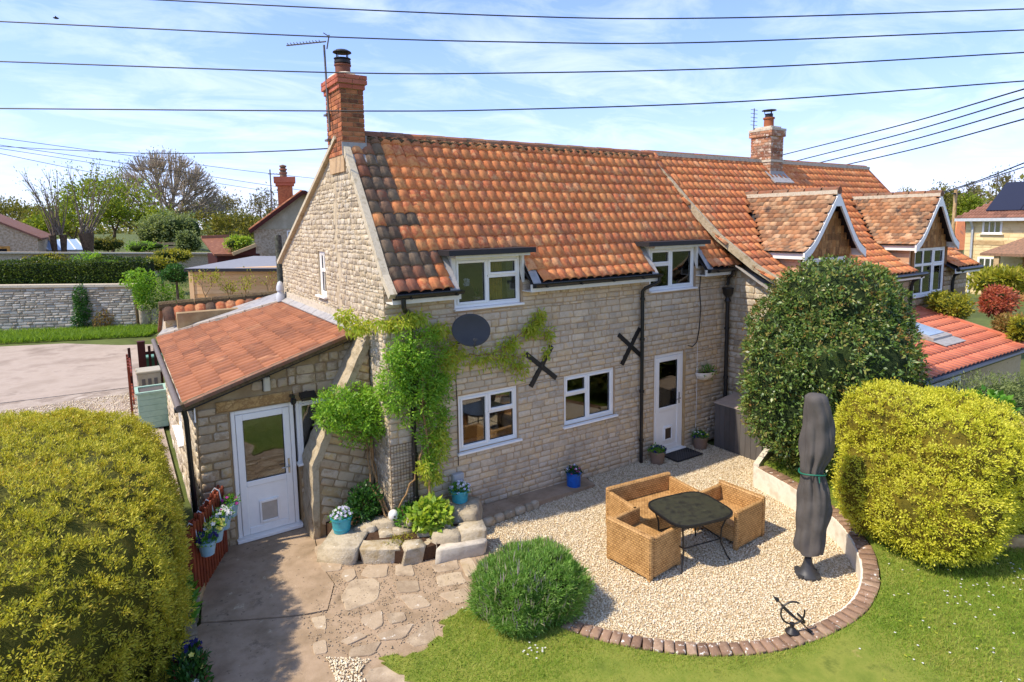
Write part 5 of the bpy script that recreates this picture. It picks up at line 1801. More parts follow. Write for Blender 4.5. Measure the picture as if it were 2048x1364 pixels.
# chimney on the ridge
C2 = wsub('chimney', nb)
BK2 = Pieces()
a0, a1, b0, b1 = 11.38, 11.92, 1.38, 2.0
MB().box((a0 + .012, b0 + .012, 5.8), (a1 - .012, b1 - .012, 7.2)).build('flue_core', M['brick_mortar'], C2)
lay_bricks(BK2, a0, a1, b0, b1, 6.05, 13, 0.075, C2, M['brick_white'], 71)
lay_bricks(BK2, a0 - .04, a1 + .04, b0 - .04, b1 + .04, 7.03, 2, 0.075, C2, M['brick_white'], 72)
MB().box((a0 - .03, b0 - .03, 7.03), (a1 + .03, b1 + .03, 7.18)).build('corbel_core', M['brick_mortar'], C2)
BK2.flush(260, 'brick', 'brick_rest')
MB().box((a0 - .045, b0 - .045, 7.182), (a1 + .045, b1 + .045, 7.24)).box((a0 + .05, b0 + .05, 7.24), (a1 - .05, b1 - .05, 7.30)).build('flaunching', M['cement'], C2)
MB().box((a0 - .02, b0 - .02, 6.36), (a1 + .02, b1 + .02, 6.42)).build('mortar_band', M['cement'], C2)
ax_, ay_ = (a0 + a1) / 2 + .05, (b0 + b1) / 2
MB().lathe([(0.13, 0), (0.125, .22), (0.15, .23), (0.15, .27), (0.12, .27)], (ax_, ay_, 7.29), 16).build('chimney_pot', plain('terracotta_pot', '#9c5a35', 0.8), C2, auto=40)
cw = MB(); cw.lathe([(0.10, 0), (0.10, .10)], (ax_, ay_, 7.56), 12); cw.lathe([(0.19, 0), (0.18, .015), (0.0, .03)], (ax_, ay_, 7.74), 14)
for a in range(3): cw.tube([(ax_ + .1 * math.cos(a * 2.1), ay_ + .1 * math.sin(a * 2.1), 7.64), (ax_ + .12 * math.cos(a * 2.1), ay_ + .12 * math.sin(a * 2.1), 7.75)], 0.01, 5)
cw.build('cowl', M['black_felt'], C2, auto=40)
fl = MB(); fl.box((a0 - .03, b0 - .03, 5.85), (a1 + .03, b0 - .005, 6.12)); fl.poly([(a0 - .15, b0 - .25, 5.78), (a1 + .15, b0 - .25, 5.78), (a1 + .15, b0 + .1, 6.10), (a0 - .15, b0 + .1, 6.10)], (0, -.02, .03))
fl.build('flashing', M['lead'], C2)

# lean-to with rooflight in front of the house
LX0, LX1, LYT, LYB = 8.7, 14.0, -1.21, -3.62
lz = lambda y: 2.47 + (y + 1.25) * 0.25
lr = wsub('lean_to_roof', nb)
lt_ = np.array([0, 1, .25]); lt_ /= np.linalg.norm(lt_); ln_ = np.array([0, -lt_[2], lt_[1]])
SKY = (11.35, 12.25, -2.7, -1.85)
for j in range(9):
    y = LYB + j * 0.285
    for i in range(14):
        x = LX0 + i * 0.38
        if SKY[0] - .36 < x < SKY[1] and SKY[2] - .26 < y < SKY[3]: continue
        m = np.eye(4)
        tt = lt_ * math.cos(.07) - ln_ * math.sin(.07); nn = ln_ * math.cos(.07) + lt_ * math.sin(.07)
        m[:3, 0] = (.95, 0, 0); m[:3, 1] = tt * min(1, (LYT - y + .01) / .32); m[:3, 2] = nn; m[:3, 3] = np.array([x, y, lz(y) + .03])
        if LYT - y > 0.06: NT.add(ROMAN[0], m, lr, M['tile_new'])
NT.flush(300, 'tile', 'tile_rest')
MB().poly([(LX0, LYB + .02, lz(LYB) - .01), (LX1, LYB + .02, lz(LYB) - .01), (LX1, LYT, lz(LYT) - .01), (LX0, LYT, lz(LYT) - .01)], (0, 0, -.08)).build('deck', M['grey_felt'], lr)
MB().bar((LX1 + .02, LYB, lz(LYB) + .03), (LX1 + .02, LYT, lz(LYT) + .03), 0.12, 0.12).build('verge', M['tile_new'], lr)
sk = MB(); fr_ = []
def skp(x, y, h): return (x, y, lz(y) + h)
sk.poly([skp(SKY[0], SKY[2], .13), skp(SKY[1], SKY[2], .13), skp(SKY[1], SKY[3], .13), skp(SKY[0], SKY[3], .13)], (0, 0, -.10))
sko = sk.build('rooflight', M['lead'], lr)
MB().poly([skp(SKY[0] + .1, SKY[2] + .12, .145), skp(SKY[1] - .1, SKY[2] + .12, .145), skp(SKY[1] - .1, SKY[3] - .08, .145), skp(SKY[0] + .1, SKY[3] - .08, .145)], (0, 0, -.012)).build('pane', M['sky_glass'], sko)
MB().poly([skp(SKY[0] - .05, SKY[2] - .26, .085), skp(SKY[1] + .05, SKY[2] - .26, .085), skp(SKY[1] + .05, SKY[2], .085), skp(SKY[0] - .05, SKY[2], .085)], (0, 0, -.01)).build('apron', M['lead'], sko)
child(MB().box((LX0 + .15, LYB + .15, 0), (LX1 - .1, LYB + .4, lz(LYB) - .05)), 'lean_to_wall', M['stone_brown'], nb)
child(MB().box((LX1 - .35, LYB + .41, 0), (LX1 - .1, -1.21, 1.75)), 'lean_to_end_wall', M['stone_brown'], nb)
LF_ = FR((0, LYB + .15, 0), (1, 0, 0), (0, -1, 0))
window(nb, LF_, 9.2, 10.6, 0.35, 1.72, [(0, .5, 0, 1, 1), (.5, 1, 0, 1, 1)], lining=0, nf=0.06, so=0.02, sn=0.1)
child(MB().tube([(LX0, LYB - .02, lz(LYB) - .03), (LX1, LYB - .02, lz(LYB) - .03)], 0.05, 8), 'lean_to_gutter', M['black_pvc'], nb, auto=40)
# ------------------------------------------------------------------ patio edging and walls
edging = thing('brick_edging', 'curved edging of weathered bricks between gravel patio and lawn', 'edging', (3.5, -4.9, 0))
sB = 0.05
rb = random.Random(13)
bshape = make_stone(random.Random(2), inset=0.02, round_=0.06, jit=0.03, rough=0.12, mid=0.85, back=-0.1)
bmesh_ = np_mesh('brick', bshape[0], bshape[1], M['edge_brick'])
while sB < dist[-1] - 0.02:
    p, t, o = edge_at(sB)
    z = float(lawn_z(p[0], p[1]))
    w = 0.115
    c = p + o * 0.105
    ob = bpy.data.objects.new('brick', bmesh_)
    link(ob, edging)
    m = np.eye(4)
    a = rb.gauss(0, .035)
    T = np.array([t[0], t[1], 0]); O = np.array([o[0], o[1], 0])
    T2 = T * math.cos(a) + O * math.sin(a); O2 = O * math.cos(a) - T * math.sin(a)
    m[:3, 0] = O2 * rb.uniform(.175, .20); m[:3, 1] = T2 * (w - .007); m[:3, 2] = np.array([rb.gauss(0, .003), rb.gauss(0, .003), 0.05])
    m[:3, 3] = np.array([c[0], c[1], z - 0.042 + rb.gauss(0, .004)]) - np.array(edging.location)
    ob.matrix_local = Matrix(m.tolist())
    sB += 0.117
# cream retaining wall, its face towards the gravel
V, F = [], []
ss = np.linspace(0.05, dist[-1], 70)
for s in ss:
    p, t, o = edge_at(s); z = float(lawn_z(p[0], p[1])) - 0.012
    a = p - o * 0.012; b = p + o * 0.02
    V += [(a[0], a[1], -.03), (a[0], a[1], z), (b[0], b[1], z), (b[0], b[1], -.03)]
for i in range(len(ss) - 1):
    for k in range(4): F.append((4 * i + k, 4 * i + (k + 1) % 4, 4 * i + 4 + (k + 1) % 4, 4 * i + 4 + k))
F += [(0, 1, 2, 3), tuple(range(len(V) - 4, len(V)))]
rw = MB().add(V, F).build('retaining_wall', M['white_render'])
tag(rw, 'low curved cream retaining wall on the right of the gravel patio', 'wall')
p_end = edge[-1]
mb = MB(); mb.bar((p_end[0] + .05, p_end[1] + .0, 0.21), (7.25, -1.62, 0.21), 0.10, 0.45)
tag(mb.build('planting_bed_wall', M['white_render']), 'short end wall of the raised bed beside the grey bin store', 'wall')

# concrete apron along the front wall with stone edge
ap = thing('wall_apron', 'concrete strip with rough stone edge along the foot of the front wall', 'paving', (2.3, -0.2, 0))
child(MB().poly([(0.95, -0.02, 0.13), (0.95, -0.52, 0.13), (2.3, -0.45, 0.11), (3.78, -0.40, 0.055), (3.85, -0.02, 0.055)], (0, 0, -.15)), 'slab', M['concrete'], ap)
re_ = random.Random(3)
x = 1.15
while x < 2.35:
    w = re_.uniform(.12, .3)
    V, F = core((0, 0, 0), (w / 2 + .01, .06, .075), 4, Lump((9, 17), (.05, .03), int(x * 100)), 1.0, 12, 8)
    o = np_obj('stone', V, F, M['rock'], ap, smooth=False)
    o.location = Vector((x + w / 2, -.53 + .06 * (x - 1.1), .07)) - Vector(ap.location)
    x += w
for i, quad in enumerate(([(1058, 1108), (1108, 1103), (1170, 1160), (1120, 1172)], )):
    mb = MB(); mb.poly([(q[0], q[1], 0.05) for q in [onZ(a, b, 0.05) for a, b in quad]], (0, 0, -.05))
    tag(mb.build('paving_slab', M['flag']), 'flat grey paving slab on the gravel behind the lavender bush', 'slab')

# stone blocks along the path on the hedge side
eb = [((-2.40, 0.74), (-2.56, 0.42)), ((-2.57, 0.41), (-2.72, -0.10)), ((-2.73, -0.12), (-2.80, -0.52)), ((-2.82, -0.55), (-2.84, -0.92)), ((-2.85, -0.95), (-2.84, -1.25))]
for i, (a, b) in enumerate(eb):
    mb = MB(); mb.bar((a[0] - .05, a[1], .05), (b[0] - .05, b[1], .05), 0.13, 0.10 + .02 * (i % 2))
    o = mb.build('path_edging_stone', M['sandstone'] if i < 2 else M['rock'])
    tag(o, ['sandstone edging block nearest the back door fence', 'long sandstone edging block below the hanging fence pots', 'sandy edging block where the fence ends',
            'rough pale edging stone beside the hedge', 'last rough edging stone before the flower trough'][i], 'edging stone', 'stones edging the path')

# ------------------------------------------------------------------ rockery bed at the corner of the house
rk = thing('rockery', 'raised rockery bed of lichened stones at the house corner', 'rockery', (0.1, -0.3, 0))
soil = child(MB().poly([(-0.85, 0.75, 0.24), (-0.8, -0.2, 0.22), (-0.1, -0.85, 0.2), (0.9, -1.0, 0.24), (0.95, -0.05, 0.28), (0.0, -0.03, 0.28), (-0.02, 0.78, 0.28)], (0, 0, -.26)), 'soil', M['soil'], rk)


def rock(px0, px1, py0, py1, ztop, hgt, depth, parent, mat, seed, rz=0.0, p=5, name='stone', base=None):
    """a stone whose top lies at ztop; the pixel box gives its centre and width"""
    c = onZ((px0 + px1) / 2, (py0 + py1) / 2, ztop - hgt * 0.4)
    d = (c - CAMP) @ CF
    w = (px1 - px0) / F_PX * d
    V, F = make_stone(random.Random(seed + 40), inset=.05, round_=.2, jit=.12, back=-1.2, mid=.8, rough=.16)
    V = V * np.array([w, depth, hgt / 2.2])
    V[:, 2] += rng.normal(0, .006, len(V)); V[:, 0] += V[:, 2] * random.Random(seed).uniform(-.25, .25)
    a = -0.35 + rz
    R = np.array([[math.cos(a), -math.sin(a), 0], [math.sin(a), math.cos(a), 0], [0, 0, 1]])
    o = np_obj(name, V @ R.T, F, mat, parent)
    o.location = Vector((c[0], c[1], ztop - hgt / 2.2)) - (wl(parent) if parent else Vector())
    return o


rocks = [(650, 728, 1048, 1118, .27, .27, .85, M['rock']), (722, 806, 1085, 1116, .24, .24, .28, M['rock']), (804, 846, 1083, 1120, .25, .25, .24, M['rock']),
         (842, 876, 1075, 1112, .22, .22, .25, M['rock']), (868, 922, 1058, 1095, .34, .30, .30, M['rock']), (918, 968, 1055, 1082, .36, .30, .32, M['rock']), (872, 970, 1082, 1112, .22, .2, .16, M['slate_pale']),
         (715, 752, 1042, 1072, .34, .2, .26, M['rock']), (745, 790, 1030, 1064, .38, .22, .28, M['rock']), (788, 818, 1030, 1054, .38, .2, .2, M['rock']), (784, 834, 1050, 1074, .30, .16, .22, M['rock']),
         (758, 784, 1062, 1078, .28, .12, .18, M['rock']), (832, 866, 1054, 1078, .31, .18, .2, M['rock']), (868, 902, 1042, 1066, .36, .2, .2, M['rock']), (892, 960, 1000, 1050, .42, .34, .75, M['rock']), (778, 800, 1012, 1032, .36, .14, .16, M['rock'])]
for i, (a, b, c, d, zt, h, dp, mt) in enumerate(rocks):
    rock(a, b, c, d, zt, h, dp, rk, mt, i, rz=(-.3 if i in (0, 14) else random.Random(i).uniform(-.25, .25)))

# ------------------------------------------------------------------ furniture


def uv_box(me, scale=1.0):
    """box mapping in metres so that the weave follows each panel"""
    uv = me.uv_layers.new(name='UVMap')
    for p in me.polygons:
        n = p.normal
        for li in p.loop_indices:
            c = me.vertices[me.loops[li].vertex_index].co
            if abs(n.z) > 0.7: q = (c.x, c.y)
            elif abs(n.x) > abs(n.y): q = (c.y, c.z)
            else: q = (c.x, c.z)
            uv.data[li].uv = q


def wick(mb, name, parent):
    me = mb.mesh(name, M['wicker'])
    uv_box(me)
    return link(bpy.data.objects.new(name, me), parent)


def rbox(mb, a, b, r=0.02):
    """box with chamfered edges"""
    x0, y0, z0 = a; x1, y1, z1 = b
    V, F = [], []
    def lay(z, i): V.extend([(x0 + i, y0 + r, z), (x0 + r, y0 + i, z), (x1 - r, y0 + i, z), (x1 - i, y0 + r, z), (x1 - i, y1 - r, z), (x1 - r, y1 - i, z), (x0 + r, y1 - i, z), (x0 + i, y1 - r, z)])
    lay(z0, 0); lay(z1 - r, 0); lay(z1, r * .6)
    for L in (0, 8):
        for k in range(8): F.append((L + k, L + (k + 1) % 8, L + 8 + (k + 1) % 8, L + 8 + k))
    F += [tuple(range(7, -1, -1)), tuple(range(16, 24))]
    return mb.add(V, F)


def armchair(name, label, loc, rz, width, depth=0.72, group='rattan garden seats'):
    """faces local -y; back along +y"""
    t = thing(name, label, 'chair' if width < 1 else 'sofa', loc, group, rz)
    w, d = width / 2, depth / 2
    wick(rbox(MB(), (-w + .075, -d + .02, .12), (w - .075, d - .09, .36)), 'seat', t)
    wick(rbox(MB(), (-w, d - .085, .05), (w, d, .64)), 'backrest', t)
    wick(rbox(MB(), (-w, -d, .05), (-w + .07, d - .086, .595)), 'arm', t)
    wick(rbox(MB(), (w - .07, -d, .05), (w, d - .086, .595)), 'arm', t)
    for sx in (-1, 1):
        for sy in (-1, 1):
            wick(MB().box((sx * (w - .04) - .03, sy * (d - .04) - .03, 0), (sx * (w - .04) + .03, sy * (d - .04) + .03, .10)), 'leg', t)
    return t


armchair('rattan_armchair', 'woven rattan armchair nearest the camera, its back to the lavender bush', (2.70, -2.69, 0.012), RAD(90 + 6), 0.80, 0.70)
armchair('rattan_armchair', 'woven rattan armchair on the right of the table, nearest the covered parasol', (4.36, -2.86, 0.012), RAD(-90 + 3), 0.80, 0.74)
armchair('rattan_sofa', 'two-seat woven rattan sofa behind the table', (3.57, -2.02, 0.012), RAD(-6), 1.30, 0.74)

tb = thing('garden_table', 'dark mottled glass garden table with rounded corners between the rattan seats', 'table', (3.40, -2.92, 0.012), None, RAD(-10))


def sup(a, b, p, n=48):
    out = []
    for i in range(n):
        t = 2 * math.pi * i / n
        c, s = math.cos(t), math.sin(t)
        out.append((a * math.copysign(abs(c) ** (2 / p), c), b * math.copysign(abs(s) ** (2 / p), s)))
    return out


MB().poly([(x, y, .705) for x, y in sup(.50, .43, 4.2)], (0, 0, -.012)).build('table_top', M['table_glass'], tb)
ring_o = sup(.525, .455, 4.2); ring_i = sup(.50, .43, 4.2)
rm = MB(); n = 48
V = [(x, y, .708) for x, y in ring_o] + [(x, y, .708) for x, y in ring_i] + [(x, y, .675) for x, y in ring_o] + [(x, y, .675) for x, y in ring_i]
F = []
for i in range(n):
    j = (i + 1) % n
    F += [(i, j, n + j, n + i), (2 * n + i, 3 * n + i, 3 * n + j, 2 * n + j), (i, 2 * n + i, 2 * n + j, j), (n + i, n + j, 3 * n + j, 3 * n + i)]
rm.add(V, F).build('rim', M['table_edge'], tb, auto=40)
for sx in (-1, 1):
    for sy in (-1, 1):
        MB().tube([(sx * .40, sy * .34, .68), (sx * .34, sy * .28, .45), (sx * .33, sy * .28, .25), (sx * .40, sy * .34, .05), (sx * .43, sy * .37, .0)], .013, 8).build('leg', M['table_edge'], tb, auto=40)
br = MB()
br.tube([(-.335, -.28, .30), (.335, -.28, .30)], .009, 6); br.tube([(-.335, .28, .30), (.335, .28, .30)], .009, 6); br.tube([(-.335, -.28, .30), (-.335, .28, .30)], .009, 6); br.tube([(.335, -.28, .30), (.335, .28, .30)], .009, 6)
br.build('brace', M['table_edge'], tb, auto=40)

# covered parasol
um = thing('covered_parasol', 'tall garden parasol closed under a dark grey cover tied with green cord', 'parasol', (4.30, -4.20, 0.012))
levels = [(.36, .20, .03), (.42, .21, .03), (.7, .215, .05), (1.0, .245, .09), (1.25, .205, .07), (1.42, .155, .03), (1.50, .145, .0), (1.58, .16, .02), (1.75, .235, .07), (2.0, .235, .08), (2.25, .20, .06), (2.42, .175, .02), (2.50, .155, 0), (2.535, .11, 0), (2.55, .0, 0)]
ns = 90
ru = np.random.default_rng(4)
ph = ru.uniform(0, 6.28, 4)
V, F = [], []
zz = [l[0] for l in levels]
zs = np.concatenate([np.linspace(.36, 2.40, 46), [2.45, 2.50, 2.535, 2.55]])
for z in zs:
    R_ = np.interp(z, zz, [l[1] for l in levels]); off = np.interp(z, zz, [l[2] for l in levels])
    pinch = math.exp(-((z - 1.48) / .30) ** 2); pinch2 = math.exp(-((z - 2.5) / .22) ** 2)
    for k in range(ns):
        t = 2 * math.pi * k / ns
        fold = .13 * (abs(math.sin(3.5 * t + ph[0] + .35 * z)) ** .7 - .65) + .10 * (abs(math.sin(5.5 * t + ph[1] - .5 * z)) - .6) * (pinch + .35) + .05 * math.sin(3 * t + ph[3] + z) + .03 * math.sin(13 * t + ph[2] + z) * pinch
        fold *= (0.75 + 0.35 * pinch) * (1 - .55 * pinch2)
        wr = 0.006 * math.sin(9 * z + 5 * t) + 0.008 * math.sin(17 * z - 3 * t + 1)
        rr_ = max(R_ * (1 + fold * 1.5) + wr * min(1, R_ * 5), 0.0)
        sag = (0.03 * math.sin(3 * t + 1) if z < .5 else 0)
        V.append((rr_ * math.cos(t) * .85 + off * .9 + (z - 1.3) * .02, rr_ * math.sin(t) * .85 - off * .25, z + sag * (.6 - z if z < .6 else 0) * 3))
for i in range(len(zs) - 1):
    for k in range(ns): F.append((i * ns + k, i * ns + (k + 1) % ns, (i + 1) * ns + (k + 1) % ns, (i + 1) * ns + k))
np_obj('cover', np.array(V), np.array(F), M['cover'], um, smooth=True)
cd = MB()
pts = [(.165 * math.cos(t) + .01, .165 * math.sin(t), 1.475 + .015 * math.sin(2 * t)) for t in np.linspace(0, 6.28, 25)]
cd.tube(pts, .011, 6); cd.tube([(-.08, -.145, 1.475), (-.1, -.17, 1.40)], .008, 5)
cd.build('tie_cord', M['green_cord'], um, auto=40)
MB().tube([(0, 0, .02), (0, 0, .55)], .028, 10).build('pole', M['plastic_dark'], um, auto=40)
bs = MB(); bs.lathe([(.16, 0), (.16, .03), (.11, .06), (.08, .12), (.055, .2), (.045, .26), (.03, .26)], (0, 0, 0), 20)
for a in range(4): bs.box((.14 * math.cos(a * 1.57) - .035, .14 * math.sin(a * 1.57) - .035, 0), (.14 * math.cos(a * 1.57) + .035, .14 * math.sin(a * 1.57) + .035, .045))
bs.build('base', M['plastic_dark'], um, auto=40)

# armillary sundial on the edging
sd_c = onZ(1584, 1262, 0.20)
sd = thing('armillary_sundial', 'small black iron armillary sundial with an arrow on the brick edging', 'sundial', (sd_c[0], sd_c[1], float(lawn_z(sd_c[0], 0)) + .02))
MB().lathe([(.075, 0), (.075, .012), (.05, .03), (.035, .05), (.02, .06), (.02, .10), (.03, .11), (.0, .115)], (0, 0, 0), 18).build('base', M['black_iron'], sd, auto=40)
def arc(c, r, a0, a1, u, v, n=22): return [tuple(np.array(c) + r * (math.cos(t) * np.array(u) + math.sin(t) * np.array(v))) for t in np.linspace(a0, a1, n)]
right = np.array([CR[0], CR[1], 0]); right /= np.linalg.norm(right); upv = np.array([0, 0, 1.0]); tow = np.cross(right, upv)
b1 = MB(); b1.tube(arc((0, 0, .235), .135, RAD(60), RAD(375), right, upv), .011, 6); b1.build('meridian_band', M['black_iron'], sd, auto=40)
tl = unit((right * .5 + tow * .85)[None])[0]
b1 = MB(); b1.tube(arc((0, 0, .235), .12, RAD(150), RAD(395), tl, unit((upv * .75 - right * .6)[None])[0]), .013, 6); b1.build('hour_band', M['black_iron'], sd, auto=40)
a0_, a1_ = np.array((0, 0, .235)) - right * .22 + upv * .20, np.array((0, 0, .235)) + right * .22 - upv * .24
ar = MB(); ar.tube([a0_, a1_], .007, 6); ar.tube([a0_ - (a1_ - a0_) * .03, a0_ + (a1_ - a0_) * .10], [.002, .026], 6); ar.tube([a1_ - (a1_ - a0_) * .10, a1_], [.01, .024], 6)
ar.build('arrow', M['black_iron'], sd, auto=40)

# grey bin store by the wall
bs_ = thing('bin_store', 'grey plank bin store with pale lid against the wall behind the evergreen bush', 'bin store', (7.22, -0.9, 0))
k = 9
for i in range(k):
    y0 = -1.47 + i * (1.15 / k)
    child(MB().box((7.205, y0 + .003, .02), (7.235, y0 + 1.15 / k - .003, .97)), 'plank', M['grey_plank'], bs_)
for i in range(6):
    child(MB().box((7.24 + i * .11, -1.475, .02), (7.24 + i * .11 + .104, -1.45, .97)), 'plank', M['grey_plank'], bs_)
child(MB().box((7.236, -1.449, .02), (7.9, -.33, .96)), 'carcass', M['black_felt'], bs_)
child(MB().poly([(7.19, -1.49, 1.0), (7.19, -.30, 1.0), (7.9, -.30, 1.09), (7.9, -1.49, 1.09)], (0, 0, -.03)), 'lid', plain('pale_lid', '#b5a493', 0.7), bs_)

# things on the front wall
dsh = thing('satellite_dish', 'dark grey oval satellite dish on the front wall under the left upper window', 'satellite dish', (1.22, 0, 3.02))
V, F = [], []
nd, nr_ = 32, 8
c0 = np.array((0.05, -.34, .17)); ax = unit(np.array([[-0.18, -.86, .42]]))[0]
e1 = unit(np.cross(ax, np.array([0, 0, 1.0]))[None])[0]; e2 = np.cross(e1, ax)
for i in range(nr_ + 1):
    q = i / nr_
    for k in range(nd):
        t = 2 * math.pi * k / nd
        V.append(c0 + e1 * .305 * q * math.cos(t) + e2 * .26 * q * math.sin(t) + ax * (.075 * q * q))
for i in range(nr_):
    for k in range(nd): F.append((i * nd + k, i * nd + (k + 1) % nd, (i + 1) * nd + (k + 1) % nd, (i + 1) * nd + k))
b_ = len(V)
for k in range(nd):
    t = 2 * math.pi * k / nd; V.append(c0 + e1 * .314 * math.cos(t) + e2 * .267 * math.sin(t) + ax * .06)
for k in range(nd): F.append((nr_ * nd + k, nr_ * nd + (k + 1) % nd, b_ + (k + 1) % nd, b_ + k))
np_obj('reflector', np.array(V), np.array(F), M['dish'], dsh, smooth=True)
mb = MB(); mb.tube([c0 - ax * .02, c0 + (0, .2, -.12), (0.05, -.02, -.02)], .02, 8); mb.box((-.02, -.02, -.08), (.12, 0.0, .06)); mb.build('bracket', M['plastic_dark'], dsh, auto=40)
mb = MB(); e_ = c0 - e2 * .20 + ax * .20
mb.tube([c0 - e2 * .28 + ax * .06, e_], .010, 6); mb.tube([e_, e_ - ax * .06 + e2 * .02], [.03, .022], 10); mb.build('receiver_arm', M['plastic_dark'], dsh, auto=40)
mb = MB(); mb.tube([(-.05, -.03, -.1), (-.06, -.02, -.6), (-.05, -.03, -1.2), (-.06, -.03, -2.1)], .007, 5); mb.build('cable', M['black_pvc'], dsh)

for (cx, cz, lab) in ((2.86, 2.34, 'black iron cross tie plate between the two lower windows'), (5.02, 2.43, 'black iron cross tie plate beside the long downpipe')):
    t = thing('tie_plate', lab, 'wall tie', (cx, -.02, cz), 'cross tie plates on the front wall')
    for a in (RAD(55), RAD(-39)):
        d = Vector((math.cos(a), 0, math.sin(a)))
        L = .41 if a > 0 else .42
        mb = MB(); mb.bar(d * -L, d * L, .085, .03 if a > 0 else .024, up=(0, 1, 0)); mb.build('iron_bar', M['black_iron'], t)
    MB().lathe([(.035, 0), (.03, .02), (0, .025)], (0, 0, 0), 8).build('bolt', M['black_iron'], t).rotation_euler = (RAD(90), 0, 0)

hb = thing('hanging_basket', 'white half-round wall basket with a small plant right of the patio door', 'basket', (7.18, -.02, 1.50))
V, F = [], []
for i in range(9):
    t = math.pi * i / 8
    for j in range(7):
        f = (math.pi / 2) * j / 6
        V.append((-.27 * math.cos(t) * math.cos(f), -.20 * math.sin(t) * math.cos(f) - .01, .12 - .20 * math.sin(f)))
for i in range(8):
    for j in range(6): F.append((i * 7 + j, i * 7 + j + 1, i * 7 + j + 8, i * 7 + j + 7))
np_obj('basket', np.array(V), np.array(F), M['white_paint'], hb, smooth=True)
MB().poly([(-.25, -.02, .10), (-.2, -.13, .10), (0, -.19, .10), (.2, -.13, .10), (.25, -.02, .10)], (0, 0, -.02)).build('soil', M['soil'], hb)

bx_ = thing('utility_box', 'small grey utility box low on the front wall beside the turquoise pot', 'box', (1.12, -.05, .55))
rbox(MB(), (-.10, -.06, 0), (.10, .03, .26), .012).build('case', M['box_grey'], bx_)
MB().box((-.085, -.066, .015), (.085, -.06, .245)).build('door', M['box_grey'], bx_)
MB().tube([(.06, 0, 0), (.07, 0, -.12), (0.0, 0, -.2), (-.05, -.02, -.4)], .008, 5).build('cable', M['black_pvc'], bx_)
cb = MB(); cb.tube([(7.02, -.03, 3.74), (7.0, -.02, 3.4), (7.04, -.03, 3.0), (7.0, -.03, 2.55), (6.93, -.03, 2.28), (6.8, -.03, 2.2), (6.66, -.03, 2.24)], .010, 6)
tag(cb.build('wall_cable', M['black_pvc']), 'loose black cable hanging from the eave right of the patio door', 'cable')
cb = MB(); cb.tube([(6.95, -.035, 2.28), (6.96, -.03, 1.2), (6.95, -.03, .4)], .006, 5)
tag(cb.build('pale_cable', M['white_paint']), 'thin pale cable running down the wall beside the patio door', 'cable')

# bulkhead lamp and floodlight over the back door
wlmp = thing('bulkhead_lamp', 'small pale oblong lamp on the wall above the back door', 'lamp', (-1.50, 1.17, 2.36))
rbox(MB(), (-.05, -.07, 0), (.05, .03, .21), .015).build('lens', plain('lamp_lens', '#c9bfa8', 0.3), wlmp)
MB().box((-.06, -.02, -.01), (.06, .03, .22)).build('backplate', M['black_pvc'], wlmp)
fld = thing('floodlight', 'black floodlight with motion sensor above the back door window', 'lamp', (-1.02, 1.15, 2.20))
MB().poly([(-.02, -.05, .06), (.22, -.05, .06), (.22, -.22, .0), (-.02, -.22, .0)], (0, .02, -.05)).build('head', M['black_pvc'], fld)
MB().box((.08, -.06, -.02), (.12, .03, .06)).build('bracket', M['black_pvc'], fld)
MB().lathe([(.03, 0), (.045, .03), (.045, .08), (.02, .09)], (-.12, -.10, -.10), 10).box((-.15, -.09, -.01), (-.09, .03, .04)).build('sensor', M['black_pvc'], fld)

# doormat
dm = thing('doormat', 'black rubber doormat with a diamond pattern outside the patio door', 'mat', (6.23, -.30, .03))
MB().box((-.38, -.22, 0), (.38, .22, .018)).build('mat', M['rubber'], dm)
mb = MB()
for i in range(12):
    x = -.36 + .72 * i / 11
    for s in (-1, 1):
        y0, y1 = -.2, .2; x1 = x + s * .4
        if x1 > .36: y1 = y0 + .4 * (.36 - x) / (x1 - x) if x1 != x else y1; x1 = .36
        if x1 < -.36: y1 = y0 + .4 * (-.36 - x) / (x1 - x); x1 = -.36
        if y1 - y0 > .02: mb.bar((x, y0, .022 + .001 * s), (x1, y1, .022 + .001 * s), .012, .008)
tag(mb.build('ribbing', plain('worn_rubber', '#55504b', 0.8), dm), kind='stuff')

# tv aerials
ta = thing('tv_aerial', 'tv aerial on a bent mast strapped to the cottage chimney', 'aerial', (-.10, 2.0, 6.3))
m0 = onX(660, 262, -.10) - np.array(ta.location); m1 = onX(648, 90, -.10) - np.array(ta.location)
MB().tube([m0, m0 * .45 + m1 * .55 + np.array([0, .012, 0]), m1], .018, 7).build('mast', M['metal_grey'], ta, auto=40)
q0 = onX(652, 83, -.10) - np.array(ta.location); q1 = q0 + np.array([-.52, .48, -.02])
mb = MB(); mb.tube([q0, q1], .012, 6)
mb.build('boom', M['metal_grey'], ta, auto=40)
dq = unit((q1 - q0)[None])[0]; sd_ = np.cross(dq, np.array([0, 0, 1.0]))
for i in range(11):
    c = q0 + (q1 - q0) * (.16 + .08 * i)
    MB().tube([c - sd_ * .035 + np.array([0, 0, .03]), c + sd_ * .035 - np.array([0, 0, .0])], .006, 5).build('director', M['metal_grey'], ta)
mb = MB(); mb.tube([q0 - dq * .06 + np.array([0, 0, .10]), q0 - dq * .01 + np.array([0, 0, -.12])], .012, 5); mb.tube([q0 - dq * .02 - sd_ * .12 + np.array([0, 0, .1]), q0 - dq * .02 + sd_ * .12 + np.array([0, 0, .1])], .008, 5)
mb.build('reflector', M['metal_grey'], ta)
mb = MB()
for z in (.0, .42): mb.box((-.03, -.05, z), (.08, .12, z + .03))
mb.build('strap', M['metal_grey'], ta)
tb2 = thing('tv_aerial', 'small tv aerial behind the chimney pot of the adjoining house', 'aerial', (11.42, 1.95, 7.2))
MB().tube([(0, 0, 0), (0, 0, .62)], .014, 6).build('mast', M['metal_grey'], tb2)
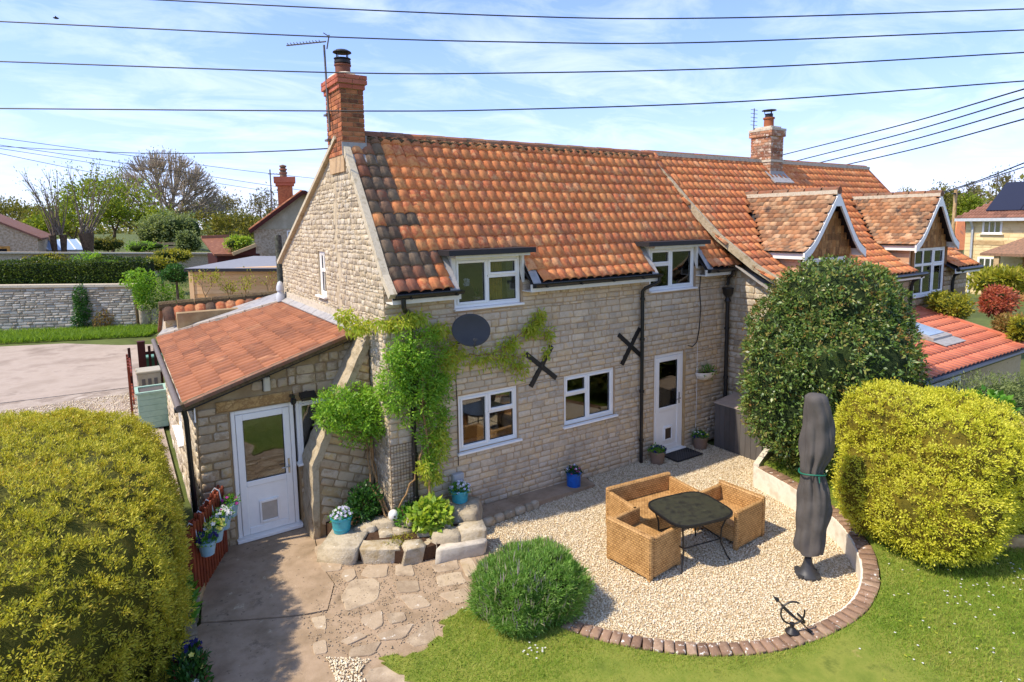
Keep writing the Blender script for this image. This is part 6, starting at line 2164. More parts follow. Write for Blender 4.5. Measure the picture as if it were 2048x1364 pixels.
for i in range(5): MB().tube([(-.14, 0, .18 + i * .1), (.14, 0, .18 + i * .1)], .007, 5).build('director', M['metal_grey'], tb2)
# ------------------------------------------------------------------ shrubs and hedges


def bunch(P, N, per, cr, out=.9, up=.3):
    """leaves in tufts round each point: positions, directions, normals"""
    n = len(P)
    P, N = np.repeat(P, per, 0), np.repeat(N, per, 0)
    Dv = unit(N * out + sphere_dirs(n * per) + np.array([0, 0, up]))
    k = rng.random((n * per, 1))
    return P + Dv * cr * k - N * cr * .5, unit(Dv + rng.normal(size=Dv.shape) * .25), unit(N + np.cross(Dv, rng.normal(size=Dv.shape)) * .6)


def shrub(name, label, cat, base, c, rad, p, n, L, Wd, mat, lump, zmin, up=0.35, spread=0.7, corek=0.90, core_mat=None, inner=0.14, group=None, face=0.35, extra=None, fold=0.15, part='foliage', per=12, cr=.07, out=.9, lobes=()):
    t = thing(name, label, cat, base, group)
    allb = [(np.array(c), np.array(rad))] + [(np.array(a), np.array(b)) for a, b in lobes]
    area = np.array([b[0] * b[2] for a, b in allb]); Ps, Ns = [], []
    for i, (a, b) in enumerate(allb):
        P, N = shell(int(n / per * area[i] / area.sum()), a, b, p, lump, zmin, inner, face)
        keep = np.ones(len(P), bool)
        for j, (a2, b2) in enumerate(allb):
            if j != i: keep &= (np.abs((P - a2) / b2) ** p).sum(1) > .72
        Ps.append(P[keep]); Ns.append(N[keep])
    P, N = np.vstack(Ps), np.vstack(Ns)
    P, D, Nn = bunch(P, N, per, cr, out, up)
    P[:, 2] = np.maximum(P[:, 2], zmin)
    n = len(P)
    V, F = leaves(P, D, Nn, L * rng.uniform(0.6, 1.35, n), Wd * rng.uniform(0.7, 1.3, n), fold)
    o = np_obj(part, V, F, mat, t); o.location = -wl(t)
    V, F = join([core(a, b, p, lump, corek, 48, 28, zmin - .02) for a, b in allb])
    o = np_obj('twig_shade_core', V, F, core_mat or M['bark'], t, smooth=True); o.location = -wl(t)  # solid dark core standing for twigs and the shade between the leaves
    if extra: extra(t)
    tr = MB()
    b = Vector(base)
    for i in range(3):
        a = 2.1 * i
        tr.tube([b + Vector((.05 * math.cos(a), .05 * math.sin(a), -.02)), b + Vector((.18 * math.cos(a), .18 * math.sin(a), .3)), Vector(c) + Vector((.3 * rad[0] * math.cos(a), .3 * rad[1] * math.sin(a), 0))], [.045, .04, .02], 7)
    o = tr.build('stem', M['bark'], t); o.location = -wl(t)
    return t


def inner_mat(name, cols): return pm(name, cols, 0, 3, rough=1.0, bump=1.0, bscale=18, bdist=0.05)  # dark colours for twigs and inner shade of the foliage


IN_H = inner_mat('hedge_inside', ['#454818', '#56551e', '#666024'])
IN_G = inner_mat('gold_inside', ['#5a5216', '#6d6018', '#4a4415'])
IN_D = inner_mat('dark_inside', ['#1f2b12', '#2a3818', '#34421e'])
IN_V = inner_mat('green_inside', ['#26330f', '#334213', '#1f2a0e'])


def hedge_extra(t):
    # a sprig of bindweed leaves growing out of the hedge
    c = onD(118, 1165, 6.0)
    P = c + rng.normal(size=(26, 3)) * np.array([.05, .05, .12])
    tc = unit((CAMP - c)[None])[0]
    V, F = leaves(P + tc * .05, rng.normal(size=(26, 3)) + np.array([0, 0, -.4]), np.tile(tc, (26, 1)) + rng.normal(size=(26, 3)) * .4, .09, .07)
    o = np_obj('bindweed', V, F, LF['plant'], t); o.location = -wl(t)


HC, HR = (-5.12, 0.50, 0.92), (2.27, 3.4, 1.42)
shrub('golden_hedge', 'large clipped golden conifer hedge in the left foreground', 'hedge', (-5.1, 0.2, 0), HC, HR, 3.0, 250000, .037, .013, LF['hedge'], Lump((1.6, 5, 12), (.022, .020, .018), 3), 0.0, up=.5, corek=.945, core_mat=IN_H, inner=.06, extra=hedge_extra, per=25, cr=.085)
shrub('golden_conifer', 'rounded bright golden conifer shrub beside the curved retaining wall', 'shrub', (6.2, -4.85, .38), (6.25, -4.83, 1.22), (1.12, 1.12, 1.05), 2.5, 140000, .036, .016, LF['gold'], Lump((1.7, 4.5, 12), (.055, .045, .03), 15), 0.38, up=.55, corek=.90, core_mat=IN_G, inner=.09, per=18, cr=.085, lobes=[((5.75, -5.15, .95), (.85, .8, .72)), ((6.75, -4.95, 1.45), (.8, .85, .85)), ((6.0, -4.4, 1.75), (.75, .7, .72)), ((5.6, -4.5, 1.1), (.62, .6, .75))])
DC, DR = (7.26, -2.70, 2.12), (1.47, 1.36, 1.96)


def dark_extra(t):
    P, N = shell(900, DC, np.array(DR) * 1.01, 2.4, Lump((1.4, 4, 10), (.06, .055, .035), 8), 1.0, .04, .4)
    k = N[:, 2] + rng.normal(size=len(N)) * .3 > .1
    P, D, Nn = bunch(P[k], N[k], 7, .05, .9, .4)
    V, F = leaves(P, D, Nn, .045, .02)
    o = np_obj('new_shoots', V, F, LF['flower_bud'], t); o.location = -wl(t)


shrub('evergreen_bush', 'tall dark glossy evergreen bush in the raised bed behind the parasol', 'bush', (7.28, -2.72, .35), DC, DR, 2.4, 60000, .068, .032, LF['dark'], Lump((1.4, 4, 10), (.06, .055, .035), 8), .30, up=.15, corek=.86, core_mat=IN_D, inner=.12, extra=dark_extra, per=9, cr=.085, out=.7, lobes=[((7.05, -2.85, 3.22), (1.0, .9, .95)), ((7.75, -2.8, 2.95), (1.0, .9, 1.1)), ((6.62, -2.52, 2.0), (.92, .9, 1.2)), ((7.98, -3.05, 1.9), (.88, .85, 1.0)), ((7.0, -3.4, 1.4), (.8, .7, .9))])


def lav_extra(t):
    P, N = shell(700, (.72, -2.66, .28), (.68, .60, .44), 2.6, Lump((4, 9), (.05, .04), 2), .05, .05, 0)
    k = N[:, 2] > -.1; P, N = P[k], N[k]
    D = unit(N * .5 + np.array([0, 0, 1.0]) + rng.normal(size=N.shape) * .3)
    V, F = leaves(P, D, N, .14, .010)
    o = np_obj('dry_stalk', V, F, leafmat('dry_stalk', ['#a5a072', '#8a8560', '#8f7d8f', '#b3ae84'], .2, .8), t); o.location = -wl(t); tag(o, kind='stuff')


shrub('lavender_bush', 'round green lavender bush at the edge of lawn and path', 'bush', (.72, -2.66, 0), (.72, -2.66, .28), (.66, .58, .42), 2.6, 44000, .06, .009, LF['lavender'], Lump((3, 7, 14), (.13, .10, .07), 6), .02, up=.8, corek=.82, core_mat=IN_V, inner=.16, face=0, extra=lav_extra, per=12, cr=.06)

# climber on the corner of the house
vine = thing('climbing_vine', 'leafy green climbing vine covering the front left corner of the cottage', 'climber', (.45, -.2, .25))
parts = []
LOBES = [((.36, -.22, 2.9), (.50, .22, .50), 3800), ((.50, -.22, 2.25), (.44, .20, .5), 3200), ((.66, -.20, 1.6), (.28, .18, .5), 1500), ((-.42, .50, 2.06), (.58, .36, .34), 4200), ((-.18, .36, 1.80), (.46, .30, .30), 2600),
         ((.10, .0, 2.35), (.40, .30, .45), 2400), ((.85, -.18, 2.3), (.18, .14, .6), 900), ((.55, -.2, 1.1), (.15, .12, .25), 400), ((-.7, .62, 2.0), (.25, .25, .25), 900)]
for c, rd, n in LOBES:
    P, N = shell(n // 19, c, rd, 2.0, Lump((3, 7, 15), (.16, .13, .08), n), None, .55, 0)
    P, D, Nn = bunch(P, N, 18, .10, .55, .05)
    m = len(P)
    parts.append(leaves(P, D, unit(Nn + np.array([0, -.3, .5])), .055 * rng.uniform(.5, 1.35, m), .026 * rng.uniform(.7, 1.2, m)))
V, F = join(parts)
o = np_obj('foliage', V, F, LF['vine'], vine); o.location = -wl(vine)
parts = []
for c, rd, n in [((-.38, .62, 3.45), (.16, .12, .18), 260), ((-.22, .45, 3.3), (.25, .15, .12), 320), ((.05, .0, 3.38), (.25, .16, .10), 300), ((.35, -.25, 3.46), (.30, .15, .10), 420), ((.8, -.2, 3.25), (.2, .12, .14), 260), ((.95, -.2, 2.7), (.15, .1, .3), 260),
                 ((1.25, -.12, 2.78), (.34, .10, .22), 130), ((1.65, -.11, 2.66), (.36, .08, .22), 160), ((2.05, -.11, 2.62), (.30, .08, .24), 160), ((2.36, -.10, 2.45), (.24, .08, .26), 220), ((1.05, -.16, 2.9), (.2, .1, .2), 90), ((2.2, -.10, 2.85), (.25, .06, .12), 220), ((2.62, -.09, 3.02), (.22, .07, .16), 300), ((2.78, -.09, 3.22), (.15, .07, .14), 240), ((2.98, -.08, 2.9), (.10, .06, .2), 120), ((2.93, -.08, 2.6), (.06, .05, .14), 60),
                 ((.72, -.26, 1.5), (.14, .1, .45), 420), ((.62, -.24, .95), (.16, .1, .2), 200), ((.42, -.3, 1.15), (.12, .08, .2), 140)]:
    P, N = shell(n, c, rd, 2, None, None, .9, 0)
    D = unit(N * .5 + rng.normal(size=N.shape) * .6 + np.array([0, -.15, -.75]))
    parts.append(leaves(P, D, unit(np.array([0, -1, .35]) + rng.normal(size=N.shape) * .5), .095 * rng.uniform(.6, 1.25, n), .026 * rng.uniform(.7, 1.2, n)))
V, F = join(parts)
o = np_obj('young_foliage', V, F, LF['vine_y'], vine); o.location = -wl(vine)
st = MB()
rv = random.Random(6)
for pts, r0 in (([(.55, -.30, .26), (.52, -.26, .7), (.58, -.2, 1.2), (.5, -.2, 2.0), (.45, -.2, 3.0)], .022), ([(.2, -.3, .28), (.05, -.15, .55), (.3, -.2, .95), (.45, -.2, 1.4)], .02), ([(-.02, -.12, .28), (-.1, .35, .7), (-.12, .5, 1.2), (-.1, .55, 1.8)], .022),
                ([(-.06, -.1, .28), (-.2, .3, .8), (-.14, .6, 1.3), (-.3, .6, 1.9)], .015), ([(.9, -.1, 2.65), (1.4, -.08, 2.75), (2.0, -.08, 2.66), (2.45, -.07, 2.55)], .012), ([(1.8, -.08, 2.7), (2.2, -.07, 2.85), (2.6, -.06, 3.1), (2.85, -.06, 3.2)], .009), ([(-.3, .6, 1.6), (-.45, .72, 1.35), (-.5, .74, 1.1)], .010), ([(-.15, .4, 1.5), (-.05, .5, 1.0), (-.1, .2, .4)], .014)):
    q = []
    for a, b in zip(pts[:-1], pts[1:]):
        for k in range(4): q.append(tuple(a[i] + (b[i] - a[i]) * k / 4 + rv.gauss(0, .012) for i in range(3)))
    q.append(pts[-1]); st.tube(q, [r0 * (1 - .4 * i / len(q)) for i in range(len(q))], 6)
o = st.build('stem', M['vine_stem'], vine); o.location = -wl(vine)
tag(o, kind='stuff')

tr = thing('wire_trellis', 'dark wire mesh trellis panel on the wall below the vine', 'trellis', (.2, -.03, .55))
mb = MB()
for i in range(9): mb.tube([(-.20 + .05 * i, 0, 0), (-.20 + .05 * i, 0, .95)], .003, 4)
for i in range(20): mb.tube([(-.20, -.004, .05 * i), (.20, -.004, .05 * i)], .003, 4)
mesh_o = mb.build('mesh', M['trellis'], tr); tag(mesh_o, kind='stuff')
MB().tube([(-.2, 0, 0), (.2, 0, 0), (.2, 0, .95), (-.2, 0, .95), (-.2, 0, 0)], .005, 5).build('border_wire', M['trellis'], tr)

# ------------------------------------------------------------------ pots and bedding plants


def clump(n, c, rad, L, Wd, mat, name, parent, up=.6, spread=.6, inner=.6, zcut=None, p=2):
    P, N = shell(n, c, rad, p, Lump((9, 20), (.10, .06), n), zcut, inner, 0)
    D = unit(N + rng.normal(size=N.shape) * spread + np.array([0, 0, up]))
    V, F = leaves(P, D, unit(N + np.array([0, 0, .7]) + rng.normal(size=N.shape) * .4), L * rng.uniform(.6, 1.3, n), Wd * rng.uniform(.7, 1.2, n))
    return np_obj(name, V, F, mat, parent)


def petals(n, c, rad, size, mat, name, parent, zmin=0.0):
    """flower heads of five petals each"""
    P, N = shell(n, c, rad, 2, None, None, .15, 0)
    P = P[N[:, 2] > zmin]; N = N[N[:, 2] > zmin]
    tc = unit(CAMP[None] - (P + np.array(wl(parent))))
    Nn = unit(N * .5 + tc * .8 + np.array([0, 0, .3]) + rng.normal(size=N.shape) * .25)
    Pp, Dd, Nq = [], [], []
    for k in range(5):
        a = 1.2566 * k
        e1 = unit(np.cross(Nn, np.array([[0.3, 0.2, 1.0]]))); e2 = np.cross(Nn, e1)
        Dd.append(e1 * math.cos(a) + e2 * math.sin(a) + Nn * .2); Pp.append(P); Nq.append(Nn)
    V, F = leaves(np.vstack(Pp), np.vstack(Dd), np.vstack(Nq), size, size * .9, .05)
    return tag(np_obj(name, V, F, mat, parent), kind='stuff')


def flowerpot(name, label, loc, r, h, mat, flowers, leaf=LF['plant'], taper=.78, rim=True, group='flower pots', fol=(1.05, .55), nl=420, ls=.05):
    t = thing(name, label, 'flower pot', loc, group)
    pr = [(r * taper, 0), (r * taper * 1.02, h * .1), (r * .98, h * .86)]
    if rim: pr += [(r * 1.05, h * .87), (r * 1.06, h), (r * .96, h), (r * .94, h * .9)]
    else: pr += [(r, h), (r * .93, h), (r * .92, h * .9)]
    MB().lathe(pr, (0, 0, 0), 24).build('pot', mat, t, auto=40)
    if rim and h > .2: MB().lathe([(r * .86, 0), (r * .885, .012), (r * .86, .024)], (0, 0, h * .22), 24).build('band', mat, t, auto=60)
    MB().lathe([(r * .9, h * .88), (0.0, h * .90)], (0, 0, 0), 18).build('soil', M['soil'], t)
    clump(nl, (0, 0, h * .95), (r * fol[0], r * fol[0], r * fol[1]), ls, ls * .4, leaf, 'foliage', t, zcut=h * .85)
    for mt, k, sz in flowers:
        petals(k, (0, 0, h), (r * fol[0] * 1.02, r * fol[0] * 1.02, r * fol[1] * 1.15), sz, mt, 'flowers', t)
    return t


q = onZ(684, 1062, .27)
flowerpot('flower_pot', 'turquoise pot of pale violas on the left rockery slab by the buttress', (q[0], q[1], .275), .155, .24, M['aqua'], [(LF['violet_fl'], 60, .028), (LF['white_fl'], 20, .026)], fol=(1.0, .75))
flowerpot('flower_pot', 'turquoise pot of violas against the front wall above the right rockery stones', (1.06, -.24, .38), .145, .24, M['aqua'], [(LF['violet_fl'], 45, .026), (LF['white_fl'], 25, .026)], fol=(1.05, .7))
flowerpot('flower_pot', 'royal blue glazed pot on the concrete strip below the middle window', (3.42, -.22, .06), .135, .27, M['blue'], [(LF['pink_fl'], 10, .02), (LF['violet_fl'], 14, .024)], LF['plant_dark'], taper=.92, fol=(.95, .8))
flowerpot('flower_pot', 'taupe pot of dark violas left of the patio doormat by the downpipe', (5.54, -.26, .01), .16, .26, M['brownpot'], [(LF['navy_fl'], 40, .026), (LF['white_fl'], 8, .024)])
flowerpot('flower_pot', 'taupe pot of violas right of the patio door beside the cord', (6.88, -.22, .01), .16, .27, M['brownpot'], [(LF['navy_fl'], 26, .026), (LF['white_fl'], 10, .026), (LF['yellow_fl'], 6, .024)])
clump(160, (.02, -.1, .13), (.2, .12, .1), .08, .02, LF['plant'], 'plant', hb, up=.5)

# orchid in the upper window
oc = thing('potted_orchid', 'small potted orchid with a pale flower behind the left upper window', 'plant', (1.72, .22, 3.54))
MB().lathe([(.05, 0), (.065, .10), (.06, .10)], (0, 0, 0), 14).build('pot', plain('pink_pot', '#c9a5a5', .5), oc, auto=40)
MB().tube([(0, 0, .09), (-.05, -.02, .25), (-.15, -.04, .38), (-.22, -.05, .36)], .004, 5).build('stem', M['vine_stem'], oc)
tag(petals(9, (-.22, -.06, .36), (.05, .03, .05), .04, LF['violet_fl'], 'flowers', oc, zmin=-2), kind='stuff')
clump(10, (0, 0, .11), (.05, .05, .03), .12, .035, LF['plant_dark'], 'leaf', oc)

# rockery planting
def plant(name, label, loc, rad, n, L, Wd, leaf, up=.5, spread=.6, flowers=(), inner=.6, zc=None):
    t = thing(name, label, 'plant', loc)
    clump(n, (0, 0, rad[2] * .75), rad, L, Wd, leaf, 'foliage', t, up, spread, inner, zcut=0.0)
    MB().tube([(0, 0, -.02), (.01, 0, rad[2] * .8)], [.012, .006], 5).build('stem', M['vine_stem'], t)
    for mt, k, sz in flowers: petals(k, (0, 0, rad[2] * .8), rad, sz, mt, 'flowers', t)
    return t


plant('leafy_shrub', 'dark green leafy plant against the buttress between turquoise pot and ornament', (-.34, .30, .27), (.26, .24, .32), 1300, .07, .035, LF['plant_dark'])
plant('bergenia', 'bright lime green broad-leaved plant in the middle of the rockery', (.42, -.50, .27), (.30, .28, .24), 900, .10, .075, LF['lime'], up=.3)
plant('small_plant', 'small bright green seedling beside the white ornament in the rockery', (.10, -.26, .28), (.12, .12, .14), 160, .07, .035, LF['plant'])
plant('rockery_sedum', 'low yellowish ground cover between the front rockery stones', (-.10, -.55, .22), (.26, .12, .05), 300, .03, .015, LF['yellowgreen'])
plant('rockery_herb', 'dark tuft of leaves at the foot of the vine stems', (.22, -.12, .28), (.20, .12, .16), 420, .06, .03, LF['plant_dark'])
plant('hedge_foot_plant', 'bright green palmate weed growing from the hedge foot beside the path stones', (-2.90, -.50, .02), (.10, .25, .30), 130, .13, .06, LF['plant'])
on = thing('garden_ornament', 'small round white stone ornament with a dark beak in the rockery', 'ornament', (-.03, -.12, .36))
V, F = core((0, 0, .08), (.075, .075, .085), 2.2, Lump((20, 35), (.03, .02), 1), 1.0, 18, 12)
np_obj('body', V, F, M['white_paint'], on, smooth=True)
MB().lathe([(.018, 0), (.012, .02), (0, .035)], (0, 0, 0), 8).build('beak', M['black_iron'], on).matrix_local = Matrix.Translation((-.01, -.072, .09)) @ Matrix.Rotation(RAD(90), 4, 'X')
jg = thing('small_jug', 'small pale stone jug lying among the rockery stones', 'jug', (.10, -.42, .36))
MB().lathe([(.035, 0), (.05, .03), (.05, .07), (.03, .10), (.038, .125), (.03, .125)], (0, 0, 0), 14).build('body', M['rock'], jg, auto=50)
MB().tube([(.045, 0, .08), (.075, 0, .07), (.07, 0, .035), (.045, 0, .03)], .006, 5).build('handle', M['rock'], jg)

# picket fence by the back door with hanging pots
FA, FB = np.array([-2.24, 1.10, 0]), np.array([-2.80, -.12, 0])
fe = thing('picket_fence', 'short red-brown picket fence between back door path and hedge', 'fence', tuple((FA + FB) / 2))
fd = unit((FB - FA)[None])[0]; fn = np.array([-fd[1], fd[0], 0])
if fn[0] < 0: fn = -fn
for z in (.30, .85):
    child(MB().bar(FA + np.array([0, 0, z]), FB + np.array([0, 0, z]), .035, .07), 'rail', M['timber_red'], fe)
Lf = np.linalg.norm(FB - FA); k = 13
pk = {}
for i in range(k):
    for s_ in (-1, 1):
        c = FA + fd * (Lf * (i + (.5 if s_ > 0 else .15)) / k) + fn * s_ * .034
        mb = MB(); w, h, th = .062, 1.06 + .015 * math.sin(i * 3), .022
        a, b = fd * w / 2, fn * th / 2
        V = []
        prof = [(-1, .05), (1, .05), (1, h - .04), (.6, h - .01), (0, h), (-.6, h - .01), (-1, h - .04)]
        for sgn in (-1, 1): V += [c + a * u + b * sgn + np.array([0, 0, z]) for u, z in prof]
        n = 7
        mb.add(V, [tuple(range(n)), tuple(range(2 * n - 1, n - 1, -1))] + [(i2, (i2 + 1) % n, n + (i2 + 1) % n, n + i2) for i2 in range(n)])
        child(mb, 'picket', M['timber_red'], fe)
for c in (FA + fd * .04, FB): child(MB().box((c[0] - .04, c[1] - .04, -.02), (c[0] + .04, c[1] + .04, .98)), 'post', M['timber_red'], fe)
hang = [(.12, 'pale blue pot of navy and yellow pansies hooked on the near end of the fence', [(LF['navy_fl'], 50, .032), (LF['yellow_fl'], 12, .03)]), (.36, 'hanging pot of pale yellow primroses on the picket fence', [(LF['yellow_fl'], 60, .032), (LF['white_fl'], 20, .03)]),
        (.60, 'hanging pot of white and pink flowers on the picket fence', [(LF['white_fl'], 60, .03), (LF['pink_fl'], 6, .02)]), (.86, 'hanging pot of magenta flowers on the fence nearest the back door', [(LF['pink_fl'], 34, .03)])]
for f, lab, fl_ in hang:
    c = FB + (FA - FB) * f + fn * .17
    t = flowerpot('hanging_pot', lab, (c[0], c[1], .60 + .05 * f), .115, .19, M['paleblue'], fl_, taper=.72, group='pots hanging on the fence', nl=260, fol=(1.15, .8))
    mb = MB(); h0 = np.array([0, 0, .18])
    mb.tube([h0 - fn * .11, h0 - fn * .14 + np.array([0, 0, .22]), h0 - fn * .20 + np.array([0, 0, .26]), h0 - fn * .24 + np.array([0, 0, .2])], .010, 6)
    mb.build('hook', M['alu'], t, auto=40)
tg = thing('flower_trough', 'red trough of yellow primroses and navy violas in the bottom left corner', 'planter', (-2.98, -1.85, .02))
tm = MB(); V = []
for z, g_ in ((0, .0), (.24, .03)):
    V += [(-.12 - g_, -.42 - g_, z), (.12 + g_, -.42 - g_, z), (.12 + g_, .42 + g_, z), (-.12 - g_, .42 + g_, z)]
tm.add(V, [(3, 2, 1, 0)] + [(i, (i + 1) % 4, 4 + (i + 1) % 4, 4 + i) for i in range(4)]); V2 = [(-.12, -.42, .24), (.12, -.42, .24), (.12, .42, .24), (-.12, .42, .24)]
tm.add(V[4:] + V2, [(i, (i + 1) % 4, 4 + (i + 1) % 4, 4 + i) for i in range(4)])
tm.build('trough', plain('red_trough', '#8f4a38', .6), tg)
MB().box((-.12, -.42, .18), (.12, .42, .215)).build('soil', M['soil'], tg)
clump(900, (0, 0, .24), (.17, .42, .12), .07, .03, LF['plant_dark'], 'foliage', tg)
petals(30, (0, .05, .26), (.12, .16, .12), .034, LF['yellow_fl'], 'flowers', tg); petals(46, (0, .30, .26), (.14, .16, .13), .03, LF['navy_fl'], 'flowers', tg); petals(20, (0, -.30, .24), (.1, .12, .1), .026, LF['white_fl'], 'flowers', tg)

# right-hand garden border
tag(MB().bar((6.35, -5.55, .47), (7.6, -6.9, .52), .10, .20).build('timber_edging', M['pale_timber']), 'pale timber edging at the right end of the lawn', 'edging')
plant('ivy_clump', 'dark ivy ground cover between golden conifer and garden wall', (7.55, -5.55, .42), (.75, .7, .45), 3200, .06, .04, LF['ivy'], up=.2)
gwal = tag(MB().bar((8.3, -4.2, .9), (8.9, -7.5, .9), .25, 1.4).build('garden_wall', M['sandstone']), 'sandy garden wall behind the golden conifer at the right edge', 'wall')
plant('wall_climber', 'bright green leafy climber on top of the right garden wall', (8.35, -4.75, 1.5), (.3, .3, .28), 500, .12, .07, LF['plant'])
shrub('grey_shrub', 'loose grey green shrub in front of the red tiled lean-to', 'shrub', (9.6, -4.2, .2), (9.6, -4.2, 1.15), (1.35, .5, .8), 2.2, 16000, .06, .016, LF['greygreen'], Lump((3, 8), (.12, .1), 12), .2, up=.5, corek=.7, core_mat=IN_V, inner=.35, per=8, cr=.12, lobes=[((8.7, -4.1, .95), (.8, .45, .7)), ((10.6, -4.3, 1.25), (.9, .45, .65))])
# ------------------------------------------------------------------ beyond the garden, left
P_A, P_B = np.array([-20.6, 34.8, 0]), np.array([-2.62, 26.62, 0])
gd = unit((P_B - P_A)[None])[0]; gn = np.array([gd[1], -gd[0], 0]); GL = np.linalg.norm(P_B - P_A)
GWF = FR(P_A, gd, gn)
gwl = thing('boundary_wall', 'long grey stone boundary wall with cement coping across the driveway', 'wall', tuple(P_B))
top = lambda u: 2.45 - 0.40 * u / GL
wslab('wall_body', GWF, [(0, -.1), (GL, -.1), (GL, top(GL)), (0, top(0))], [], -.45, 0, M['mortar'], gwl)
GP = Pieces()
lay_stones(GP, GWF, [(6, 0), (GL, 0), (GL, top(GL) - .02), (6, top(6) - .02)], [], gwl, pm('grey_wall_stone', ['#9c968a', '#aea89b', '#b9b3a6', '#8d867a', '#a59a86'], .7, 3, bump=.5, spots=[('#7a7468', 2, .62, .1)], vjit=.1), STONES, ch=(.10, .17), ln=(.2, .6), joint=.024, depth=.03, seed=77)
GP.flush(150, 'stone', 'stone_facing')
mb = MB(); mb.bar(P_A + np.array([0, 0, top(0) + .05]) - gn * .22, P_B + np.array([0, 0, top(GL) + .05]) - gn * .22, .56, .12)
child(mb, 'coping', M['cement'], gwl)
lw = thing('wall_end', 'low lichened stone stub at the end of the boundary wall', 'wall', (-2.2, 26.5, 0))
for i, (a, b, h) in enumerate(((0, .5, 1.1), (.5, 1.1, .9), (1.1, 1.9, 1.0))):
    rk_ = core((0, 0, 0), ((b - a) / 2, .25, h / 2), 6, Lump((4, 9), (.03, .02), i), 1, 14, 10)
    o = np_obj('stone', rk_[0], rk_[1], M['rock'], lw); o.location = (a + (b - a) / 2 - .3, 0, h / 2)


def ivy_on(name, label, cat, pts, n, L, mat, loc):
    t = thing(name, label, cat, loc)
    Ps = []
    for c, rd in pts:
        P, N = shell(n // len(pts), c, rd, 2.2, Lump((3, 7), (.1, .08), 4), None, .5, 0)
        Ps.append(leaves(P, unit(N + rng.normal(size=N.shape) * .8 + np.array([0, 0, .1])), unit(N + rng.normal(size=N.shape) * .5), L * rng.uniform(.6, 1.3, len(P)), L * .6 * rng.uniform(.7, 1.2, len(P))))
    V, F = join(Ps)
    o = np_obj('foliage', V, F, mat, t); o.location = -wl(t)
    MB().tube([(0, 0, -.05), (.05, 0, .5), (0, .02, 1.0)], [.03, .025, .015], 6).build('stem', M['bark'], t)
    return t


def wp(px, z, off=-.15):
    """a point on the boundary wall's face at pixel column px"""
    d = ray(px, 600); t = ((P_A - CAMP) @ gn) / (d @ gn)
    q = CAMP + d * t + gn * (-off); q[2] = z
    return q


a = wp(165, 0)
ivy_on('wall_ivy', 'dark ivy column climbing the middle of the boundary wall', 'ivy', [(a + np.array([0, 0, .35]), (.55, .2, .5)), (a + np.array([.05, 0, .95]), (.42, .2, .5)), (a + np.array([0, 0, 1.6]), (.28, .18, .55))], 2400, .10, LF['ivy'], tuple(a))
a = wp(207, 0)
ivy_on('brown_bush', 'small brownish bush at the foot of the boundary wall', 'bush', [(a + np.array([0, 0, .4]), (.5, .25, .5))], 700, .09, LF['flower_bud'], tuple(a))
a = wp(285, 0)
ivy_on('wall_creeper', 'mass of bright creeper over the right end of the boundary wall', 'climber', [(a + np.array([0, 0, 2.35]), (.8, .5, .5)), (a + np.array([.1, -.2, 1.6]), (.4, .3, .7)), (a + np.array([.8, .3, 1.3]), (.6, .4, .8)), (a + np.array([1.4, 0, 1.5]), (.5, .4, .5))], 4200, .11, LF['vine'], tuple(a))
a = wp(315, 0)
ivy_on('tangled_shrub', 'tangled grey twiggy shrub between the boundary wall and the summerhouse', 'bush', [(a + np.array([.3, -.5, 1.0]), (.9, .5, 1.0)), (a + np.array([1.3, -.8, 1.2]), (.9, .5, 1.2)), (a + np.array([.6, -4, .7]), (.9, .6, .8))], 2600, .09, LF['greygreen'], tuple(a))
# laurel hedge behind the wall
c0 = (P_A + P_B) / 2 - gn * 1.5
lh = thing('laurel_hedge', 'clipped dark laurel hedge behind the boundary wall', 'hedge', (c0[0], c0[1], 1.1))
n = 26000
u = rng.uniform(-10, 10.2, n); s_ = rng.integers(0, 3, n)
hz = 3.28 + .10 * np.sin(u * 1.7) + .06 * np.sin(u * 4.1)
front = s_ < 2
loc_n = np.where(front, .55 + rng.normal(0, .05, n), rng.uniform(-.55, .55, n)); loc_z = np.where(front, 1.6 + rng.random(n) * (hz - 1.6), hz + rng.normal(0, .04, n))
P = c0 + u[:, None] * gd + loc_n[:, None] * gn; P[:, 2] = loc_z
N = np.where(front[:, None], gn[None], np.array([[0, 0, 1.0]]))
V, F = leaves(P, N + rng.normal(size=N.shape) * .8 + np.array([0, 0, .3]), N + rng.normal(size=N.shape) * .5, .11 * rng.uniform(.6, 1.3, n), .055)
o = np_obj('foliage', V, F, LF['laurel'], lh); o.location = -wl(lh)
mb = MB(); mb.bar(c0 - gd * 10 + np.array([0, 0, 2.1]), c0 + gd * 10.1 + np.array([0, 0, 2.1]), 1.0, 2.2); child(mb, 'twig_shade_core', IN_D, lh)  # dark block for twigs and shade inside the hedge
# verge grass and weeds
n = 40000
u = rng.uniform(0, 1, n); w_ = rng.uniform(.0, 1, n)
P = P_A + (P_B - P_A) * u[:, None] * 1.08 + gn * (.1 + w_ * (4.2 - 1.6 * u))[:, None]
g = blades('verge_grass', P[:, :2], np.zeros(n) - .02, .22, LF['grass_rough'], w=.03, lean=.5)
tag(g, 'rough grass verge at the foot of the boundary wall', 'grass')
tag(MB().poly([tuple(P_A + gn * 4.4 + np.array([0, 0, .004])), tuple(P_B + gn * 3.2 + np.array([1.2, 0, .004])), tuple(P_B + np.array([1.2, 0, .004])), tuple(P_A + np.array([0, 0, .004]))], (0, 0, -.05)).build('verge', M['lawn_base']), kind='structure')

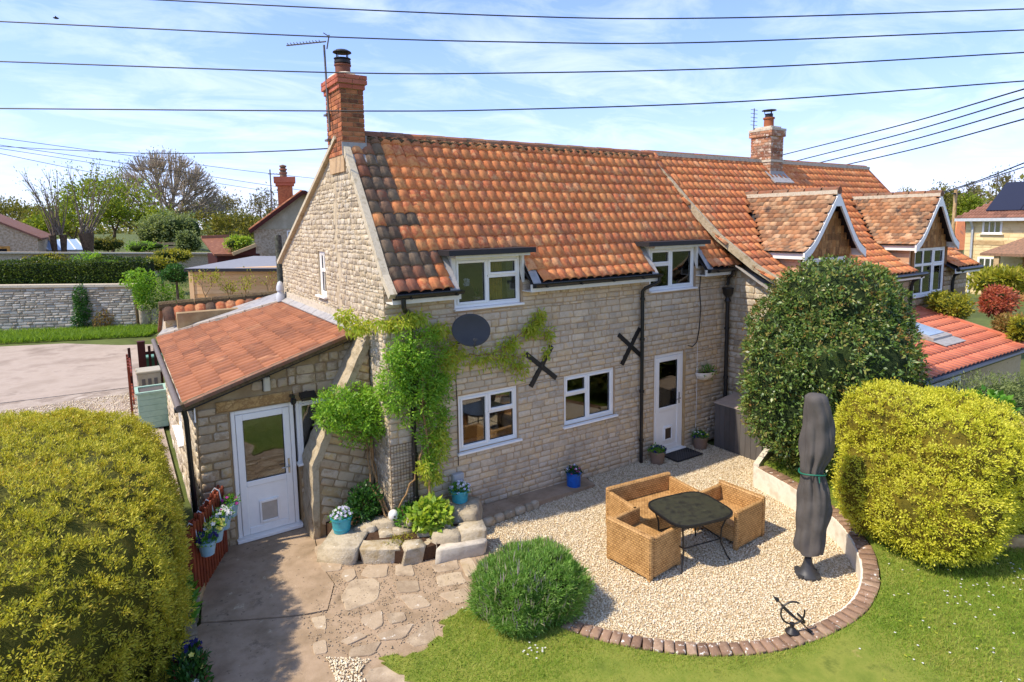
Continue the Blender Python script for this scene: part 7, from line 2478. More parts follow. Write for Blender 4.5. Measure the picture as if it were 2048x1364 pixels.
# second garden wall, barn, greenhouse
w2 = thing('far_garden_wall', 'pale lichened garden wall behind the laurel hedge', 'wall', (-3, 38, 1.8))
child(MB().poly([(-10.5, 38, 1.6), (3.0, 38, 1.6), (3.0, 38, 3.02), (-3.4, 38, 3.28), (-10.5, 38, 3.62)], (0, .4, 0)), 'wall_body', M['rubble'], w2)
child(MB().bar((-10.5, 37.98, 3.66), (3.0, 37.98, 3.06), .5, .1), 'coping', M['cement'], w2)
ivy_on('wall_shrub', 'loose yellow green shrub trained on the pale far garden wall', 'shrub', [((-7.2, 37.7, 2.7), (.9, .3, .7)), ((-6.4, 37.7, 2.8), (.8, .3, .6))], 1600, .15, LF['yellowgreen'], (-6.8, 37.7, 1.9))
ivy_on('wall_bush', 'rounded green bush in front of the pale far garden wall', 'bush', [((-4.5, 37.3, 2.7), (1.1, .6, .75)), ((-3.7, 37.2, 2.4), (.9, .5, .6))], 2000, .15, LF['vine'], (-4.2, 37.3, 1.8))
bn = thing('stone_barn', 'grey stone barn gable with an oak-framed door at the left edge', 'barn', (-11.6, 40, 1.9))
BFR = FR((0, 40, 0), (1, 0, 0), (0, -1, 0))
wslab('wall', BFR, [(-16, 1.7), (-7.25, 1.7), (-7.25, 4.42), (-11.6, 6.75), (-16, 4.42)], [(-9.35, -8.66, 1.95, 3.92)], -.5, 0, M['stone_brown'], bn)
for sx in (-1, 1):
    child(MB().poly([(-11.6, 39.85, 6.85), (-11.6 + sx * 4.55, 39.85, 4.38), (-11.6 + sx * 4.55, 52, 4.38), (-11.6, 52, 6.85)], (0, 0, -.12)), 'roof', M['tile_far'], bn)
child(MB().box((-7.6, 40.5, 1.6), (-7.25, 52, 4.3)), 'side_wall', M['stone_brown'], bn)
d_ = wsub('door', bn)
MB().lbox(BFR, -9.35, -9.2, 1.95, 3.92, -.2, .04).lbox(BFR, -8.81, -8.66, 1.95, 3.92, -.2, .04).lbox(BFR, -9.199, -8.811, 3.77, 3.92, -.2, .039).lbox(BFR, -9.199, -8.811, 1.95, 2.1, -.2, .039).build('frame', M['oak'], d_)
MB().lbox(BFR, -9.2, -8.81, 2.1, 3.77, -.12, -.1).build('pane', M['seal'], d_)
gh = thing('greenhouse', 'low greenhouse roof of white-framed glass behind the pollard trees', 'greenhouse', (-6.6, 46, 1.9))
gz = lambda px, py: onY(px, py, 46)
A_, B_, C_, D_ = onY(95, 500, 45), onY(170, 499, 45), onY(152, 478, 47.2), onY(84, 480, 47.2)
child(MB().poly([A_, B_, C_, D_], (0, 0, -.04)), 'glass', M['sky_glass'], gh)
for f in (0, .25, .5, .75, 1):
    child(MB().bar(A_ + (B_ - A_) * f, D_ + (C_ - D_) * f, .07, .07), 'glazing_bar', M['upvc'], gh)
child(MB().box((A_[0] + .1, 45.1, 1.9), (B_[0] - .1, 47, A_[2] - .05)), 'base_wall', M['upvc_cream'], gh)


# ------------------------------------------------------------------ trees


def far_tree(name, label, px, ybase, ytop, wpx, Y, leaf, per=5, lsz=.30, seed=0, levels=5, bark='bark', group=None, spread=.55, kids=(2, 3), trunk_f=.22, up=.12, minr=.02, squash=1.0, cat='tree', zb=None):
    b = onY(px, ybase, Y); tp = onY(px, ytop, Y)
    if zb is None: zb = float(terr(b[0], Y))
    H = tp[2] - zb
    dcam = (b - CAMP) @ CF
    wid = wpx / F_PX * dcam
    t = thing(name, label, cat, (b[0], Y, zb), group)
    segs, tips = grow((0, 0, 0), (0, 0, 1), H * trunk_f, H * .028, levels, spread, kids, .78, up, seed, .10, 2, minr)
    A = np.array([s[1] for s in segs])
    sc = np.array([wid / max(np.ptp(A[:, 0]), .1), wid * squash / max(np.ptp(A[:, 1]), .1), H / max(A[:, 2].max(), .1)])
    off = np.array([-(A[:, 0].max() + A[:, 0].min()) / 2, -(A[:, 1].max() + A[:, 1].min()) / 2, 0])
    def tf(q):
        q = np.asarray(q); k = np.clip(q[..., 2:3] / (A[:, 2].max() * .3), 0, 1)
        return (q + off * k) * sc
    lim = 2
    tr = [(tf(s[0]), tf(s[1]), s[2] * .9, s[3] * .9) for s in segs]
    V, F = twig_mesh(tr, 5)
    np_obj('trunk', V, F, M[bark], t)
    if per:
        V, F = tip_leaves([(tf(q), d) for q, d in tips], per, lsz * 1.3, lsz, lsz * .55, rng)
        np_obj('crown', V, F, leaf, t)
    return t


bt_c = onY(343, 500, 80)
bt = thing('bare_tree', 'large round-crowned tree still almost bare, rising above the garden', 'tree', (bt_c[0], 80, float(terr(bt_c[0], 80))))
Hb = onY(343, 290, 80)[2] - bt.location.z; Wb = 108 / F_PX * ((bt_c - CAMP) @ CF)
rd = np.random.default_rng(12)
tg_ = unit(rd.normal(size=(2600, 3))); tg_[:, 2] = np.abs(tg_[:, 2]) * 1.15 - .22
tg_ = tg_ * (1 - .30 * rd.random((len(tg_), 1)) ** 2) * np.array([Wb, Wb * .8, Hb * .60]) + np.array([0, 0, Hb * .40])
segs, hub = [], np.array([0, 0, Hb * .24])
segs.append((np.zeros(3), hub, .55, .42))


def limb(p, q, r0, r1, sag=.12, k=4):
    """curved limb from p to q"""
    m = (p + q) / 2 + np.array([(q[0] - p[0]) * .16, (q[1] - p[1]) * .16, -abs(q[2] - p[2]) * sag]) + rd.normal(0, .02, 3) * np.linalg.norm(q - p)
    a = p
    for i in range(1, k + 1):
        t = i / k; b = (1 - t) ** 2 * p + 2 * t * (1 - t) * m + t * t * q
        segs.append((a, b, r0 + (r1 - r0) * (i - 1) / k, r0 + (r1 - r0) * i / k)); a = b


def fan(p, T, r, depth):
    if depth == 0 or len(T) < 4:
        for q in T: limb(p, q, r * .55, .026, .05, 3)
        return
    k = (9, 5, 5, 4)[3 - depth] if depth <= 3 else 5
    cs = T[rd.choice(len(T), min(k, len(T)), replace=False)]
    lab = np.argmin(((T[:, None] - cs[None]) ** 2).sum(2), 1)
    for c in range(len(cs)):
        Q = T[lab == c]
        if not len(Q): continue
        e = p + (Q.mean(0) - p) * (.42 if depth == 3 else .5)
        limb(p, e, r, r * .55, .10); fan(e, Q, r * .55, depth - 1)


fan(hub, tg_, .34, 3)
V, F = twig_mesh(segs, 4); np_obj('trunk', V, F, M['bark_bare'], bt)
V, F = tip_leaves([(q, np.array([0, 0, 1.0])) for q in tg_], 1, .25, .22, .12, rng); np_obj('crown', V, F, LF['budding'], bt)
for px_, dy, s_, lab in ((118, 0, 1, 'left pollard tree with thin bare upright shoots'), (175, 0, 2, 'right pollard tree with a thick knuckled trunk and leafy shoots')):
    b = onY(px_, 500, 43); zb = float(terr(b[0], 43))
    t = thing('pollard_tree', lab, 'tree', (b[0], 43, zb), 'pollard trees behind the garden wall')
    kn = onY(px_, 470 if s_ == 1 else 466, 43)[2] - zb
    tk = MB()
    if s_ == 1:
        for sx in (-.28, .32): tk.tube([(sx * .6, 0, 0), (sx * .8, .1, kn * .5), (sx, 0, kn)], [.16, .15, .22], 8)
    else: tk.tube([(0, 0, 0), (.05, 0, kn * .5), (0, 0, kn)], [.32, .30, .48], 9)
    o = tk.build('trunk', M['bark'], t)
    if s_ == 1: tag(o, kind='stuff')
    segs, tips = [], []
    rr = random.Random(20 + s_)
    for i in range(20 if s_ == 1 else 15):
        lean = (rr.uniform(-.45, .30) if s_ == 1 else rr.uniform(-.30, .62))
        d = np.array([lean, rr.uniform(-.3, .3), 1.0]); d /= np.linalg.norm(d)
        L = rr.uniform(2.6, 4.6) if s_ == 1 else rr.uniform(3.2, 5.6)
        q = np.array([rr.uniform(-.35, .35), rr.uniform(-.2, .2), kn])
        for k in range(6):
            e = q + d * L / 6; r0 = .045 * (1 - k / 7); segs.append((q, e, r0, .045 * (1 - (k + 1) / 7)))
            if k > 1: tips.append((e, d))
            if k in (2, 3, 4) and rr.random() < .9:
                dd = d + np.array([rr.uniform(-.5, .5), rr.uniform(-.4, .4), .1]); dd /= np.linalg.norm(dd)
                segs.append((e, e + dd * L * .22, .018, .008)); tips.append((e + dd * L * .22, dd))
            q = e; d = d + np.array([-.03 * rr.random(), 0, .02]); d /= np.linalg.norm(d)
    V, F = twig_mesh(segs, 4); np_obj('shoots', V, F, M['bark_pale'], t)
    V, F = tip_leaves(tips, 2 if s_ == 1 else 6, .22, .17, .07, rng); np_obj('crown', V, F, LF['spring'], t)

TREES = [('hazel_tree', 'brown budding tree at the far left above the barn roof', 15, 470, 398, 110, 95, 'olive', 6), ('hazel_tree', 'olive tree just right of the barn roof', 62, 475, 415, 90, 92, 'olive', 7), ('hazel_tree', 'low bronze tree behind the left pollard', 105, 480, 428, 90, 88, 'olive', 7),
         ('willow_tree', 'light green tree between the two pollards', 150, 490, 402, 110, 75, 'spring', 9), ('willow_tree', 'broad yellow green willow left of the bare tree', 222, 495, 352, 150, 66, 'spring', 9), ('willow_tree', 'low spreading green willow under the bare tree', 268, 500, 398, 140, 64, 'spring', 8),
         ('budding_tree', 'grey budding tree right of the bare tree', 425, 490, 395, 110, 85, 'budding', 4), ('budding_tree', 'pale budding tree behind the distant cottage chimney', 485, 490, 388, 130, 82, 'budding', 4), ('green_tree', 'dense green tree beside the distant cottage gable', 470, 500, 432, 100, 70, 'olive', 9), ('budding_tree', 'thin bare tree left of the distant chimney', 530, 470, 376, 60, 78, 'budding', 2),
         ('green_tree', 'dark green tree under the bare tree crown', 395, 500, 430, 110, 76, 'olive', 8), ('green_tree', 'green tree left of the barn greenhouse', 88, 490, 440, 70, 70, 'spring', 7)]
for i, (nm, lab, px_, yb, yt, w, Y, lf, per) in enumerate(TREES):
    far_tree(nm, lab, px_, yb, yt, w, Y, LF[lf], per=per, lsz=.36, seed=100 + i, levels=5, group='trees beyond the walled garden', trunk_f=.16, spread=.6)


def far_bush(name, label, px, py, wpx, hpx, Y, leaf, n, L, seed, group=None, cat='bush'):
    c = onY(px, py, Y); d = (c - CAMP) @ CF
    w, h = wpx / F_PX * d / 2, hpx / F_PX * d / 2
    zb = min(float(terr(c[0], Y)), c[2] - h * .8)
    t = thing(name, label, cat, (c[0], Y, zb), group)
    lp = Lump((2.2 / w, 5 / w, 12 / w), (.15, .12, .08), seed)
    rl = np.random.default_rng(seed)
    allb = [(c, np.array([w * .8, w * .6, h * .85]))] + [(c + rl.uniform(-1, 1, 3) * np.array([w * .55, w * .3, h * .4]), np.array([w, w * .8, h]) * rl.uniform(.38, .55)) for _ in range(5)]
    P, N = (np.vstack(q) for q in zip(*[shell(max(8, int(n / 6 * b[0] ** 2 / sum(q[1][0] ** 2 for q in allb))), a, b, 2.2, lp, None, .4, .4) for a, b in allb]))
    P, D_, N_ = bunch(P, N, 7, L * 1.4, .7, .25)
    V, F = leaves(P, D_, N_, L * rng.uniform(.6, 1.3, len(P)), L * .45)
    o = np_obj('foliage', V, F, leaf, t); o.location = -wl(t)
    V, F = join([core(a, b, 2.2, lp, .75, 20, 12) for a, b in allb]); o = np_obj('twig_shade_core', V, F, IN_V, t, smooth=True); o.location = -wl(t)  # dark cores painted as twigs and shade behind the leaves
    MB().tube([(0, 0, -.1), (0, 0, c[2] - zb)], [.08, .04], 6).build('stem', M['bark'], t)
    return t


G1 = 'bushes in the walled garden'
far_bush('variegated_shrub', 'large pale variegated shrub under the bare tree', 340, 462, 150, 76, 50, LF['greygreen'], 5200, .24, 1, G1)
far_bush('round_bush', 'rounded grey green bush left of the red outbuilding roof', 375, 486, 58, 56, 42, LF['greygreen'], 2000, .17, 2, G1)
far_bush('lime_bush', 'low lime green bush above the left end of the summerhouse', 352, 512, 84, 34, 36, LF['yellowgreen'], 1800, .15, 3, G1)
far_bush('green_bush', 'fresh green bush in front of the distant cottage wall', 475, 487, 62, 32, 25, LF['lime'], 1800, .13, 4, G1)
far_bush('corner_bush', 'dark green bush at the left corner of the summerhouse', 352, 548, 60, 46, 24, LF['ivy'], 1800, .11, 5, G1)
far_bush('pale_bush', 'pale leafy bush behind the end of the boundary wall', 322, 530, 66, 40, 31, LF['yellowgreen'], 1500, .13, 6, G1)
far_bush('bed_plants', 'low green plants in the far vegetable bed', 285, 494, 70, 20, 44, LF['vine'], 900, .15, 7, G1)
far_bush('bronze_bush', 'low bronze bush right of the pollard trunks', 215, 488, 70, 34, 46, LF['olive'], 1200, .17, 8, G1)
fp = thing('garden_fence', 'short weathered fence panel in the far garden', 'fence', tuple(onY(325, 503, 47)))
for f in range(2):
    q = onY(318 + f * 10, 500, 47) - np.array(fp.location); MB().box((q[0] - .08, -.08, -1.0), (q[0] + .08, .08, .75)).build('post', M['pale_timber'], fp)
for z in (.0, .3, .6):
    MB().box((-1.6, -.03, z - .1), (2.0, .03, z + .1)).build('rail', M['pale_timber'], fp)

# far woodland that reads as one mass, all round behind the houses
wd_parts = []
rw_ = np.random.default_rng(9)
for i in range(230):
    ang = rw_.uniform(RAD(-62), RAD(100)); D = rw_.uniform(170, 330)
    c = np.array([CAMP[0] + D * math.sin(ang), CAMP[1] + D * math.cos(ang), 0]); h = rw_.uniform(4.5, 8.5) * (1.0 if ang < RAD(60) else 1.35); w = rw_.uniform(4, 9)
    c[2] = 1.0 + h * .5
    P, N = shell(260, c, (w, w, h * .62), 2.2, Lump((.5, 1.2), (.12, .08), i), None, .3, .6)
    wd_parts.append(leaves(P, N + rw_.normal(size=N.shape) * .8, N + rw_.normal(size=N.shape) * .4, 1.5, .9))
V, F = join(wd_parts)
tag(np_obj('far_woodland', V, F, LF['olive']), 'distant belt of mixed woodland along the horizon', 'woodland', kind='stuff')

# distant cottage and outbuilding
dc = thing('distant_cottage', 'stone cottage gable with red tiled roof and brick chimney behind the summerhouse', 'house', (5.7, 28, .5))
DCF = FR((0, 28, 0), (1, 0, 0), (0, -1, 0))
el, ap_, eb_ = onY(503, 460, 28), onY(607, 382, 28), onY(512, 510, 28)
xl, xa_, za_, ze_ = onY(510, 480, 28)[0], ap_[0], ap_[2], 4.72
xr = 2 * xa_ - xl
wslab('wall', DCF, [(xl, .5), (xr, .5), (xr, ze_), (xl, ze_)], [], -.4, 0, M['stone_brown'], dc)
wslab('gable', DCF, [(xl + .02, ze_ + .01), (xr - .02, ze_ + .01), (xa_, za_ - .1)], [], -.38, .01, M['cream_render2'], dc)
for sx in (-1, 1):
    xe = xa_ + sx * (xa_ - el[0] + .05)
    rs_ = wsub('roof', dc)
    MB().poly([(xa_, 27.6, za_ + .03), (xe, 27.6, 4.66), (xe, 36, 4.66), (xa_, 36, za_ + .03)], (0, 0, -.12)).build('roof_deck', M['tile_ext'], rs_)
    if sx < 0:
        sl = np.array([xa_ - xe, 0, za_ + .03 - 4.66]); Ls = np.linalg.norm(sl); sl /= Ls; nn = np.array([-sl[2], 0, sl[0]])
        shp = pantile_shape(w=.3, L=.42, amp=.06, t=.03, seed=3)
        TP = Pieces()
        for j in range(int(Ls / .36)):
            for i in range(26):
                m = np.eye(4); m[:3, 0] = (0, -1, 0); m[:3, 1] = sl; m[:3, 2] = nn; m[:3, 3] = np.array([xe, 27.9 + i * .3, 4.66]) + sl * j * .36 + nn * .03
                TP.add(shp, m, rs_, M['tile_ext'])
        TP.flush(60, 'tile', 'tile_rest')
    mb = MB(); mb.bar((xa_, 27.62, za_ - .06), (xe, 27.62, 4.58), .06, .2); mb.build('bargeboard', M['timber_dark'], rs_)
cq = onY(560, 405, 29.5)
DCC = wsub('chimney', dc)
ch_w = .42
MB().box((cq[0] - ch_w, 29, 4.8), (cq[0] + ch_w, 29.8, 7.25)).build('stack', M['brick'], DCC)
MB().box((cq[0] - ch_w - .1, 28.9, 7.25), (cq[0] + ch_w + .1, 29.9, 7.42)).box((cq[0] - ch_w - .18, 28.82, 7.422), (cq[0] + ch_w + .18, 29.98, 7.75)).build('corbel', M['brick_cap'], DCC)
MB().lathe([(.2, 0), (.19, .2), (.23, .22), (.23, .3), (.17, .3), (.17, .4), (.22, .42), (.22, .5), (.15, .5), (.15, .58), (.2, .6), (.2, .68), (0, .75)], (cq[0] - .05, 29.4, 7.75), 14).build('chimney_pot', M['tile_old'], DCC, auto=40)
window(dc, DCF, onY(575, 475, 28)[0], onY(590, 475, 28)[0] + .5, 3.75, 4.62, [(0, .5, 0, 1, 0), (.5, 1, 0, 1, 0)], lining=0, nf=.05)
am = onY(541, 360, 29)
ae = thing('tv_aerial', 'thin tv aerial on the distant cottage chimney', 'aerial', (am[0], 29, 6.9))
MB().tube([(0, 0, -1.2), (0, 0, am[2] - 6.9 + .6)], .035, 6).build('mast', M['metal_grey'], ae)
for i in range(4): MB().tube([(-.05 + .18 * i, -.25, am[2] - 6.9 + .35), (-.05 + .18 * i, .25, am[2] - 6.9 + .35)], .02, 5).build('director', M['metal_grey'], ae)
MB().tube([(-.1, 0, am[2] - 6.9 + .35), (.7, 0, am[2] - 6.9 + .35)], .025, 5).build('boom', M['metal_grey'], ae)
ob = thing('red_outbuilding', 'low outbuilding with a red tiled roof left of the distant cottage', 'outbuilding', (1.6, 26, .8))
q1, q2, q3, q4 = onY(403, 476, 28.5), onY(458, 474, 28.5), onY(470, 508, 24.5), onY(428, 508, 24.5)
child(MB().poly([q4, q3, q2, q1], (0, 0, -.1)), 'roof', M['tile_ext'], ob)
child(MB().box((q4[0] + .15, 24.7, .8), (q3[0] + 1.2, 28.3, q4[2] - .08)), 'wall', M['timber_dark'], ob)
child(MB().bar(onY(465, 508, 24.2), onY(512, 490, 24.2), .15, .16), 'bargeboard', M['pale_timber'], ob)
child(MB().poly([onY(470, 510, 24.3), onY(512, 510, 24.3), onY(512, 492, 24.3)], (0, .2, 0)), 'gable', M['timber_dark'], ob)
child(MB().bar(q1 + np.array([0, 0, .05]), q2 + np.array([0, 0, .05]), .3, .15), 'ridge', M['tile_old'], ob)

# timber summerhouse
SY = 17.6
s0, s1 = onY(380, 560, SY), onY(560, 560, SY)
zt = onY(378, 536, SY)[2]
x0_, x1_ = s0[0], s1[0] + 1.4
sh = thing('summerhouse', 'new orange timber summerhouse with a flat grey roof behind the lean-to', 'shed', (x0_, SY, .9))
child(MB().box((x0_ + .02, SY + .03, .9), (x1_, SY + 3.0, zt - .02)), 'carcass', M['orange_wood'], sh)
k = 17
for i in range(k):
    z0 = .92 + i * (zt - .94) / k
    child(MB().box((x0_, SY, z0 + .004), (x1_, SY + .026, z0 + (zt - .94) / k - .004)), 'board', M['orange_wood'], sh)
child(MB().box((x0_ - .03, SY - .03, .9), (x0_ + .13, SY - .001, zt)), 'corner_post', M['orange_wood'], sh)
rfp = [onY(373, 537, SY - .2), onY(560, 532, SY - .2) + np.array([.6, 0, 0]), onY(556, 512, SY + 3.4) + np.array([.6, 0, 0]), onY(428, 513, SY + 3.4)]
child(MB().poly(rfp, (0, 0, -.09)), 'roof', M['grey_felt'], sh)
sh_last = child(MB().bar(rfp[0] + np.array([0, -.01, -.06]), rfp[1] + np.array([0, -.01, -.06]), .03, .12), 'roof_edge', M['black_felt'], sh)
sh.rotation_euler = (0, 0, RAD(-28)); dc.rotation_euler = (0, 0, RAD(-13))
for i, (px_, lab, H) in enumerate(((405, 'leafy climber shrub against the left end of the summerhouse', 1.15), (455, 'sparse rose bush in front of the middle of the summerhouse', .75), (487, 'young rose shrub in front of the right half of the summerhouse', .95), (530, 'bare forked twig shrub near the weathered post', 1.0))):
    b = onY(px_, 590, 15.5)
    t = thing('rose_shrub', lab, 'shrub', (b[0], 15.5, 0), 'shrubs in front of the summerhouse')
    segs, tips = grow((0, 0, 0), (0.1, 0, 1), H * .55, .03, 3, .55, (2, 3), .7, .2, 200 + i, .12, 2, .008)
    V, F = twig_mesh([(s[0] + np.array([0, 0, 1.8]), s[1] + np.array([0, 0, 1.8]), s[2], s[3]) for s in segs] + [(np.array([0, 0, -.1]), np.array([0, 0, 1.8]), .035, .03)], 5); np_obj('stem', V, F, M['vine_stem'], t)
    V, F = tip_leaves([(q + np.array([0, 0, 1.8]), d) for q, d in tips], (8 if i == 0 else 3 if i < 3 else 1), .10, .09, .05, rng); np_obj('foliage', V, F, LF['yellowgreen'], t)
po = onY(556, 470, 8.3)
ps = thing('timber_post', 'tall weathered round timber post behind the cottage gable', 'post', (po[0], 8.3, 0))
MB().tube([(0, 0, 0), (.01, 0, 2.5), (0, 0, po[2] - .06), (0, 0, po[2])], [.095, .09, .085, .06], 12).build('shaft', M['timber_old'], ps, auto=40)
MB().lathe([(.09, 0), (.095, .02), (.095, .06), (.09, .08)], (0, 0, po[2] - .7), 12).build('band', M['metal_grey'], ps, auto=40)

# gate, bins and boiler beside the extension
gt_ = thing('picket_gate', 'dark red-brown picket gate with a thick post at the side passage', 'gate', (-2.75, 11.9, 0))
for i, x in enumerate((-3.16, -2.66, -2.52, -2.40)):
    child(MB().box((x - .035, 11.88, .1), (x + .035, 11.91, 1.46)), 'picket', M['timber_dark'], gt_)
for z in (.35, 1.2): child(MB().box((-2.95, 11.915, z), (-2.36, 11.95, z + .09)), 'rail', M['timber_dark'], gt_)
child(MB().box((-2.95, 11.80, 0), (-2.76, 11.99, 1.58)).poly([(-2.955, 11.795, 1.581), (-2.755, 11.795, 1.581), (-2.755, 11.995, 1.581), (-2.955, 11.995, 1.581)], (0, 0, .04)), 'post', M['timber_dark'], gt_)
sf = thing('side_fence', 'open red-brown fence panel seen end-on left of the gate', 'fence', (-3.2, 10.6, 0))
for i, y in enumerate((9.7, 10.15, 10.6, 11.05, 11.5)):
    child(MB().box((-3.25, y - .04, 0), (-3.20, y + .04, 1.35)), 'picket', M['timber_red'], sf)
for z in (.4, 1.15): child(MB().bar((-3.17, 9.6, z), (-3.17, 11.75, z), .04, .09), 'rail', M['timber_red'], sf)
bo = thing('boiler_casing', 'beige metal boiler casing with louvres beside the extension wall', 'boiler', (-2.78, 10.2, 0))
bz = 1.12
rbox(MB(), (-.27, -.3, .05), (.27, .3, bz - .06), .02).build('casing', M['beige_metal'], bo)
rbox(MB(), (-.29, -.32, bz - .058), (.29, .32, bz), .02).build('lid', M['beige_metal'], bo)
for i in range(3): MB().box((-.17 + i * .14, -.312, bz - .38), (-.09 + i * .14, -.30, bz - .2)).build('louvre', M['metal_grey'], bo)
MB().box((-.25, -.28, 0), (.25, .28, .05)).build('plinth', M['cement'], bo)
gb = thing('storage_box', 'sage green plank storage box with dark tray lid beside the hedge', 'box', (-2.80, 8.6, 0))
for i in range(6):
    for x0, x1 in ((-.30, .30),):
        MB().box((x0, -.33, .03 + i * .145), (x1, -.30, .03 + i * .145 + .14)).build('plank', M['sage'], gb)
MB().box((-.30, -.299, .03), (.30, .33, .88)).build('carcass', M['sage'], gb)
rm_ = MB(); rm_.box((-.34, -.37, .90), (.34, -.29, .95)).box((-.34, .29, .90), (.34, .37, .95)).box((-.34, -.289, .901), (-.27, .289, .949)).box((.27, -.289, .901), (.34, .289, .949)); rm_.build('lid_rim', M['sage'], gb)
MB().box((-.27, -.289, .89), (.27, .289, .915)).build('tray', plain('dark_tray', '#55504b', .7), gb)
wb = thing('wheelie_bin', 'green wheelie bin standing behind the picket gate', 'bin', (-2.62, 12.7, 0))
MB().poly([(-.24, -.26, .1), (.24, -.26, .1), (.22, .2, .08), (-.22, .2, .08)], (0, 0, 0.001)).add([(-.24, -.26, .1), (.24, -.26, .1), (.24, .26, .1), (-.24, .26, .1), (-.29, -.34, 1.0), (.29, -.34, 1.0), (.29, .30, 1.0), (-.29, .30, 1.0)], [(0, 1, 5, 4), (1, 2, 6, 5), (2, 3, 7, 6), (3, 0, 4, 7)]).build('body', plain('bin_green', '#3f6a4a', .5), wb)
rbox(MB(), (-.31, -.37, 1.0), (.31, .33, 1.06), .02).build('lid', plain('bin_lid_green', '#6f9a80', .5), wb)
for sx in (-1, 1): MB().tube([(sx * .27 - .03, .26, .1), (sx * .27 + .03, .26, .1)], .1, 14).build('wheel', M['rubber'], wb, auto=40)

# ------------------------------------------------------------------ beyond the garden, right
RX = 42.0
RFR = FR((RX, 0, 0), (0, -1, 0), (-1, 0, 0))                 # its long wall faces us: u runs to the right
ru = lambda px, py=480: -onX(px, py, RX)[1]
rz_ = lambda px, py: onX(px, py, RX)[2]
u0_, ez = ru(1930), rz_(1935, 436)
u1_ = u0_ + 12
rh = thing('cream_house', 'cream stone house with solar panels on its brown hipped roof, far right', 'house', (RX, -u0_, 0))
wslab('wall', RFR, [(u0_, -.3), (u1_, -.3), (u1_, ez), (u0_, ez)], [], -.35, 0, M['bath_stone'], rh)
RS = Pieces()
lay_stones(RS, RFR, [(u0_, 0), (u0_ + 6, 0), (u0_ + 6, ez - .05), (u0_, ez - .05)], [], rh, M['bath_stone'], BRICKS, ch=(.2, .24), ln=(.4, .6), joint=.018, depth=.016, seed=91)
RS.flush(120, 'stone', 'stone_facing')
child(MB().box((RX + .36, -u0_ - .35, -.3), (RX + 9, -u0_, ez)), 'side_wall', M['bath_stone'], rh)
rr_ = wsub('roof', rh)
rise = 3.1; run = 4.6
E0 = np.array([RX - .45, -u0_ + .45, ez - .04]); A0 = np.array([RX + run, -u0_ + .45 - run * .95, ez - .04 + rise])
MB().add([E0, (E0[0], -u1_, E0[2]), (A0[0], -u1_, A0[2]), A0, (RX + 2 * run, E0[1], E0[2]), (RX + 2 * run, -u1_, E0[2])], [(0, 1, 2, 3), (0, 3, 4), (4, 3, 2, 5), (0, 4, 5, 1)]).build('roof_deck', M['tile_far'], rr_)
up_ = np.array([run + .45, 0, rise]); Lu = np.linalg.norm(up_); up_ /= Lu; un = np.array([-up_[2], 0, up_[0]])
RT = Pieces()
for j in range(int(Lu / .33)):
    ya = E0[1] + (A0[1] - E0[1]) * (j * .33 / Lu)
    for i in range(30):
        m = np.eye(4); m[:3, 0] = (0, -.83, 0); m[:3, 1] = up_; m[:3, 2] = un; m[:3, 3] = np.array([E0[0], ya - i * .33, E0[2]]) + up_ * j * .33 + un * .02
        RT.add(ROMAN[0], m, rr_, M['tile_far'])
RT.flush(0, 'tile', 'tile_rest')
MB().box((E0[0] - .1, -u1_, ez - .2), (E0[0] - .002, E0[1], ez - .02)).build('gutter', M['alu'], rr_)
for i in range(3):
    y0 = -ru(1966, 420) - .1 - i * 1.75
    b0_ = np.array([E0[0], y0, E0[2]]) + up_ * .75 + un * .12
    MB().poly([b0_, b0_ + np.array([0, -1.72, 0]), b0_ + np.array([0, -1.72, 0]) + up_ * 3.4, b0_ + up_ * 3.4], tuple(-un * .05)).build('solar_panel', M['solar'], rr_)
PA3 = [(0, .33, 0, 1, 0), (.33, .67, 0, 1, 0), (.67, 1, 0, 1, 0)]
window(rh, RFR, ru(1963), ru(2003), rz_(1980, 468), rz_(1980, 440), PA3, lining=0, nf=.05, fw=.09, so=.1, sn=.15)
window(rh, RFR, ru(1958), ru(2000), .4, 2.3, PA3, lining=0, nf=.05, fw=.1, so=.1, sn=.15)
child(MB().lbox(RFR, ru(1944), ru(2008), rz_(1980, 490), rz_(1980, 482), .018, .04), 'brick_band', M['sandstone'], rh)
child(MB().tube([(RX - .5, -u0_ - .4, ez - .15), (RX - .1, -u0_ - .4, ez - .6), (RX - .1, -u0_ - .4, 0)], .07, 8), 'downpipe', M['alu'], rh, auto=40)
pr_ = wsub('porch', rh)
PX = RX - 3.0
q0 = onX(1960, 506, PX)
MB().add([q0, (PX, q0[1] - 9, q0[2]), (RX - .02, q0[1] - 9, q0[2] + 1.7), (RX - .02, q0[1] - 3.0, q0[2] + 1.7), (PX, q0[1], q0[2] - .15), (PX, q0[1] - 9, q0[2] - .15), (RX - .02, q0[1] + .1, q0[2])], [(0, 1, 2, 3), (0, 3, 6), (0, 4, 5, 1)]).build('porch_roof', M['tile_old'], pr_)
for i in range(3): MB().box((PX + .1, q0[1] - .9 - i * 2.6, 0), (PX + .32, q0[1] - .65 - i * 2.6, q0[2] - .15)).build('porch_post', M['pale_timber'], pr_)
MB().box((PX + 1.4, q0[1] - 9, 0), (PX + 1.6, q0[1] - 1.6, q0[2] - .1)).build('timber_wall', M['wood_shingle'], pr_)
MB().box((PX + 1.32, q0[1] - 4.6, .1), (PX + 1.39, q0[1] - 2.6, 2.1)).build('french_window', M['upvc_cream'], pr_)
for a in (2.75, 3.7): MB().box((PX + 1.30, q0[1] - a - .8, .3), (PX + 1.315, q0[1] - a, 1.95)).build('pane', M['seal'], pr_)

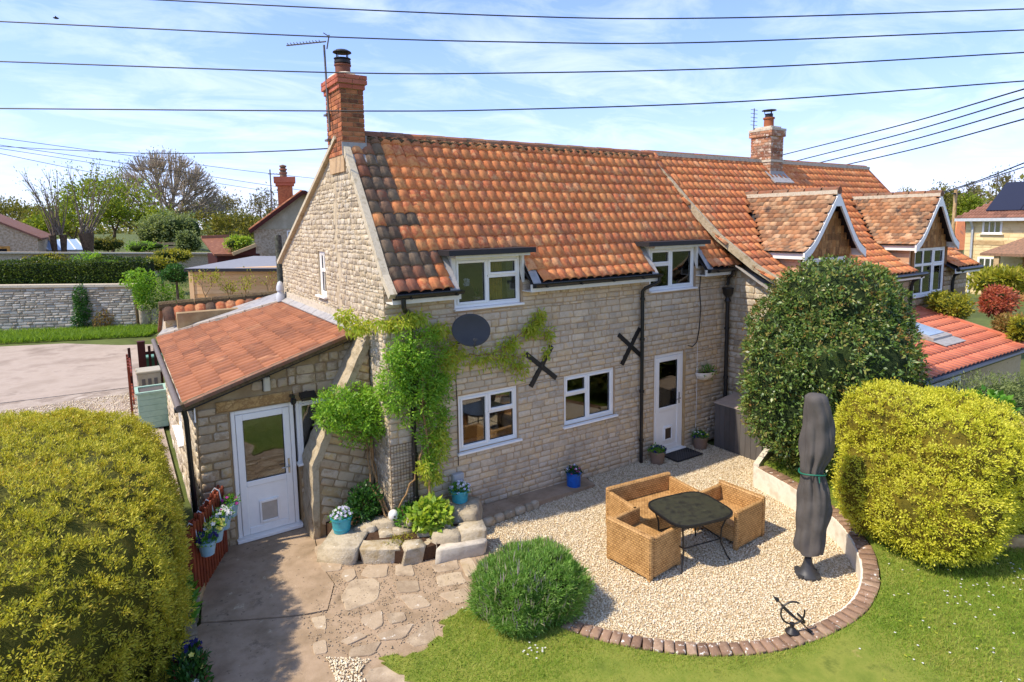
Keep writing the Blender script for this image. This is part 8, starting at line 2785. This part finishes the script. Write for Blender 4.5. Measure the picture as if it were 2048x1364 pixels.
up1 = onY(1912, 378, 9.5)
pl = thing('utility_pole', 'slim pale utility pole between the second dormer and the cream house', 'pole', (up1[0], 9.5, 0))
MB().tube([(0, 0, 0), (0, 0, up1[2])], [.14, .10], 10).build('shaft', M['pale_timber'], pl, auto=40)
MB().box((-.5, -.06, up1[2] - .35), (.5, .06, up1[2] - .25)).build('crossarm', M['timber_old'], pl)
RTREES = [('far_tree', 'green and brown tree left of the utility pole', 1895, 470, 372, 70, 22, 'olive', 8), ('far_tree', 'bare twiggy tree right of the utility pole', 1945, 440, 362, 50, 24, 'budding', 2), ('far_tree', 'pale budding tree above the cream house hip', 1998, 430, 340, 60, 26, 'budding', 3), ('far_tree', 'small dark tree top behind the end of the ridge', 1800, 440, 380, 60, 40, 'olive', 7), ('far_tree', 'yellow green tree against the cream house corner', 1935, 470, 395, 50, 20, 'spring', 8)]
for i, (nm, lab, px_, yb, yt, w, Y, lf, per) in enumerate(RTREES):
    far_tree(nm, lab, px_, yb, yt, w, Y, LF[lf], per=per, lsz=.30, seed=300 + i, levels=5, group='trees behind the right-hand houses', trunk_f=.2, zb=0)
rw2 = onY(1925, 500, 14)
rfl = thing('red_roof_house', 'red tiled roof end showing between dormer and cream house', 'house', (rw2[0], 14, 0))
child(MB().poly([onY(1905, 500, 13), onY(1932, 500, 13), onY(1930, 435, 15), onY(1916, 435, 15)], (0, .3, 0)), 'roof', M['tile'], rfl)
child(MB().box((onY(1907, 500, 13)[0], 13.2, 0), (onY(1932, 500, 13)[0], 15, onY(1907, 500, 13)[2] - .1)), 'wall', M['sandstone'], rfl)
# hedge and shrubs beyond the adjoining house
far_bush('garden_hedge', 'clipped green hedge in front of the cream house porch', 2010, 562, 160, 46, -.6, LF['yellowgreen'], 5200, .16, 21, 'hedges and shrubs right of the dormers', 'hedge')
far_bush('yellow_bush', 'yellow green bush beside the lean-to under the second dormer', 1895, 612, 104, 66, -1.72, LF['yellowgreen'], 5200, .085, 22, 'hedges and shrubs right of the dormers')
far_bush('red_acer', 'coral red acer bush at the right edge behind the lean-to', 1995, 605, 95, 66, -2.4, LF['acer'], 5200, .085, 23, 'hedges and shrubs right of the dormers')
far_bush('pale_acer', 'pale pink leaved bush below the coral red acer', 2020, 650, 110, 46, -3.0, LF['flower_bud'], 3000, .08, 24, 'hedges and shrubs right of the dormers')
far_bush('edge_bush', 'lime green leafy branch at the right edge beside the lean-to verge', 2040, 660, 60, 60, -3.4, LF['yellowgreen'], 1300, .08, 25, 'hedges and shrubs right of the dormers')

# ------------------------------------------------------------------ overhead lines


def wire(label, pts, r_, ext=True, group=None):
    """pts: (px, py, depth) along the line; a smooth curve through them"""
    Q = [onD(a, b, d) for a, b, d in pts]
    if ext:
        Q = [Q[0] + (Q[0] - Q[1]) * .6] + Q + [Q[-1] + (Q[-1] - Q[-2]) * .6]
    C = spline(Q, 14)
    mb = MB(); mb.tube(C, r_, 5)
    return tag(mb.build('overhead_wire', M['wire']), label, 'wire', group)


GW = 'overhead wires crossing above the cottage'
D0 = 9.4
wire('topmost overhead wire crossing the whole sky', [(-200, -30, D0), (340, 1, D0), (1024, 32, D0), (1440, 36, D0), (2048, 18, D0)], .0105, group=GW)
wire('second overhead wire from the top, just above the chimney cowl', [(0, 43, D0), (640, 73, D0), (1024, 84, D0), (1400, 85, D0), (2048, 60, D0)], .0105, group=GW)
wire('third overhead wire, passing the cottage chimney corbel', [(0, 123, D0), (660, 145, D0), (1024, 146, D0), (1500, 135, D0), (2048, 105, D0)], .0105, group=GW)
wire('lowest of the four long overhead wires, crossing the chimney brickwork', [(0, 217, D0), (700, 222, D0), (1024, 219, D0), (1500, 202, D0), (2048, 162, D0)], .0105, group=GW)
GR = 'overhead wires rising to the right'
for i, (a, b, lab) in enumerate((((1540, 316), (2048, 178), 'uppermost of the four wires rising right from the second chimney'), ((1560, 330), (2048, 195), 'second of the four wires rising right from the second chimney'), ((1570, 342), (2048, 215), 'third of the four wires rising right behind the ridge'), ((1600, 350), (2048, 238), 'lowest of the four wires rising right behind the ridge'))):
    m = ((a[0] + b[0]) / 2, (a[1] + b[1]) / 2 + 5, 22)
    wire(lab, [(*a, 30), m, (*b, 16)], .022, group=GR)
wire('service wire rising right from the second dormer to the sky', [(1860, 392, 30), (1955, 362, 25), (2048, 326, 20)], .024, group=GR)
wire('twin service wire just below it beside the cream house roof', [(1875, 390, 31), (1960, 363, 26), (2048, 334, 21)], .020, group=GR)
GT = 'thin wires on the left'
wire('cable running from the left edge to the cottage gable apex', [(0, 293, 26), (240, 305, 19), (420, 306, 14.5), (560, 302, 12), (657, 297, 10.55)], .012, ext=False, group=GT)
wire('uppermost thin wire descending from the left edge of the sky', [(0, 276, 60), (200, 303, 66), (480, 340, 74), (640, 358, 80)], .028, group=GT)
wire('middle thin wire descending behind the bare tree', [(0, 290, 60), (240, 325, 66), (480, 362, 74), (640, 386, 80)], .028, group=GT)
wire('lower thin wire descending behind the pollard shoots', [(0, 297, 62), (160, 322, 66), (470, 372, 76), (640, 398, 82)], .026, group=GT)
wire('lowest thin wire at the left edge above the barn', [(0, 307, 58), (120, 332, 62), (300, 368, 70)], .026, group=GT)
bd = onD(112, 36, 30)
bi = thing('bird', 'small dark bird flying high at the top left', 'bird', tuple(bd))
V, F = core((0, 0, 0), (.13, .05, .05), 2, None, 1, 12, 8); np_obj('body', V, F, M['bird'], bi, smooth=True)
MB().poly([(-.02, .03, .02), (.05, .03, .02), (.0, .16, .06), (-.04, .12, .05)], (0, 0, -.006)).build('wing', M['bird'], bi)
MB().poly([(-.02, -.03, .02), (.05, -.03, .02), (.0, -.16, .06), (-.04, -.12, .05)], (0, 0, -.006)).build('wing', M['bird'], bi)
